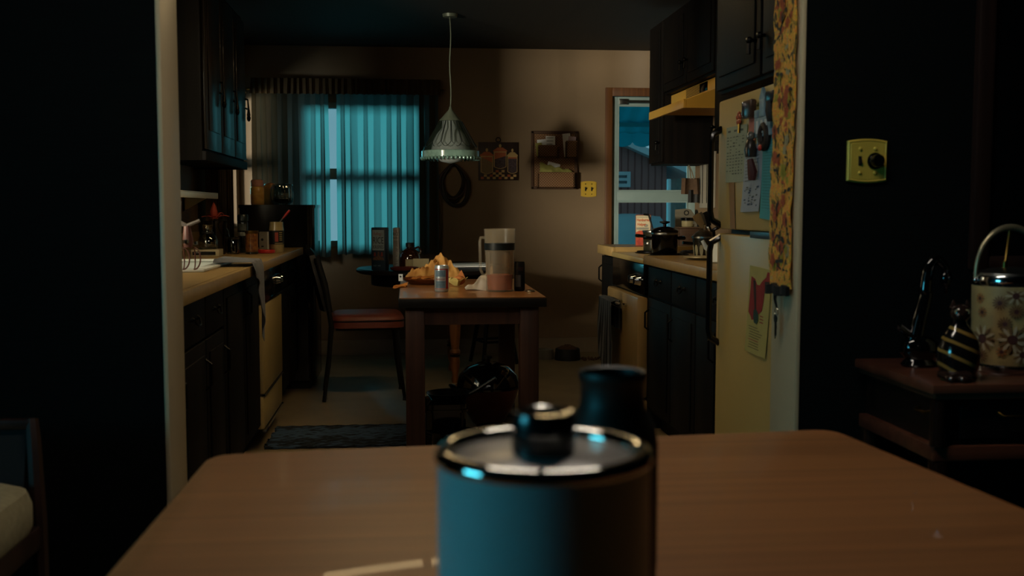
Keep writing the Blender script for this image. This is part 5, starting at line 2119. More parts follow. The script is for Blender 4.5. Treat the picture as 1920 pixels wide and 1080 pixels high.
# ================================================================ ON AND BEHIND THE STOVE
# helper box standing on the far counter piece
ZF = ZC + .012
yk = 6.42
p0, p1 = PY(1188, 470, yk), PY(1217, 403, yk)
def mixbox(m, w, d, h):
    y = -d / 2 - .0006
    m.box((-w * .46, y, h * .03), (w * .46, y + .0005, h * .98), 1)
    y -= .0004
    m.text('Hamburger', (0, y, h * .80), X, Z, h * .085, 2, depth=.0005, width=w * .84, align='CENTER', bold=.03)
    m.text('Helper', (-w * .10, y, h * .66), X, Z, h * .085, 2, depth=.0005, width=w * .56, align='CENTER', bold=.03)
    m.box((-w * .42, y, h * .92), (w * .30, y + .0004, h * .945), 4)
    m.box((-w * .44, y, h * .53), (w * .36, y + .0004, h * .60), 4)
    m.prism([(-w * .46, h * .03), (w * .46, h * .03), (w * .46, h * .44), (w * .1, h * .50), (-w * .25, h * .50), (-w * .46, h * .44)], (0, y, 0), X, Z, (0, .0004, 0), 3)
    m.prism([(w * .18 + w * .14 * math.cos(a), h * .66 + h * .05 * math.sin(a)) for a in [2 * PI * i / 12 for i in range(12)]], (0, y - .0003, 0), X, Z, (0, .0003, 0), 4)
carton('dinner_mix_box', 'orange and white dinner mix box standing beside the pots', p1.x - p0.x, .05, p1.z - ZF, mixbox,
       [mat('rust_carton', '#6a2f1e', .6), mat('cream_white_print', '#c9b998', .6), mat('orange_print', '#b4562c', .6), mat('saucy_red_print', '#93281c', .5, var=.5, scale=(60, 60, 60), col2='#b8431f'), mat('grey_small_type', '#8d8a7c', .7)],
       ((p0.x + p1.x) / 2 + .012, yk, ZF), R(-14))

ZB = ZS + .0145                # burner grates
M_pot = mat('dark_olive_pot_enamel', '#2a2a20', .3, var=.1, coat=.3)
def pot(label, px0, px1, ytop, yk, mt, lid=True, knob_py=None, group=None):
    a, b = PY(px0, 460, yk), PY(px1, 460, yk)
    r = (b.x - a.x) / 2
    h = PY((px0 + px1) / 2, ytop, yk).z - ZB
    t = Thing('cooking_pot', label, 'pot', group)
    t.part('body', MB().lathe([(0, 0), (r * .93, 0), (r * .98, .008), (r, h - .006), (r * 1.03, h), (r * .97, h), (r * .94, .01), (0, .006)], (0, 0, 0), 40), mt)
    m = MB()
    for s in (-1, 1):
        t.part('grip', MB().tube([(s * r * .99, -.035, h * .72), (s * (r + .03), -.03, h * .74), (s * (r + .038), 0, h * .745), (s * (r + .03), .03, h * .74), (s * r * .99, .035, h * .72)], [.008, .010, .011, .010, .008], 8), M_black)
    if lid:
        l = t.part('lid', MB().lathe([(r * 1.03, h + .0005), (r * 1.05, h + .003), (r * 1.04, h + .012), (r * .85, h + .022), (r * .4, h + .032), (0, h + .034)], (0, 0, 0), 40), M_black)
        t.part('knob', MB().lathe([(0, h + .033), (.009, h + .034), (.009, h + .046), (.028, h + .054), (.028, h + .060), (0, h + .064)], (0, 0, 0), 20), M_blackm, l)
    t.part('rim_band', MB().lathe([(r * 1.031, h - .012), (r * 1.042, h - .010), (r * 1.042, h - .001), (r * 1.031, h)], (0, 0, 0), 40), M_steel)
    t.done(((a.x + b.x) / 2, yk, ZB))
    return r, h


pot('olive stock pot standing behind the black pot on the stove', 1206, 1248, 432, 6.04, M_pot, lid=False)
pot('large black cooking pot with lid in front on the stove', 1222, 1270, 436, 5.66, M_black)

# wooden spoon handle in the olive pot
t = Thing('ladle', 'dark ladle with tilted handle resting in the olive stock pot', 'ladle')
a, b = PY(1222, 428, 6.04), PY(1212, 403, 6.04)
m = MB().tube([(a.x - .02, 6.02, ZB + .05), (a.x, 6.02, a.z), (b.x + .01, 6.02, b.z - .002)], [.005, .005, .006], 8)
t.part('shaft', m, M_blackm)
a2, b2 = PY(1207, 402, 6.02), PY(1222, 395, 6.02)
t.part('handle_grip', MB().tube([b + Vector((.01, -.02, 0)), a2, ], [.006, .006], 8), M_blackm)
t.part('bowl', MB().ball((a.x - .02, 6.02, ZB + .042), (.03, .03, .022), 0, 12, 8), M_steel)
t.done()

# red kettle-like pan behind the black pot
p = PY(1283, 483, 5.70)
t = Thing('red_saucepan', 'dark red saucepan between black pot and striped canister', 'saucepan')
rk = .095
hk_ = PY(1283, 452, 5.95).z - ZB
t.part('body', MB().lathe([(0, 0), (rk * .9, 0), (rk, .012), (rk * 1.02, hk_), (rk * .97, hk_), (rk * .94, .014), (0, .008)], (0, 0, 0), 36), mat('dark_red_enamel', '#4c1512', .2, var=.2))
t.part('pan_handle', MB().tube([(-rk * .98, 0, hk_ * .85), (-rk - .06, -.01, hk_ * .95), (-rk - .10, -.015, hk_)], [.007, .009, .009], 8), M_black)
t.done((1.68, 5.68, ZB))

# striped canister with lid on near counter
p = PZ(1318, 486, ZC)
yk = 5.16
a, b = PY(1299, 470, yk), PY(1341, 470, yk)
r = (b.x - a.x) / 2
h = PY(1320, 447, yk).z - ZC
t = Thing('striped_canister', 'dark canister with white oval petals and steel lid beside the stove', 'canister')
bd = t.part('body', MB().lathe([(0, .003), (r * .78, 0), (r * .84, .006), (r, h * .86), (r, h), (0, h)], (0, 0, 0), 40), mat('dark_olive_glaze', '#1f2019', .25, coat=.3))
m = MB()
for q in range(12):
    a_ = 2 * PI * q / 12
    ring = []
    for i in range(14):
        c_ = 2 * PI * i / 14
        z_ = h * .36 + h * .32 * math.sin(c_)
        rr_ = r * (.84 + .16 * min(1, z_ / (h * .86))) + .0012
        aa = a_ + .17 * math.cos(c_) * (1 + .25 * math.sin(c_))
        ring.append((rr_ * math.cos(aa), rr_ * math.sin(aa), z_))
    m.add(ring, [tuple(range(14))], 0)
t.part('white_petals', m, mat('cream_glaze', '#a9a68c', .3), bd)
l = t.part('lid', MB().lathe([(r * 1.02, h + .0005), (r * 1.10, h + .002), (r * 1.10, h + .010), (r * 1.02, h + .013), (r * .7, h + .030), (r * .25, h + .042), (0, h + .043)], (0, 0, 0), 40), M_steel)
t.part('knob', MB().lathe([(0, h + .042), (.004, h + .043), (.005, h + .060), (.008, h + .066), (0, h + .072)], (0, 0, 0), 14), M_chrome, l)
t.done(((a.x + b.x) / 2, yk, ZC))

# white kettle half hidden behind the fridge handle
t = Thing('white_kettle', 'white enamel kettle with black handle half hidden behind the refrigerator', 'kettle')
yk = 4.62
c = PY(1358, 470, yk)
hk_ = PY(1358, 452, yk).z - ZC
t.part('body', MB().lathe([(0, 0), (.062, 0), (.072, .008), (.068, hk_ * .6), (.045, hk_ * .95), (.03, hk_), (0, hk_)], (0, 0, 0), 36), M_white)
t.part('lid', MB().lathe([(.034, hk_), (.03, hk_ + .008), (.008, hk_ + .014), (.008, hk_ + .024), (0, hk_ + .026)], (0, 0, 0), 20), M_black)
t.part('spout', MB().tube([(-.055, 0, .05), (-.085, 0, .07), (-.10, 0, .10)], [.014, .011, .008], 10), M_white)
t.part('kettle_handle', MB().tube([(-.045, 0, hk_ * .9), (-.05, 0, hk_ + .05), (0, 0, hk_ + .075), (.05, 0, hk_ + .05), (.045, 0, hk_ * .9)], [.006, .009, .010, .009, .006], 8), M_black)
t.done((c.x, yk, ZC))

# plate on near counter
p = PZ(1318, 490, ZC)
t_ = MB().lathe([(0, .003), (.055, 0), (.06, .002), (.105, .012), (.103, .015), (.058, .006), (0, .006)], (0, 0, 0), 40)
single('dinner_plate', 'cream plate lying on the right counter in front of the canister', 'plate', t_, mat('cream_plate_glaze', '#b3a583', .25), loc=(1.40, 4.935, ZC))

# wall side: cutting board, paper towels, jar with dark lid, box, utensils
M_lightw = wood('pale_wood', '#9a8560', '#80694a', .5, 'z')
t = Thing('spice_box', 'low brown wooden box behind the stove at the door side', 'box')
yk = 6.50
a, b = PY(1271, 440, yk), PY(1306, 427, yk)
m = MB()
m.box((a.x, yk - .06, ZF), (b.x, yk + .08, PY(1280, 427, yk).z - .004), bev=.004)
t.part('case', m, wood('brown_box_wood', '#4a3526', '#38261b', .5, 'x'))
m = MB()
zt_ = PY(1280, 427, yk).z
m.box((a.x - .004, yk - .064, zt_ - .003), (b.x + .004, yk + .084, zt_ + .006), bev=.003)
t.part('lid', m, wood('brown_lid_wood', '#54402f', '#3a281c', .5, 'x'))
t.done()
zt_ += .0062
p = PY(1287, 426, yk)
hs = PY(1287, 408, yk).z - zt_
bottle('canning_jar', 'cream jar with black lid standing on the brown wooden box', 'jar', [(0, 0), (.036, 0), (.040, .005), (.041, hs * .62), (.036, hs * .72), (0, hs * .72)], mat('cream_filled_jar', '#8f8462', .2, var=.2, scale=(30, 30, 30)), (p.x + .01, yk, zt_),
       [('lid', [(.036, hs * .70), (.046, hs * .70), (.047, hs * .96), (.042, hs), (0, hs)], M_black), ('seal_ring', [(.0372, hs * .60), (.0405, hs * .62), (.0405, hs * .66), (.0372, hs * .68)], M_blackm)])
# leaning boards
def leaning(name, label, cat, px0, px1, py0, py1, yk, mt, lean, th=.016, rr=.012):
    a, b = PY(px0, py1, yk), PY(px1, py0, yk)
    m = MB()
    w, h = abs(b.x - a.x), b.z - a.z
    m.prism(rounded(w, h, rr, 5, 0, h / 2), (0, 0, 0), X, Vector((lean, .12, 1)).normalized(), (0, th, 0), smooth=False)
    single(name, label, cat, m, mt, loc=((a.x + b.x) / 2, yk, ZF if yk > 6.25 else ZC))


t = Thing('utensil_holder', 'dark holder with slanted pale utensils beside the striped canister', 'utensil holder')
yk = 5.34 - .03
c = PY(1338, 470, yk)
hh_ = .105
t.part('pot', MB().lathe([(0, 0), (.04, 0), (.045, .006), (.047, hh_), (.042, hh_), (.040, .01), (0, .008)], (0, 0, 0), 28), M_dglass)
t.done((c.x, yk, ZC))
for k_, (pa, pb, mt, lab) in enumerate((((1331, 447), (1304, 404), M_lightw, 'pale wooden spatula leaning furthest left in the dark holder'), ((1334, 448), (1310, 401), mat('grey_utensil', '#6f6a60', .4), 'grey spatula with long handle leaning in the dark holder'), ((1340, 446), (1322, 402), M_blackm, 'black slotted spoon leaning in the dark holder'))):
    t = Thing('spatula' if k_ < 2 else 'slotted_spoon', lab, 'utensil')
    a, b = PY(*pa, yk), PY(*pb, yk)
    base = Vector((c.x + .008 * (k_ - 1), yk + .012 * (k_ - 1), ZC + .015))
    d = (b - a).normalized()
    m = MB().tube([base, a + Vector((0, .012 * (k_ - 1), 0)), a + (b - a) * .55 + Vector((0, .012 * (k_ - 1), 0))], [.005, .005, .006], 8)
    t.part('shaft', m, mt)
    e0 = a + (b - a) * .5 + Vector((0, .012 * (k_ - 1), 0))
    m = MB()
    n_ = Vector((-d.z, 0, d.x))
    m.prism([(-.012, 0), (.012, 0), (.022, .055), (.018, .075), (-.018, .075), (-.022, .055)], e0, n_, d, (0, .005, 0))
    t.part('blade', m, mt)
    t.done()

t = Thing('cutting_board', 'rounded grey board leaning on the wall corner by the door', 'board')
yk = 6.66
a, b = PY(1289, 462, yk), PY(1330, 391, yk)
w, h = b.x - a.x, b.z - ZF
m = MB()
m.prism([(-w / 2, 0), (w / 2, 0), (w / 2, h * .55), (w * .42, h * .80), (w * .22, h * .97), (0, h), (-w / 2, h * .97)], (0, 0, 0), X, Vector((0, .06, 1)), (0, .018, 0))
t.part('board', m, mat('grey_board', '#6c6658', .5, var=.2, scale=(5, 5, 60)))
t.part('hang_hole_ring', MB().tube([(.0 + .014 * math.cos(q), -.001 + .054 * h, h * .88 + .014 * math.sin(q)) for q in [2 * PI * i / 14 for i in range(14)]], .003, 6, closed=True), M_blackm)
t.done((min((a.x + b.x) / 2, XR - w / 2 - .02), yk, ZF))

# wall telephone list panel / switches on the right wall end
t = Thing('thermometer_panel', 'pale strip panel on the right wall end beside the door', 'panel')
m = MB()
q0, q1 = PX(1315, 380, XR), PX(1343, 320, XR)
xw = XR - .001
m.box((xw - .012, q1.y, CAM_H + .0), (xw, q0.y, 1.50), bev=.003)
t.part('backing', m, mat('pale_wall_panel', '#a9a294', .5, var=.05))
m = MB()
for f in (.2, .48, .78):
    yy_ = q1.y + (q0.y - q1.y) * f
    m.box((xw - .0135, yy_ - .006, CAM_H + .03), (xw - .0118, yy_ + .006, 1.46))
t.part('groove', m, M_blackm)
t.done()
t = Thing('wall_outlet', 'white wall outlet low on the right wall end above the counter', 'outlet')
q = PX(1327, 397, XR)
m = MB()
m.box((xw - .006, q.y - .06, 1.03), (xw, q.y + .06, 1.125), bev=.003)
t.part('plate', m, M_white)
m = MB()
m.box((xw - .008, q.y - .035, 1.10), (xw - .0055, q.y + .035, 1.106))
t.part('slot', m, M_blackm)
t.done()

# oven mitts hung from the wall cabinet corner
t = Thing('oven_mitt', 'brown oven mitt hanging below the wall cabinet beside the door', 'oven mitt')
yk = 6.60
a, b = PY(1284, 364, yk), PY(1309, 334, yk)
m = MB()
w = b.x - a.x
zt_ = PY(1296, 308, yk).z
m.grid(10, 14, lambda u, v: (a.x + w * (u * (1 - .15 * v) + .05 * v), yk + .022 * math.sin(PI * u), a.z + (b.z - a.z) * v), thick=.03)
t.part('mitt', m, mat('brown_quilted_cloth', '#5a4432', .9, var=.25, scale=(40, 40, 40), bump=.4), recalc=False)
a2, b2 = PY(1296, 380, yk), PY(1308, 356, yk)
m = MB()
m.grid(6, 8, lambda u, v: (a2.x + (b2.x - a2.x) * u, yk + .005 + .012 * math.sin(PI * u), a2.z + (b2.z - a2.z) * v), thick=.024)
t.part('lining', m, M_blackm, recalc=False)
m = MB().tube([(b.x - .05, yk - .01, b.z - .005), (b.x - .055, yk - .01, (b.z + zt_) / 2), (b.x - .065, yk - .01, zt_ - .002)], .004, 6)
m.tube([(b.x - .03, yk - .01, b.z - .005), (b.x - .045, yk - .01, (b.z + zt_) / 2), (b.x - .065, yk - .01, zt_ - .002)], .004, 6)
t.part('loop', m, mat('pale_tape', '#8a7e6a', .8))
t.done()

# towel on the oven bar
M_st = stripes('dark_striped_towel', '#14161a', '#56585c', 'y', 9.5, .6, .9, .62, .06)
yb0, yb1 = 5.76, 6.12
def ot(u, v):
    y = yb0 + (yb1 - yb0) * u
    y += (.5 * (yb0 + yb1) + .02 - y) * v * .25
    g = .012 * math.sin(u * 16 + v * 2)
    s = v * .62
    if v < .06:
        a_ = PI * (1 - v / .06)
        return (FR - .070 - .018 * math.cos(a_) * -1 * -1, y, zh_b + .016 + .004 * math.sin(a_))
    return (FR - .090 - .010 + g * min(1, v * 2), y, zh_b + .014 - (v - .06) * (.46 + .12 * math.sin(u * 4 + .4)))
zh_b = .628
m = MB()
m.grid(28, 30, ot, thick=.004)
m2 = MB()
m.grid(28, 10, lambda u, v: (FR - .048 + .006 * math.sin(u * 14), yb0 + .01 + (yb1 - yb0 - .02) * u, zh_b + .016 - .16 * v), thick=.003)
single('kitchen_towel', 'dark striped kitchen towel hanging on the oven bar', 'towel', m, M_st, recalc=False)

# ================================================================ PAPERS AND MAGNETS ON THE REFRIGERATOR
xf_ = RX - .0006


def note(name, label, cat, quad, mats, art=None, curl=.0):
    """quad: pixel corners (bottom-left, bottom-right, top-right, top-left) on the door."""
    P = [PX(a, b, RX) for a, b in quad]
    m = MB()
    def fn(u, v):
        p = (P[0] * (1 - u) + P[1] * u) * (1 - v) + (P[3] * (1 - u) + P[2] * u) * v
        return (xf_ - .0016 - curl * (1 - v) ** 3, p.y, p.z)
    m.grid(6, 8, fn, thick=-.001)
    def at(u, v):
        p = Vector(fn(u, v))
        p.x -= .0022
        return p
    if art:
        art(m, at)
    return single(name, label, cat, m, mats, recalc=False)


def bar(m, at, u0, u1, v0, v1, mi):
    m.add([at(u0, v0), at(u1, v0), at(u1, v1), at(u0, v1)], [(0, 1, 2, 3)], mi)


def calendar(m, at):
    rnd = random.Random(3)
    for c in range(3):
        bar(m, at, .1 + .3 * c, .24 + .3 * c, .90, .935, 1)
    for r in range(13):
        v = .80 - .055 * r
        for c in range(6):
            if rnd.random() < .75:
                u = .06 + .15 * c
                bar(m, at, u, u + rnd.uniform(.05, .11), v, v + rnd.uniform(.012, .024), 1)
    for r in range(5):
        bar(m, at, .06, .94, .80 - .16 * r, .803 - .16 * r, 2)


def letter(m, at):
    rnd = random.Random(6)
    bar(m, at, .35, .75, .90, .925, 2)
    for r in range(8):
        v = .82 - .05 * r
        bar(m, at, .1, .1 + rnd.uniform(.55, .8), v, v + .008, 1)
    for r in range(34):
        u, v = rnd.uniform(.12, .85), rnd.uniform(.07, .38)
        bar(m, at, u, u + rnd.uniform(.03, .12), v, v + rnd.uniform(.008, .03), 2 if rnd.random() < .5 else 1)


def teal_lines(m, at):
    for r in range(26):
        v = .92 - .032 * r
        bar(m, at, .12, .86, v, v + .005, 1)


M_tealp = mat('teal_paper', '#3f9399', .8, var=.06, scale=(20, 20, 20))
M_gnote = mat('grey_green_sheet', '#8c9684', .8, var=.06, scale=(20, 20, 20))
M_blueg = mat('pale_blue_sheet', '#8f9aa6', .8, var=.06, scale=(20, 20, 20))
M_inkg = mat('grey_ink', '#4d5650', .8)
M_inkb = mat('blue_ink', '#2f4560', .8)
note('printed_sheet', 'grey green printed calendar sheet at the left of the freezer door', 'sheet', ((1362, 343), (1397, 340), (1403, 232), (1364, 240)), [M_gnote, M_inkg, mat('faint_rule', '#6a7468', .8)], calendar)
note('pink_slip', 'narrow pink slip above the handwritten letter on the freezer door', 'slip', ((1405, 276), (1416, 270), (1423, 215), (1406, 220)), [mat('salmon_paper', '#a6675c', .8)])
note('letter', 'pale blue handwritten letter with sketch hanging on the freezer door', 'letter', ((1393, 398), (1427, 396), (1433, 265), (1399, 276)), [M_blueg, M_inkg, M_inkb], letter, .006)
note('list', 'long teal ruled list at the right of the freezer door', 'list', ((1428, 409), (1454, 414), (1458, 236), (1433, 242)), [M_tealp, mat('teal_ink', '#2c6d74', .8)], teal_lines, .004)
note('masking_tape', 'brown tape strip hanging under the calendar sheet', 'tape', ((1371, 428), (1380, 430), (1378, 342), (1368, 342)), [mat('brown_tape', '#8a6436', .6)])


def magnet(label, cpx, w, h, mats, parts, name='magnet'):
    """parts: fn(thing, y, z) building local shapes on the door."""
    p = PX(*cpx, RX)
    t = Thing(name, label, 'magnet')
    parts(t, p.y, p.z)
    t.done()


def mg_clip(t, y, z):
    t.part('clip', MB().box((xf_ - .022, y - .040, z - .030), (xf_ - .002, y + .040, z + .028), bev=.005), mat('brown_clip', '#4a352a', .3, .3))
    t.part('chrome_edge', MB().box((xf_ - .026, y + .026, z - .026), (xf_ - .021, y + .036, z + .024), bev=.002), M_chrome)


def mg_flower(t, y, z):
    m = MB()
    for k in range(5):
        a = 2 * PI * k / 5 + .3
        m.ball((xf_ - .008, y + .014 * math.cos(a), z + .016 + .014 * math.sin(a)), (.006, .011, .009), 0, 8, 6)
    t.part('petals', m, mat('orange_red_ceramic', '#a84a2e', .3))
    t.part('stem', MB().tube([(xf_ - .006, y, z + .008), (xf_ - .006, y + .002, z - .032)], .005, 6), M_brassy)


def mg_house(t, y, z):
    m = MB()
    m.box((xf_ - .012, y - .075, z - .055), (xf_ - .002, y + .075, z + .005), bev=.002)
    for a, b, h in ((-.07, -.04, .035), (-.022, .022, .06), (.04, .07, .03)):
        m.box((xf_ - .014, y + a, z + .005), (xf_ - .002, y + b, z + h), bev=.002)
    m.prism([(-.026, 0), (.026, 0), (0, .035)], (xf_ - .014, y, z + .06), Y, Z, (.01, 0, 0))
    t.part('walls', m, mat('blue_grey_resin', '#7f9aa8', .5, var=.3, scale=(50, 50, 50)))
    m = MB()
    for q in (-.05, -.012, .03):
        m.box((xf_ - .015, y + q, z - .045), (xf_ - .0115, y + q + .018, z - .005), bev=.001)
    t.part('painted_windows', m, M_paper)


def mg_ring(t, y, z):
    m = MB()
    m.tube([(xf_ - .012, y + .030 * math.cos(a), z + .034 * math.sin(a)) for a in [2 * PI * i / 18 for i in range(18)]], .0115, 8, closed=True)
    t.part('wreath', m, mat('dark_brown_wreath', '#2a1c16', .7, var=.4, scale=(80, 80, 80), bump=.5))
    t.part('bow', MB().ball((xf_ - .024, y, z - .034), (.006, .014, .010), 0, 8, 6), M_red)


def mg_fig(t, y, z):
    m = MB()
    m.lathe([(0, -.04), (.016, -.038), (.020, -.015), (.014, .01), (.010, .016), (0, .018)], (xf_ - .022, y, z), 18)
    t.part('body', m, mat('grey_brown_figure', '#332a25', .3))
    m = MB()
    m.ball((xf_ - .022, y, z + .028), (.013, .014, .015), 0, 12, 8)
    t.part('head', m, mat('pale_head', '#6d655c', .2, coat=.5))
    m = MB()
    m.tube([(xf_ - .026, y - .012, z - .045), (xf_ - .02, y - .018, z - .085), (xf_ - .02, y - .014, z - .11)], [.010, .016, .012], 8)
    t.part('tassel', m, mat('dark_red_tassel', '#4d1f1c', .6))


def mg_dark(t, y, z):
    t.part('case', MB().box((xf_ - .02, y - .034, z - .018), (xf_ - .002, y + .034, z + .018), bev=.006), mat('dark_blue_clip', '#141c26', .3))
    t.part('grip', MB().tube([(xf_ - .02, y - .01, z - .016), (xf_ - .022, y - .02, z - .045), (xf_ - .018, y - .016, z - .075)], [.010, .014, .010], 8), M_blackm)


def mg_yellow(t, y, z):
    t.part('tag', MB().box((xf_ - .008, y - .016, z - .03), (xf_ - .002, y + .016, z + .03), bev=.002), mat('dull_yellow_tag', '#8c7a34', .5))
    t.part('pin', MB().ball((xf_ - .010, y, z + .018), (.004, .006, .006), 0, 8, 6), M_brassy)


magnet('brown clip magnet with chrome edge at the top of the freezer door', (1412, 204), 0, 0, None, mg_clip)
magnet('small orange flower magnet holding the calendar sheet', (1390, 231), 0, 0, None, mg_flower)
magnet('blue grey castle house magnet in the magnet cluster', (1436, 222), 0, 0, None, mg_house)
magnet('brown wreath magnet holding the teal list', (1440, 256), 0, 0, None, mg_ring)
magnet('figure magnet with pale head and dark red tassel on the letter', (1420, 272), 0, 0, None, mg_fig)
magnet('dark blue clip magnet highest at the right of the freezer door', (1453, 181), 0, 0, None, mg_dark)
magnet('dull yellow tag magnet between brown clip and castle house magnet', (1427, 207), 0, 0, None, mg_yellow)

# yellow page with red mitten picture on the main door
def page(m, at):
    def poly(pts, mi, off=0):
        m.add([at(u, v) - Vector((off, 0, 0)) for u, v in pts], [tuple(range(len(pts)))], mi)
    poly([(.06, .46), (.12, .88), (.30, .86), (.40, .80), (.52, .80), (.62, .85), (.80, .91), (.84, .97), (.97, .97), (.98, .84), (.78, .82), (.74, .62), (.70, .52), (.52, .46), (.44, .40), (.24, .38), (.18, .42)], 1)
    poly([(.22, .84), (.34, .84), (.40, .66), (.44, .50), (.36, .50), (.30, .64)], 2, .0005)
    poly([(.32, .50), (.44, .52), (.54, .48), (.56, .40), (.50, .35), (.38, .36), (.32, .42)], 3, .001)
    rnd = random.Random(12)
    for r in range(3):
        bar(m, at, .62, .62 + rnd.uniform(.12, .2), .45 - .035 * r, .462 - .035 * r, 1)
    for r in range(9):
        u = rnd.uniform(.10, .2)
        v = .30 - .03 * r
        bar(m, at, u, u + rnd.uniform(.45, .68), v, v + .008, 4 if r != 5 else 1)


note('recipe_page', 'tall yellowed page with red mitten picture on the main refrigerator door', 'page', ((1400, 656), (1438, 673), (1449, 507), (1408, 497)), [mat('yellowed_page', '#a39a5a', .75, var=.06, scale=(20, 20, 20)), mat('mitten_red', '#8a1f1f', .7), mat('dark_spoon_print', '#2a1414', .7), mat('dark_green_print', '#0f3a32', .7), mat('brown_print', '#5a5030', .8)], page, .004)
# ================================================================ FLORAL HANGING ON THE RIGHT JAMB
def floral(name):
    m = bpy.data.materials.new(name)
    m.use_nodes = True
    nt = m.node_tree
    b = nt.nodes['Principled BSDF']
    b.inputs['Roughness'].default_value = .85
    tc = nt.nodes.new('ShaderNodeTexCoord')
    mp = nt.nodes.new('ShaderNodeMapping')
    mp.inputs['Scale'].default_value = (22, 22, 15)
    nt.links.new(tc.outputs['Object'], mp.inputs[0])
    nz = nt.nodes.new('ShaderNodeTexNoise')
    nz.inputs['Scale'].default_value = 2.2
    nz.inputs['Detail'].default_value = 5
    nz.inputs['Distortion'].default_value = 1.2
    nt.links.new(mp.outputs[0], nz.inputs['Vector'])
    rp = nt.nodes.new('ShaderNodeValToRGB')
    cr = rp.color_ramp
    cr.elements[0].position, cr.elements[0].color = .34, (*lin('#2c2013'), 1)
    cr.elements[1].position, cr.elements[1].color = .72, (*lin('#c99a7a'), 1)
    for p, c in ((.41, '#6f5a24'), (.455, '#cfa030'), (.50, '#e09434'), (.54, '#cc6a30'), (.58, '#e6bc3a'), (.64, '#9a7a30')):
        e = cr.elements.new(p)
        e.color = (*lin(c), 1)
    nt.links.new(nz.outputs['Fac'], rp.inputs[0])
    nt.links.new(rp.outputs[0], b.inputs['Base Color'])
    return m


M_flo = floral('orange_floral_print')
M_petl = [mat('flower_orange', '#b8562a', .8, var=.3, scale=(60, 60, 60)), mat('flower_yellow', '#a89a2c', .8, var=.3, scale=(60, 60, 60)), mat('leaf_dark', '#2c2617', .8), mat('flower_cream', '#a79a72', .8)]
t = Thing('floral_hanging', 'orange floral cloth strip hanging on the right door jamb', 'cloth hanging')
zf0, zf1 = PX(1470, 538, OR).z, 2.02
yf0, yf1 = YF + .012, YB - .012
xo = OR - .001
wav = lambda v, u: .0035 * math.sin(v * 26 + u * 3) + .002 * math.sin(v * 61)
m = MB()
m.grid(14, 60, lambda u, v: (xo - .006 - abs(wav(v, u)), yf0 + .010 * math.sin(v * 9) * (1 - v) + (yf1 - yf0 - .004) * u, zf0 + (zf1 - zf0) * v), thick=.004)
rnd = random.Random(41)
for k in range(150):
    z = rnd.uniform(zf0 + .03, zf1 - .03)
    y = rnd.uniform(yf0 + .02, yf1 - .02)
    kind = rnd.choice((0, 0, 1, 2, 2, 2, 3))
    n = 5 if kind != 2 else 2
    r = rnd.uniform(.010, .022) if kind != 2 else rnd.uniform(.016, .03)
    a0 = rnd.uniform(0, 6)
    for q in range(n):
        a = a0 + 2 * PI * q / n
        w = .42 if kind != 2 else .2
        pts = []
        for i in range(8):
            c_ = 2 * PI * i / 8
            rr = r * (.55 + .5 * math.cos(c_))
            tt = r * w * math.sin(c_)
            pts.append((xo - .0125 - .00002 * k, max(yf0 + .004, min(yf1 - .004, y + rr * math.cos(a) - tt * math.sin(a))), z + rr * math.sin(a) + tt * math.cos(a)))
        m.add(pts, [tuple(range(8))], kind + 1)
cl = t.part('cloth', m, [M_flo] + M_petl, recalc=False)
m = MB()
m.grid(16, 5, lambda u, v: (xo - .014 - .004 * math.sin(u * 17), yf0 - .004 + (yf1 - yf0 + .006) * u, zf0 - .018 + .024 * v + .004 * math.sin(u * 13)), thick=.012)
t.part('black_band', m, mat('black_ruffle', '#090a0b', .9, bump=.4), recalc=False)
t.done()
t = Thing('key_ring', 'keys hanging from the black band of the floral strip', 'keys')
pk = PX(1470, 548, OR)
xk = xo - .022
zk0 = zf0 - .012
m = MB()
m.tube([(xk, pk.y, zk0), (xk, pk.y + .003, zk0 - .02), (xk + .004, pk.y + .001, zk0 - .04)], [.006, .004, .003], 8)
t.part('strap', m, M_blackm)
m = MB()
m.tube([(xk + .004, pk.y + .012 * math.cos(a), zk0 - .052 + .012 * math.sin(a)) for a in [2 * PI * i / 16 for i in range(16)]], .0018, 6, closed=True)
t.part('ring', m, M_chrome)
for k, (dy, L, mt) in enumerate(((.010, .050, M_brassy), (-.004, .045, M_steel), (-.012, .040, M_iron))):
    m = MB()
    m.prism([(.011 * math.cos(a), .011 * math.sin(a)) for a in [2 * PI * i / 12 for i in range(12)]], (xk + .006 - .004 * k, pk.y + dy, zk0 - .070), Y, Z, (-.002, 0, 0))
    m.prism([(-.004, -.008), (.004, -.008), (.004, -L), (0, -L - .005), (-.006, -L + .004), (-.004, -L + .01), (-.007, -L + .018)], (xk + .006 - .004 * k, pk.y + dy, zk0 - .070), Y, Z, (-.002, 0, 0))
    t.part('key', m, mt)
t.done()

# ================================================================ DIMMER PLATE ON THE GREEN WALL
t = Thing('dimmer_switch', 'large brass plate with round black dimmer knob on the green wall', 'light switch')
yv = YF - .0005
c = PY(1624, 302, yv)
w, h = PY(1661, 302, yv).x - PY(1587, 302, yv).x, PY(1624, 261, yv).z - PY(1624, 344, yv).z
M_dim = mat('polished_brass_plate', '#d8be50', 0.45, 0.25, var=0.12, scale=(14, 14, 14))
m = MB()
o_ = plate_outline(w, h, .05)
n = len(o_)
rows = [(1.0, .0), (1.0, .006), (.93, .0095), (.86, .0075), (.84, .0085)]
vs = [(c.x + a * s, yv - d, c.z + b * s) for s, d in rows for a, b in o_]
fs = []
for i in range(len(rows) - 1):
    for k in range(n):
        k2 = (k + 1) % n
        fs.append((i * n + k, i * n + k2, (i + 1) * n + k2, (i + 1) * n + k))
fs.append(tuple((len(rows) - 1) * n + k for k in range(n)))
fs.append(tuple(range(n)))
m.add(vs, fs, 0, True)
t.part('plate', m, M_dim, sharp=25)
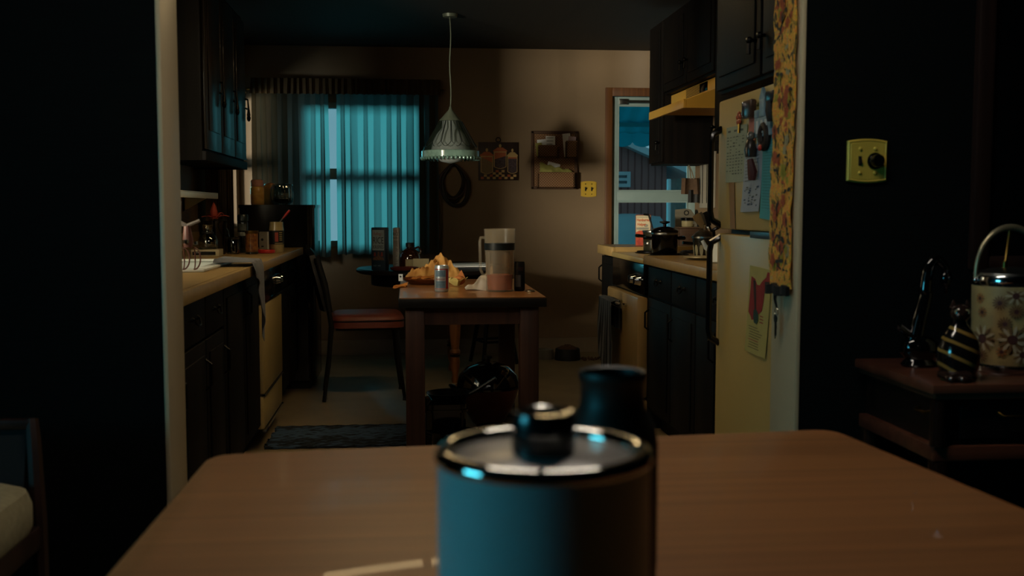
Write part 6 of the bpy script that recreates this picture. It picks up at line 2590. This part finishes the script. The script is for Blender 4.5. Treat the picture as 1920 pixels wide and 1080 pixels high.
for sx_ in (-.19, .19):
    for sz in (-.27, .27):
        t.part('screw', MB().ball((c.x + w * sx_, yv - .0085, c.z + h * sz), (.0052, .0045, .0052), 0, 12, 8), M_dim)
m = MB()
m.box((c.x - w * .19 - .0045, yv - .0095, c.z - .012), (c.x - w * .19 + .0045, yv - .008, c.z + .012), bev=.002)
m.box((c.x - w * .19 - .003, yv - .016, c.z - .007), (c.x - w * .19 + .003, yv - .009, c.z + .003), bev=.001)
t.part('toggle', m, M_blackm)
m = MB()
kx = c.x + w * .19
for i, (r, d) in enumerate(((.021, .0086), (.021, .011), (.0165, .012), (.0155, .032), (.013, .034), (0, .034))):
    pass
prof = [(.0, .0), (.021, 0), (.0205, .003), (.0165, .004), (.0155, .022), (.013, .025), (0, .0252)]
kb = MB().lathe(prof, (0, 0, 0), 28)
kb.xf(Matrix.Translation((kx, yv - .0086, c.z)) @ Matrix.Rotation(R(90), 4, 'X'))
t.part('knob', kb, M_black)
t.done()

# ================================================================ SIDEBOARD AND ITS THINGS
ZSB = .773
sx0 = 1.127
sy0, sy1 = 2.175, 2.585
M_sb = wood('red_brown_sideboard_top', '#5a3526', '#432519', 0.32, 'x', coat=.2)
M_sbd = wood('black_brown_sideboard', '#17100d', '#0c0807', 0.4, 'x')
t = Thing('sideboard', 'dark wooden sideboard with drawers against the green wall', 'sideboard')
t.part('top', MB().box((sx0, sy0, ZSB - .022), (2.35, sy1, ZSB), bev=.004), M_sb)
m = MB()
m.box((sx0 + .012, sy0 + .012, ZSB - .036), (2.34, sy1 - .004, ZSB - .022), bev=.003)
t.part('moulding', m, M_sb)
m = MB()
m.box((sx0 + .03, sy0 + .03, .635), (2.33, sy1 - .01, ZSB - .036))
t.part('case', m, M_sbd)
m = MB()
m.box((sx0 + .012, sy0 + .012, .600), (2.34, sy1 - .006, .634), bev=.004)
t.part('lower_rail', m, M_sb)
for k in range(2):
    a = sx0 + .075 + k * .57
    d = t.part('drawer', MB().box((a, sy0 + .018, .648), (a + .53, sy0 + .03, ZSB - .048), bev=.004), M_sbd)
    for q in (.12, .41):
        m = MB()
        xx, zz_ = a + q, .70
        m.tube([(xx - .035, sy0 + .017, zz_ + .006), (xx - .03, sy0 + .004, zz_), (xx + .03, sy0 + .004, zz_), (xx + .035, sy0 + .017, zz_ + .006)], .0035, 6)
        t.part('handle', m, M_brassy, d)
m = MB()
m.tube([(sx0 + .0295, 2.235, .705), (sx0 + .016, 2.24, .70), (sx0 + .016, 2.285, .70), (sx0 + .0295, 2.29, .705)], .0035, 6)
t.part('side_handle', m, M_brassy)
legm = wood('polished_dark_leg', '#2a1c13', '#1b110c', .15, 'z', coat=.6)
for (a, b) in ((sx0 + .032, sy0 + .030), (2.30, sy0 + .030), (sx0 + .032, sy1 - .035), (2.30, sy1 - .035)):
    t.part('leg', MB().lathe([(0, 0), (.016, 0), (.020, .02), (.018, .3), (.024, .52), (.022, .599), (0, .599)], (a, b, 0), 20), legm)
t.part('front_post', MB().tube([(sx0 + .024, sy0 + .020, .6345), (sx0 + .024, sy0 + .020, ZSB - .037)], .017, 16), legm)
t.done()

# ice bucket with daisies
yk = 2.36
k = yk / F_PX
cb = PY(1886, 690, yk)
r = 68 * k
hb = PY(1886, 518, yk).z - ZSB
t = Thing('ice_bucket', 'daisy patterned ice bucket with arched metal handle on the sideboard', 'ice bucket')
M_dai = mat('cream_daisy_vinyl', '#a8935f', .45, var=.25, scale=(18, 18, 18), col2='#8a7a55')
bd = t.part('body', MB().lathe([(0, .004), (r * .95, .004), (r * .955, .02), (r, hb - .018), (0, hb - .018)], (0, 0, 0), 56), M_dai)
m = MB()
rnd = random.Random(19)
M_da = [mat('daisy_centre', '#4a2a26', .6), mat('daisy_line', '#6f5434', .6), mat('daisy_orange', '#a0622e', .6), mat('daisy_pale', '#b5a98c', .6)]
cent = []
for q in range(240):
    a, z = rnd.uniform(PI, 2 * PI), rnd.uniform(.03, hb - .04)
    if all((((a - b_) * r) ** 2 + (z - z_) ** 2) ** .5 > .032 for b_, z_ in cent):
        cent.append((a, z))
for q, (a, z) in enumerate(cent):
    R_ = (.034, .018, .024, .014)[q % 4]
    rr = r + .0005
    np_ = 14
    pm = (3, 1, 3, 2)[q % 4]
    for i in range(np_):
        b_ = 2 * PI * i / np_
        pts = []
        for (ra, tw) in ((.34, -.10), (.75, -.13), (1.0, 0), (.75, .13), (.34, .10)):
            uu = R_ * (ra * math.cos(b_) - tw * .8 * math.sin(b_))
            vv = R_ * (ra * math.sin(b_) + tw * .8 * math.cos(b_))
            pts.append(((rr + .00002 * q) * math.cos(a + uu / r), (rr + .00002 * q) * math.sin(a + uu / r), max(.022, min(hb - .03, z + vv))))
        m.add(pts, [(0, 1, 2, 3, 4)], pm if i % 2 else 1)
    pts = [((rr + .0006) * math.cos(a + R_ * .32 * math.cos(c_) / r), (rr + .0006) * math.sin(a + R_ * .32 * math.cos(c_) / r), z + R_ * .32 * math.sin(c_)) for c_ in [2 * PI * i / 12 for i in range(12)]]
    m.add(pts, [tuple(range(12))], 0)
t.part('daisy_print', m, M_da, bd, recalc=False)
t.part('foot_band', MB().lathe([(0, 0), (r * .99, 0), (r * 1.02, .004), (r * 1.01, .016), (r * .955, .02), (0, .02)], (0, 0, 0), 56), M_chrome)
t.part('rim_band', MB().lathe([(r * .99, hb - .022), (r * 1.015, hb - .018), (r * 1.02, hb), (r * .99, hb + .004), (r * .97, hb)], (0, 0, 0), 56), M_chrome)
l = t.part('lid', MB().lathe([(r * .985, hb + .001), (r * .95, hb + .010), (r * .5, hb + .019), (0, hb + .022)], (0, 0, 0), 56), M_steel)
zkn = hb + .02
kx_ = -.012
t.part('lid_knob', MB().tube([(kx_, 0, zkn - .002), (kx_, 0, zkn + .014), (kx_ + .002, 0, zkn + .018), (kx_ + .010, 0, PY(1884, 432, yk).z - ZSB)], [.006, .006, .0035, .0035], 10), M_brassy, l)
m = MB()
zt_ = PY(1886, 426, yk).z - ZSB
pts = []
for i in range(25):
    a = PI * i / 24
    pts.append((-(r * 1.03) * math.cos(a), 0, hb - .008 + (zt_ - hb + .008) * math.sin(a) ** .85))
m.tube(pts, [.004 + .004 * math.sin(PI * i / 24) for i in range(25)], 10)
t.part('bucket_handle', m, mat('satin_silver_gilt', '#b9ae8c', .38, .8))
for s in (-1, 1):
    t.part('pivot', MB().ball((s * r * 1.03, 0, hb - .008), .007, 0, 10, 8), M_chrome)
t.done((cb.x, yk, ZSB))

# cat figurine, black with golden stripes
yk = 2.24
k = yk / F_PX
cf = PY(1796, 700, yk)
t = Thing('cat_figurine', 'glossy black cat figurine with golden stripes on the sideboard', 'figurine')
hc = PY(1800, 604, yk).z - ZSB
rc = 40 * k
M_catb = bpy.data.materials.new('black_gold_striped_glaze')
M_catb.use_nodes = True
nt = M_catb.node_tree
bs = nt.nodes['Principled BSDF']
tc = nt.nodes.new('ShaderNodeTexCoord')
mp = nt.nodes.new('ShaderNodeMapping')
mp.inputs['Rotation'].default_value = (0, R(-24), 0)
nt.links.new(tc.outputs['Object'], mp.inputs[0])
wv = nt.nodes.new('ShaderNodeTexWave')
wv.bands_direction = 'Z'
wv.inputs['Scale'].default_value = 11
wv.inputs['Distortion'].default_value = 1.6
wv.inputs['Detail'].default_value = 1
wv.inputs['Detail Scale'].default_value = 1.0
nt.links.new(mp.outputs[0], wv.inputs['Vector'])
rp = nt.nodes.new('ShaderNodeValToRGB')
rp.color_ramp.elements[0].position, rp.color_ramp.elements[0].color = .80, (.006, .005, .005, 1)
rp.color_ramp.elements[1].position, rp.color_ramp.elements[1].color = .90, (*lin('#8a6a35'), 1)
nt.links.new(wv.outputs['Fac'], rp.inputs[0])
nt.links.new(rp.outputs[0], bs.inputs['Base Color'])
bs.inputs['Roughness'].default_value = .12
bs.inputs['Coat Weight'].default_value = .5
M_catd = mat('dark_brown_glaze', '#2a1c17', .12, coat=.5)
t.part('body', MB().lathe([(0, 0), (rc * .82, 0), (rc * .9, .006), (rc * .84, hc * .12), (rc * 1.0, hc * .28), (rc * 1.04, hc * .45), (rc * .92, hc * .68), (rc * .62, hc * .86), (rc * .36, hc * .97), (rc * .30, hc * 1.06), (0, hc * 1.06)], (0, 0, 0), 40, sy=.85), M_catb)
hz = hc * 1.16
m = MB()
m.ball((0, -.004, hz), (rc * .50, rc * .46, rc * .44), 0, 20, 14)
m.ball((-.004, -rc * .44, hz - rc * .10), (rc * .24, rc * .16, rc * .17), 0, 12, 8)
hd = t.part('head', m, M_catd)
for s in (-1, 1):
    m = MB()
    m.lathe([(rc * .17, 0), (rc * .10, rc * .22), (0, rc * .42)], (s * rc * .33, -.002, hz + rc * .26), 12, sy=.6)
    t.part('ear', m, M_catd, hd)
    m = MB()
    m.tube([(s * rc * .20 + rc * .12 * math.cos(a), -rc * .46 + .0015 * abs(math.cos(a)), hz + rc * .08 + rc * .11 * math.sin(a)) for a in [2 * PI * i / 14 for i in range(14)]], .0014, 5, closed=True)
    t.part('eye_ring', m, mat('pale_gold_line', '#a9a078', .25), hd)
m = MB()
pts = [(rc * .6, .02, .012), (rc * .2, -rc * .88, .014), (-rc * .5, -rc * .84, .012), (-rc * .95, -rc * .3, .014)]
m.tube(pts, [.010, .012, .011, .008], 10)
t.part('tail', m, M_catd)
for s in (-1, 1):
    t.part('paw', MB().ball((s * rc * .26 - .012, -rc * .84, .0085), (.014, .018, .0085), 0, 12, 8), M_catd)
t.done((cf.x, yk, ZSB), R(-14))

# black ornament with tall curved neck
yk = 2.44
k = yk / F_PX
cs_ = PY(1722, 688, yk)
t = Thing('swan_ornament', 'glossy black ornament with tall curved neck left of the cat figurine', 'ornament')
M_sw = mat('black_glass_ornament', '#060808', .08, coat=.6)
rs = 36 * k
t.part('body', MB().lathe([(0, 0), (rs * .9, 0), (rs, .006), (rs * .75, .018), (rs * 1.05, .035), (rs * 1.0, .06), (rs * .6, .075), (0, .08)], (0, 0, 0), 36, sy=.7), M_sw)
ht = PY(1755, 486, yk).z - ZSB
dx = PY(1755, 486, yk).x - cs_.x
m = MB()
pts = [(-rs * .3, 0, .06), (.0, 0, .12), (dx * .35, 0, .17), (dx * .30, 0, ht * .72), (dx * .5, 0, ht * .92), (dx, 0, ht * 1.0), (dx + .022, 0, ht * .93), (dx + .024, 0, ht * .85)]
sm = []
for i in range(len(pts) - 1):
    for q in range(5):
        f = q / 5
        p0, p1, p2, p3 = (Vector(pts[max(0, min(len(pts) - 1, i + d))]) for d in (-1, 0, 1, 2))
        sm.append(.5 * ((2 * p1) + (p2 - p0) * f + (2 * p0 - 5 * p1 + 4 * p2 - p3) * f * f + (3 * p1 - p0 - 3 * p2 + p3) * f ** 3))
sm.append(Vector(pts[-1]))
m.tube(sm, [.020 - .011 * i / len(sm) for i in range(len(sm))], 12)
t.part('neck', m, M_sw)
m = MB()
m.ball((dx + .026, 0, ht * .82), (.015, .013, .020), 0, 14, 10)
m.lathe([(.007, 0), (0, -.03)], (dx + .028, 0, ht * .76), 10)
t.part('head', m, M_sw)
m = MB()
m.grid(8, 6, lambda u, v: (-rs * (.2 + 1.0 * u), .030 * (v - .5) * (1 - u * .5), .055 + .035 * u + .012 * math.sin(v * PI)), thick=.008)
t.part('wing', m, M_sw, recalc=False)
t.done((cs_.x, yk, ZSB))

# framed dark picture on the green wall
t = Thing('framed_picture', 'large dark framed picture hung above the sideboard', 'picture')
M_fra = wood('dark_brown_frame', '#2e1d17', '#1f130f', .4, 'z')
fx0, fz0 = PY(1813, 480, YF).x, PY(1870, 505, YF).z
fx1, fz1 = fx0 + .80, 2.05
m = MB()
fw = .045
for a, b in (((fx0, fz0), (fx0 + fw, fz1)), ((fx1 - fw, fz0), (fx1, fz1)), ((fx0 + fw, fz0), (fx1 - fw, fz0 + .035)), ((fx0 + fw, fz1 - fw), (fx1 - fw, fz1))):
    m.box((a[0], YF - .028, a[1]), (b[0], YF - .0005, b[1]), bev=.006)
t.part('frame', m, M_fra)
t.part('glazed_picture', MB().box((fx0 + fw - .004, YF - .016, fz0 + .03), (fx1 - fw + .004, YF - .008, fz1 - fw + .004)), mat('dark_picture', '#070a0b', .25, var=.5, scale=(5, 5, 5)))
t.done()

# ================================================================ CHAIR AT THE LEFT WALL
M_chw = wood('dark_red_brown_chair_wood', '#2c1913', '#1d100c', .4, 'z')
t = Thing('parlour_chair', 'low dark wooden chair with pale seat cushion at the left green wall', 'chair')
ycb = 2.30
pr_ = PY(60, 786, ycb)
cw = .50
cx1 = pr_.x + .012
m = MB()
m.tube([(cx1 - .012, ycb, pr_.z), (cx1 - .006, ycb - .012, pr_.z - .04), (cx1 + .012, ycb - .05, .50), (cx1 + .012, ycb - .04, .012)], [.013, .015, .017, .014], 8)
t.part('leg', m, M_chw)
m = MB()
m.tube([(cx1 + .012 - cw, ycb, pr_.z), (cx1 + .006 - cw, ycb - .012, pr_.z - .04), (cx1 - .012 - cw, ycb - .05, .50), (cx1 - .012 - cw, ycb - .04, .012)], [.013, .015, .017, .014], 8)
t.part('leg', m, M_chw)
t.part('top_rail', MB().box((cx1 - cw + .005, ycb - .014, pr_.z - .020), (cx1 - .005, ycb + .012, pr_.z + .002), bev=.005), M_chw)
m = MB()
m.grid(6, 6, lambda u, v: (cx1 - cw + .02 + (cw - .04) * u, ycb - .045 + .04 * v, .56 + (pr_.z - .58) * v), thick=.022)
t.part('back_panel', m, mat('dark_cloth_back', '#0a0c0c', .9, var=.2), recalc=False)
t.part('seat_frame', MB().box((cx1 - cw - .02, ycb - .50, .45), (cx1 + .02, ycb - .035, .50), bev=.006), M_chw)
m = MB()
prf = rounded(cw + .045, .44, .07, 5, cx1 - cw / 2, ycb - .275)
rows = []
cx_c, cy_c = cx1 - cw / 2, ycb - .275
n = len(prf)
for s, z in ((.98, .5005), (1.0, .515), (1.0, .56), (.97, .585), (.85, .600), (.4, .606)):
    rows.append([(cx_c + (p[0] - cx_c) * s, cy_c + (p[1] - cy_c) * s, z) for p in prf])
vs = [v for r_ in rows for v in r_]
fs = []
for i in range(len(rows) - 1):
    for k_ in range(n):
        k2 = (k_ + 1) % n
        fs.append((i * n + k_, i * n + k2, (i + 1) * n + k2, (i + 1) * n + k_))
fs.append(tuple((len(rows) - 1) * n + k_ for k_ in range(n)))
fs.append(tuple(reversed(range(n))))
m.add(vs, fs, 0, True)
t.part('cushion', m, mat('pale_tan_seat_cloth', '#9a8f6c', .9, var=.2, scale=(60, 60, 60), bump=.2), label='pale tan seat cushion')
for xx in (cx1 + .0, cx1 - cw):
    t.part('leg', MB().tube([(xx, ycb - .47, .45), (xx, ycb - .475, .012)], [.018, .013], 8), M_chw)
t.done()

# ================================================================ FOREGROUND TABLE
ZT = .75
A = PZ(393, 851, ZT)
B = PZ(1560, 803, ZT)
L1 = PZ(318, 937, ZT)
R1 = PZ(1893, 941, ZT)
M_ft = wood('reddish_brown_table_wood', '#8f6038', '#78502f', 0.44, 'x', bump=.015, coat=.1)
dl = (L1 - A) * (1.25 / abs((L1 - A).y))
dr = (R1 - B) * (1.45 / abs((R1 - B).y))
C1 = A + dl
D1_ = B + dr
corner = [Vector((A.x, A.y)), Vector((B.x, B.y)), Vector((D1_.x, D1_.y)), Vector((C1.x, C1.y))]
poly = []
for i in range(4):
    p, q, s = corner[i - 1], corner[i], corner[(i + 1) % 4]
    e1, e2 = (p - q).normalized(), (s - q).normalized()
    rr_ = .045
    for f in range(7):
        tt = f / 6
        a_, b_ = q + e1 * rr_, q + e2 * rr_
        poly.append(tuple(a_ * (1 - tt) ** 2 + q * 2 * tt * (1 - tt) + b_ * tt * tt))
t = Thing('dining_table', 'reddish brown dining table in the foreground', 'table')
m = MB()
cx_ = sum(p[0] for p in poly) / len(poly)
cy_ = sum(p[1] for p in poly) / len(poly)
n = len(poly)
rows = [(1.0, -.028), (1.0, -.008), (.996, -.002), (.990, 0)]
vs = [(cx_ + (a - cx_) * s, cy_ + (b - cy_) * s, ZT + z) for s, z in rows for a, b in poly]
fs = [(i * n + k_, i * n + (k_ + 1) % n, (i + 1) * n + (k_ + 1) % n, (i + 1) * n + k_) for i in range(len(rows) - 1) for k_ in range(n)]
fs += [tuple((len(rows) - 1) * n + k_ for k_ in range(n)), tuple(reversed(range(n)))]
m.add(vs, fs, 0, True)
t.part('tabletop', m, M_ft, sharp=50)
ins = [Vector((cx_, cy_)) + (c_ - Vector((cx_, cy_))) * .84 for c_ in corner]
m = MB()
for i in range(4):
    a, b = ins[i], ins[(i + 1) % 4]
    d = (b - a).normalized()
    nn = Vector((-d.y, d.x)) * .011
    m.prism([tuple(a + nn), tuple(b + nn), tuple(b - nn), tuple(a - nn)], (0, 0, ZT - .105), X, Y, (0, 0, .077))
t.part('apron', m, M_ft)
for c_ in ins:
    t.part('leg', MB().box((c_.x - .03, c_.y - .03, 0), (c_.x + .03, c_.y + .03, ZT - .0285), bev=.004), M_ft)
t.done()

# big round can with a screw cap
M_can = mat('pale_painted_can', '#9fb0b2', 0.38, 0.0, var=.12, scale=(10, 10, 10))
M_rim = mat('bright_tin_rim', '#d2d2cc', .06, 1.0, var=.1, scale=(20, 20, 20))
M_lidt = mat('dull_tin_lid', '#b3b1ae', .32, .45, var=.15, scale=(16, 16, 16))
yk = .80
cc_ = PY(1019, 838, yk)
rC = 209 / F_PX * yk
hC = cc_.z - ZT
t = Thing('round_can', 'large round metal can with tin rim standing in front on the table', 'can')
t.part('body', MB().lathe([(0, .004), (rC * .97, .004), (rC * .985, 0), (rC * .985, .006), (rC * .972, .01), (rC * .972, hC - .012), (rC * .985, hC - .009), (0, hC - .009)], (0, 0, 0), 72), M_can)
t.part('rim', MB().lathe([(rC * .978, hC - .010)] + [(rC - .0075 + .0075 * math.cos(R(a)), hC - .006 + .0075 * math.sin(R(a))) for a in range(-20, 201, 20)] + [(rC - .0135, hC - .0095)], (0, 0, 0), 72), M_rim)
ld = t.part('lid', MB().lathe([(rC - .0137, hC - .0088), (rC * .80, hC - .0075), (rC * .78, hC - .006), (rC * .40, hC - .005), (rC * .36, hC - .0035), (0, hC - .003)], (0, 0, 0), 72), M_lidt)
rcap = 61 / F_PX * (yk)
hcap = .031
ax, ay = -.0, .0
t.part('cap', MB().lathe([(rcap * .9, -.003), (rcap * .95, 0), (rcap, .003), (rcap, hcap - .006), (rcap * .97, hcap - .002), (rcap * .95, hcap), (rcap * .90, hcap - .0005), (rcap * .89, hcap - .012), (0, hcap - .012)], (ax, ay, hC - .0035), 48, rfun=lambda a, z: 1 + (.012 * math.cos(28 * a) if .004 < z - hC + .0035 < hcap - .004 else 0)), mat('black_screw_cap', '#0c1011', .22, coat=.3))
t.part('cap_dish', MB().lathe([(rcap * .95 * q / 8, hcap + .0006 - rcap * .95 * .21 * (1 - (q / 8) ** 2)) for q in range(9)], (ax, ay, hC - .0035), 48), M_rim, recalc=False)
t.done((cc_.x, yk, ZT))

# dark wide-necked jug behind it
yk = 1.10
k = yk / F_PX
cj = PY(1155, 700, yk)
hj = cj.z - ZT
rn = 65 * k
rsj = 90 * k
t = Thing('dark_jug', 'dark wide necked jug behind the round can on the table', 'jug')
zsh = PY(1155, 800, yk).z - ZT
t.part('body', MB().lathe([(0, .004), (rsj * .92, 0), (rsj * .98, .006), (rsj, .02), (rsj, zsh - .022), (rsj * .95, zsh - .006), (rsj * .82, zsh + .008), (rn * 1.0, zsh + .018), (rn * .95, zsh + .026), (rn * .95, hj - .014), (rn * 1.0, hj - .010), (rn * 1.03, hj - .004), (rn * .99, hj), (rn * .88, hj - .002), (rn * .84, hj - .02), (rn * .84, zsh), (0, zsh * .9)], (0, 0, 0), 56), mat('dark_olive_stoneware', '#12140f', .5, var=.25, coat=.0))
t.done((cj.x, yk + .02, ZT))

# ================================================================ CEILING LIGHTS
def ceiling_fixture(label, lx, ly, L, w, mt):
    t = Thing('ceiling_light', label, 'ceiling light')
    t.part('housing', MB().box((lx - L - .06, ly - w - .02, HC - .045), (lx + L + .06, ly + w + .02, HC - .001), bev=.006), M_blackm)
    for s in (-1, 1):
        m = MB()
        m.box((lx + s * (L / 2 + .025) - L / 2, ly - w, HC - .055), (lx + s * (L / 2 + .025) + L / 2, ly + w, HC - .0455))
        t.part('diffuser', m, mt)
    t.done()


ceiling_fixture('two panel ceiling light above the foreground table', .20, 1.75, .50, .08, emit_mat('warm_diffuser', '#fff2e0', 20.0))
ceiling_fixture('two panel ceiling light above the kitchen floor', .22, 4.75, .55, .12, emit_mat('warm_kitchen_diffuser', '#ffdca0', 12.0))
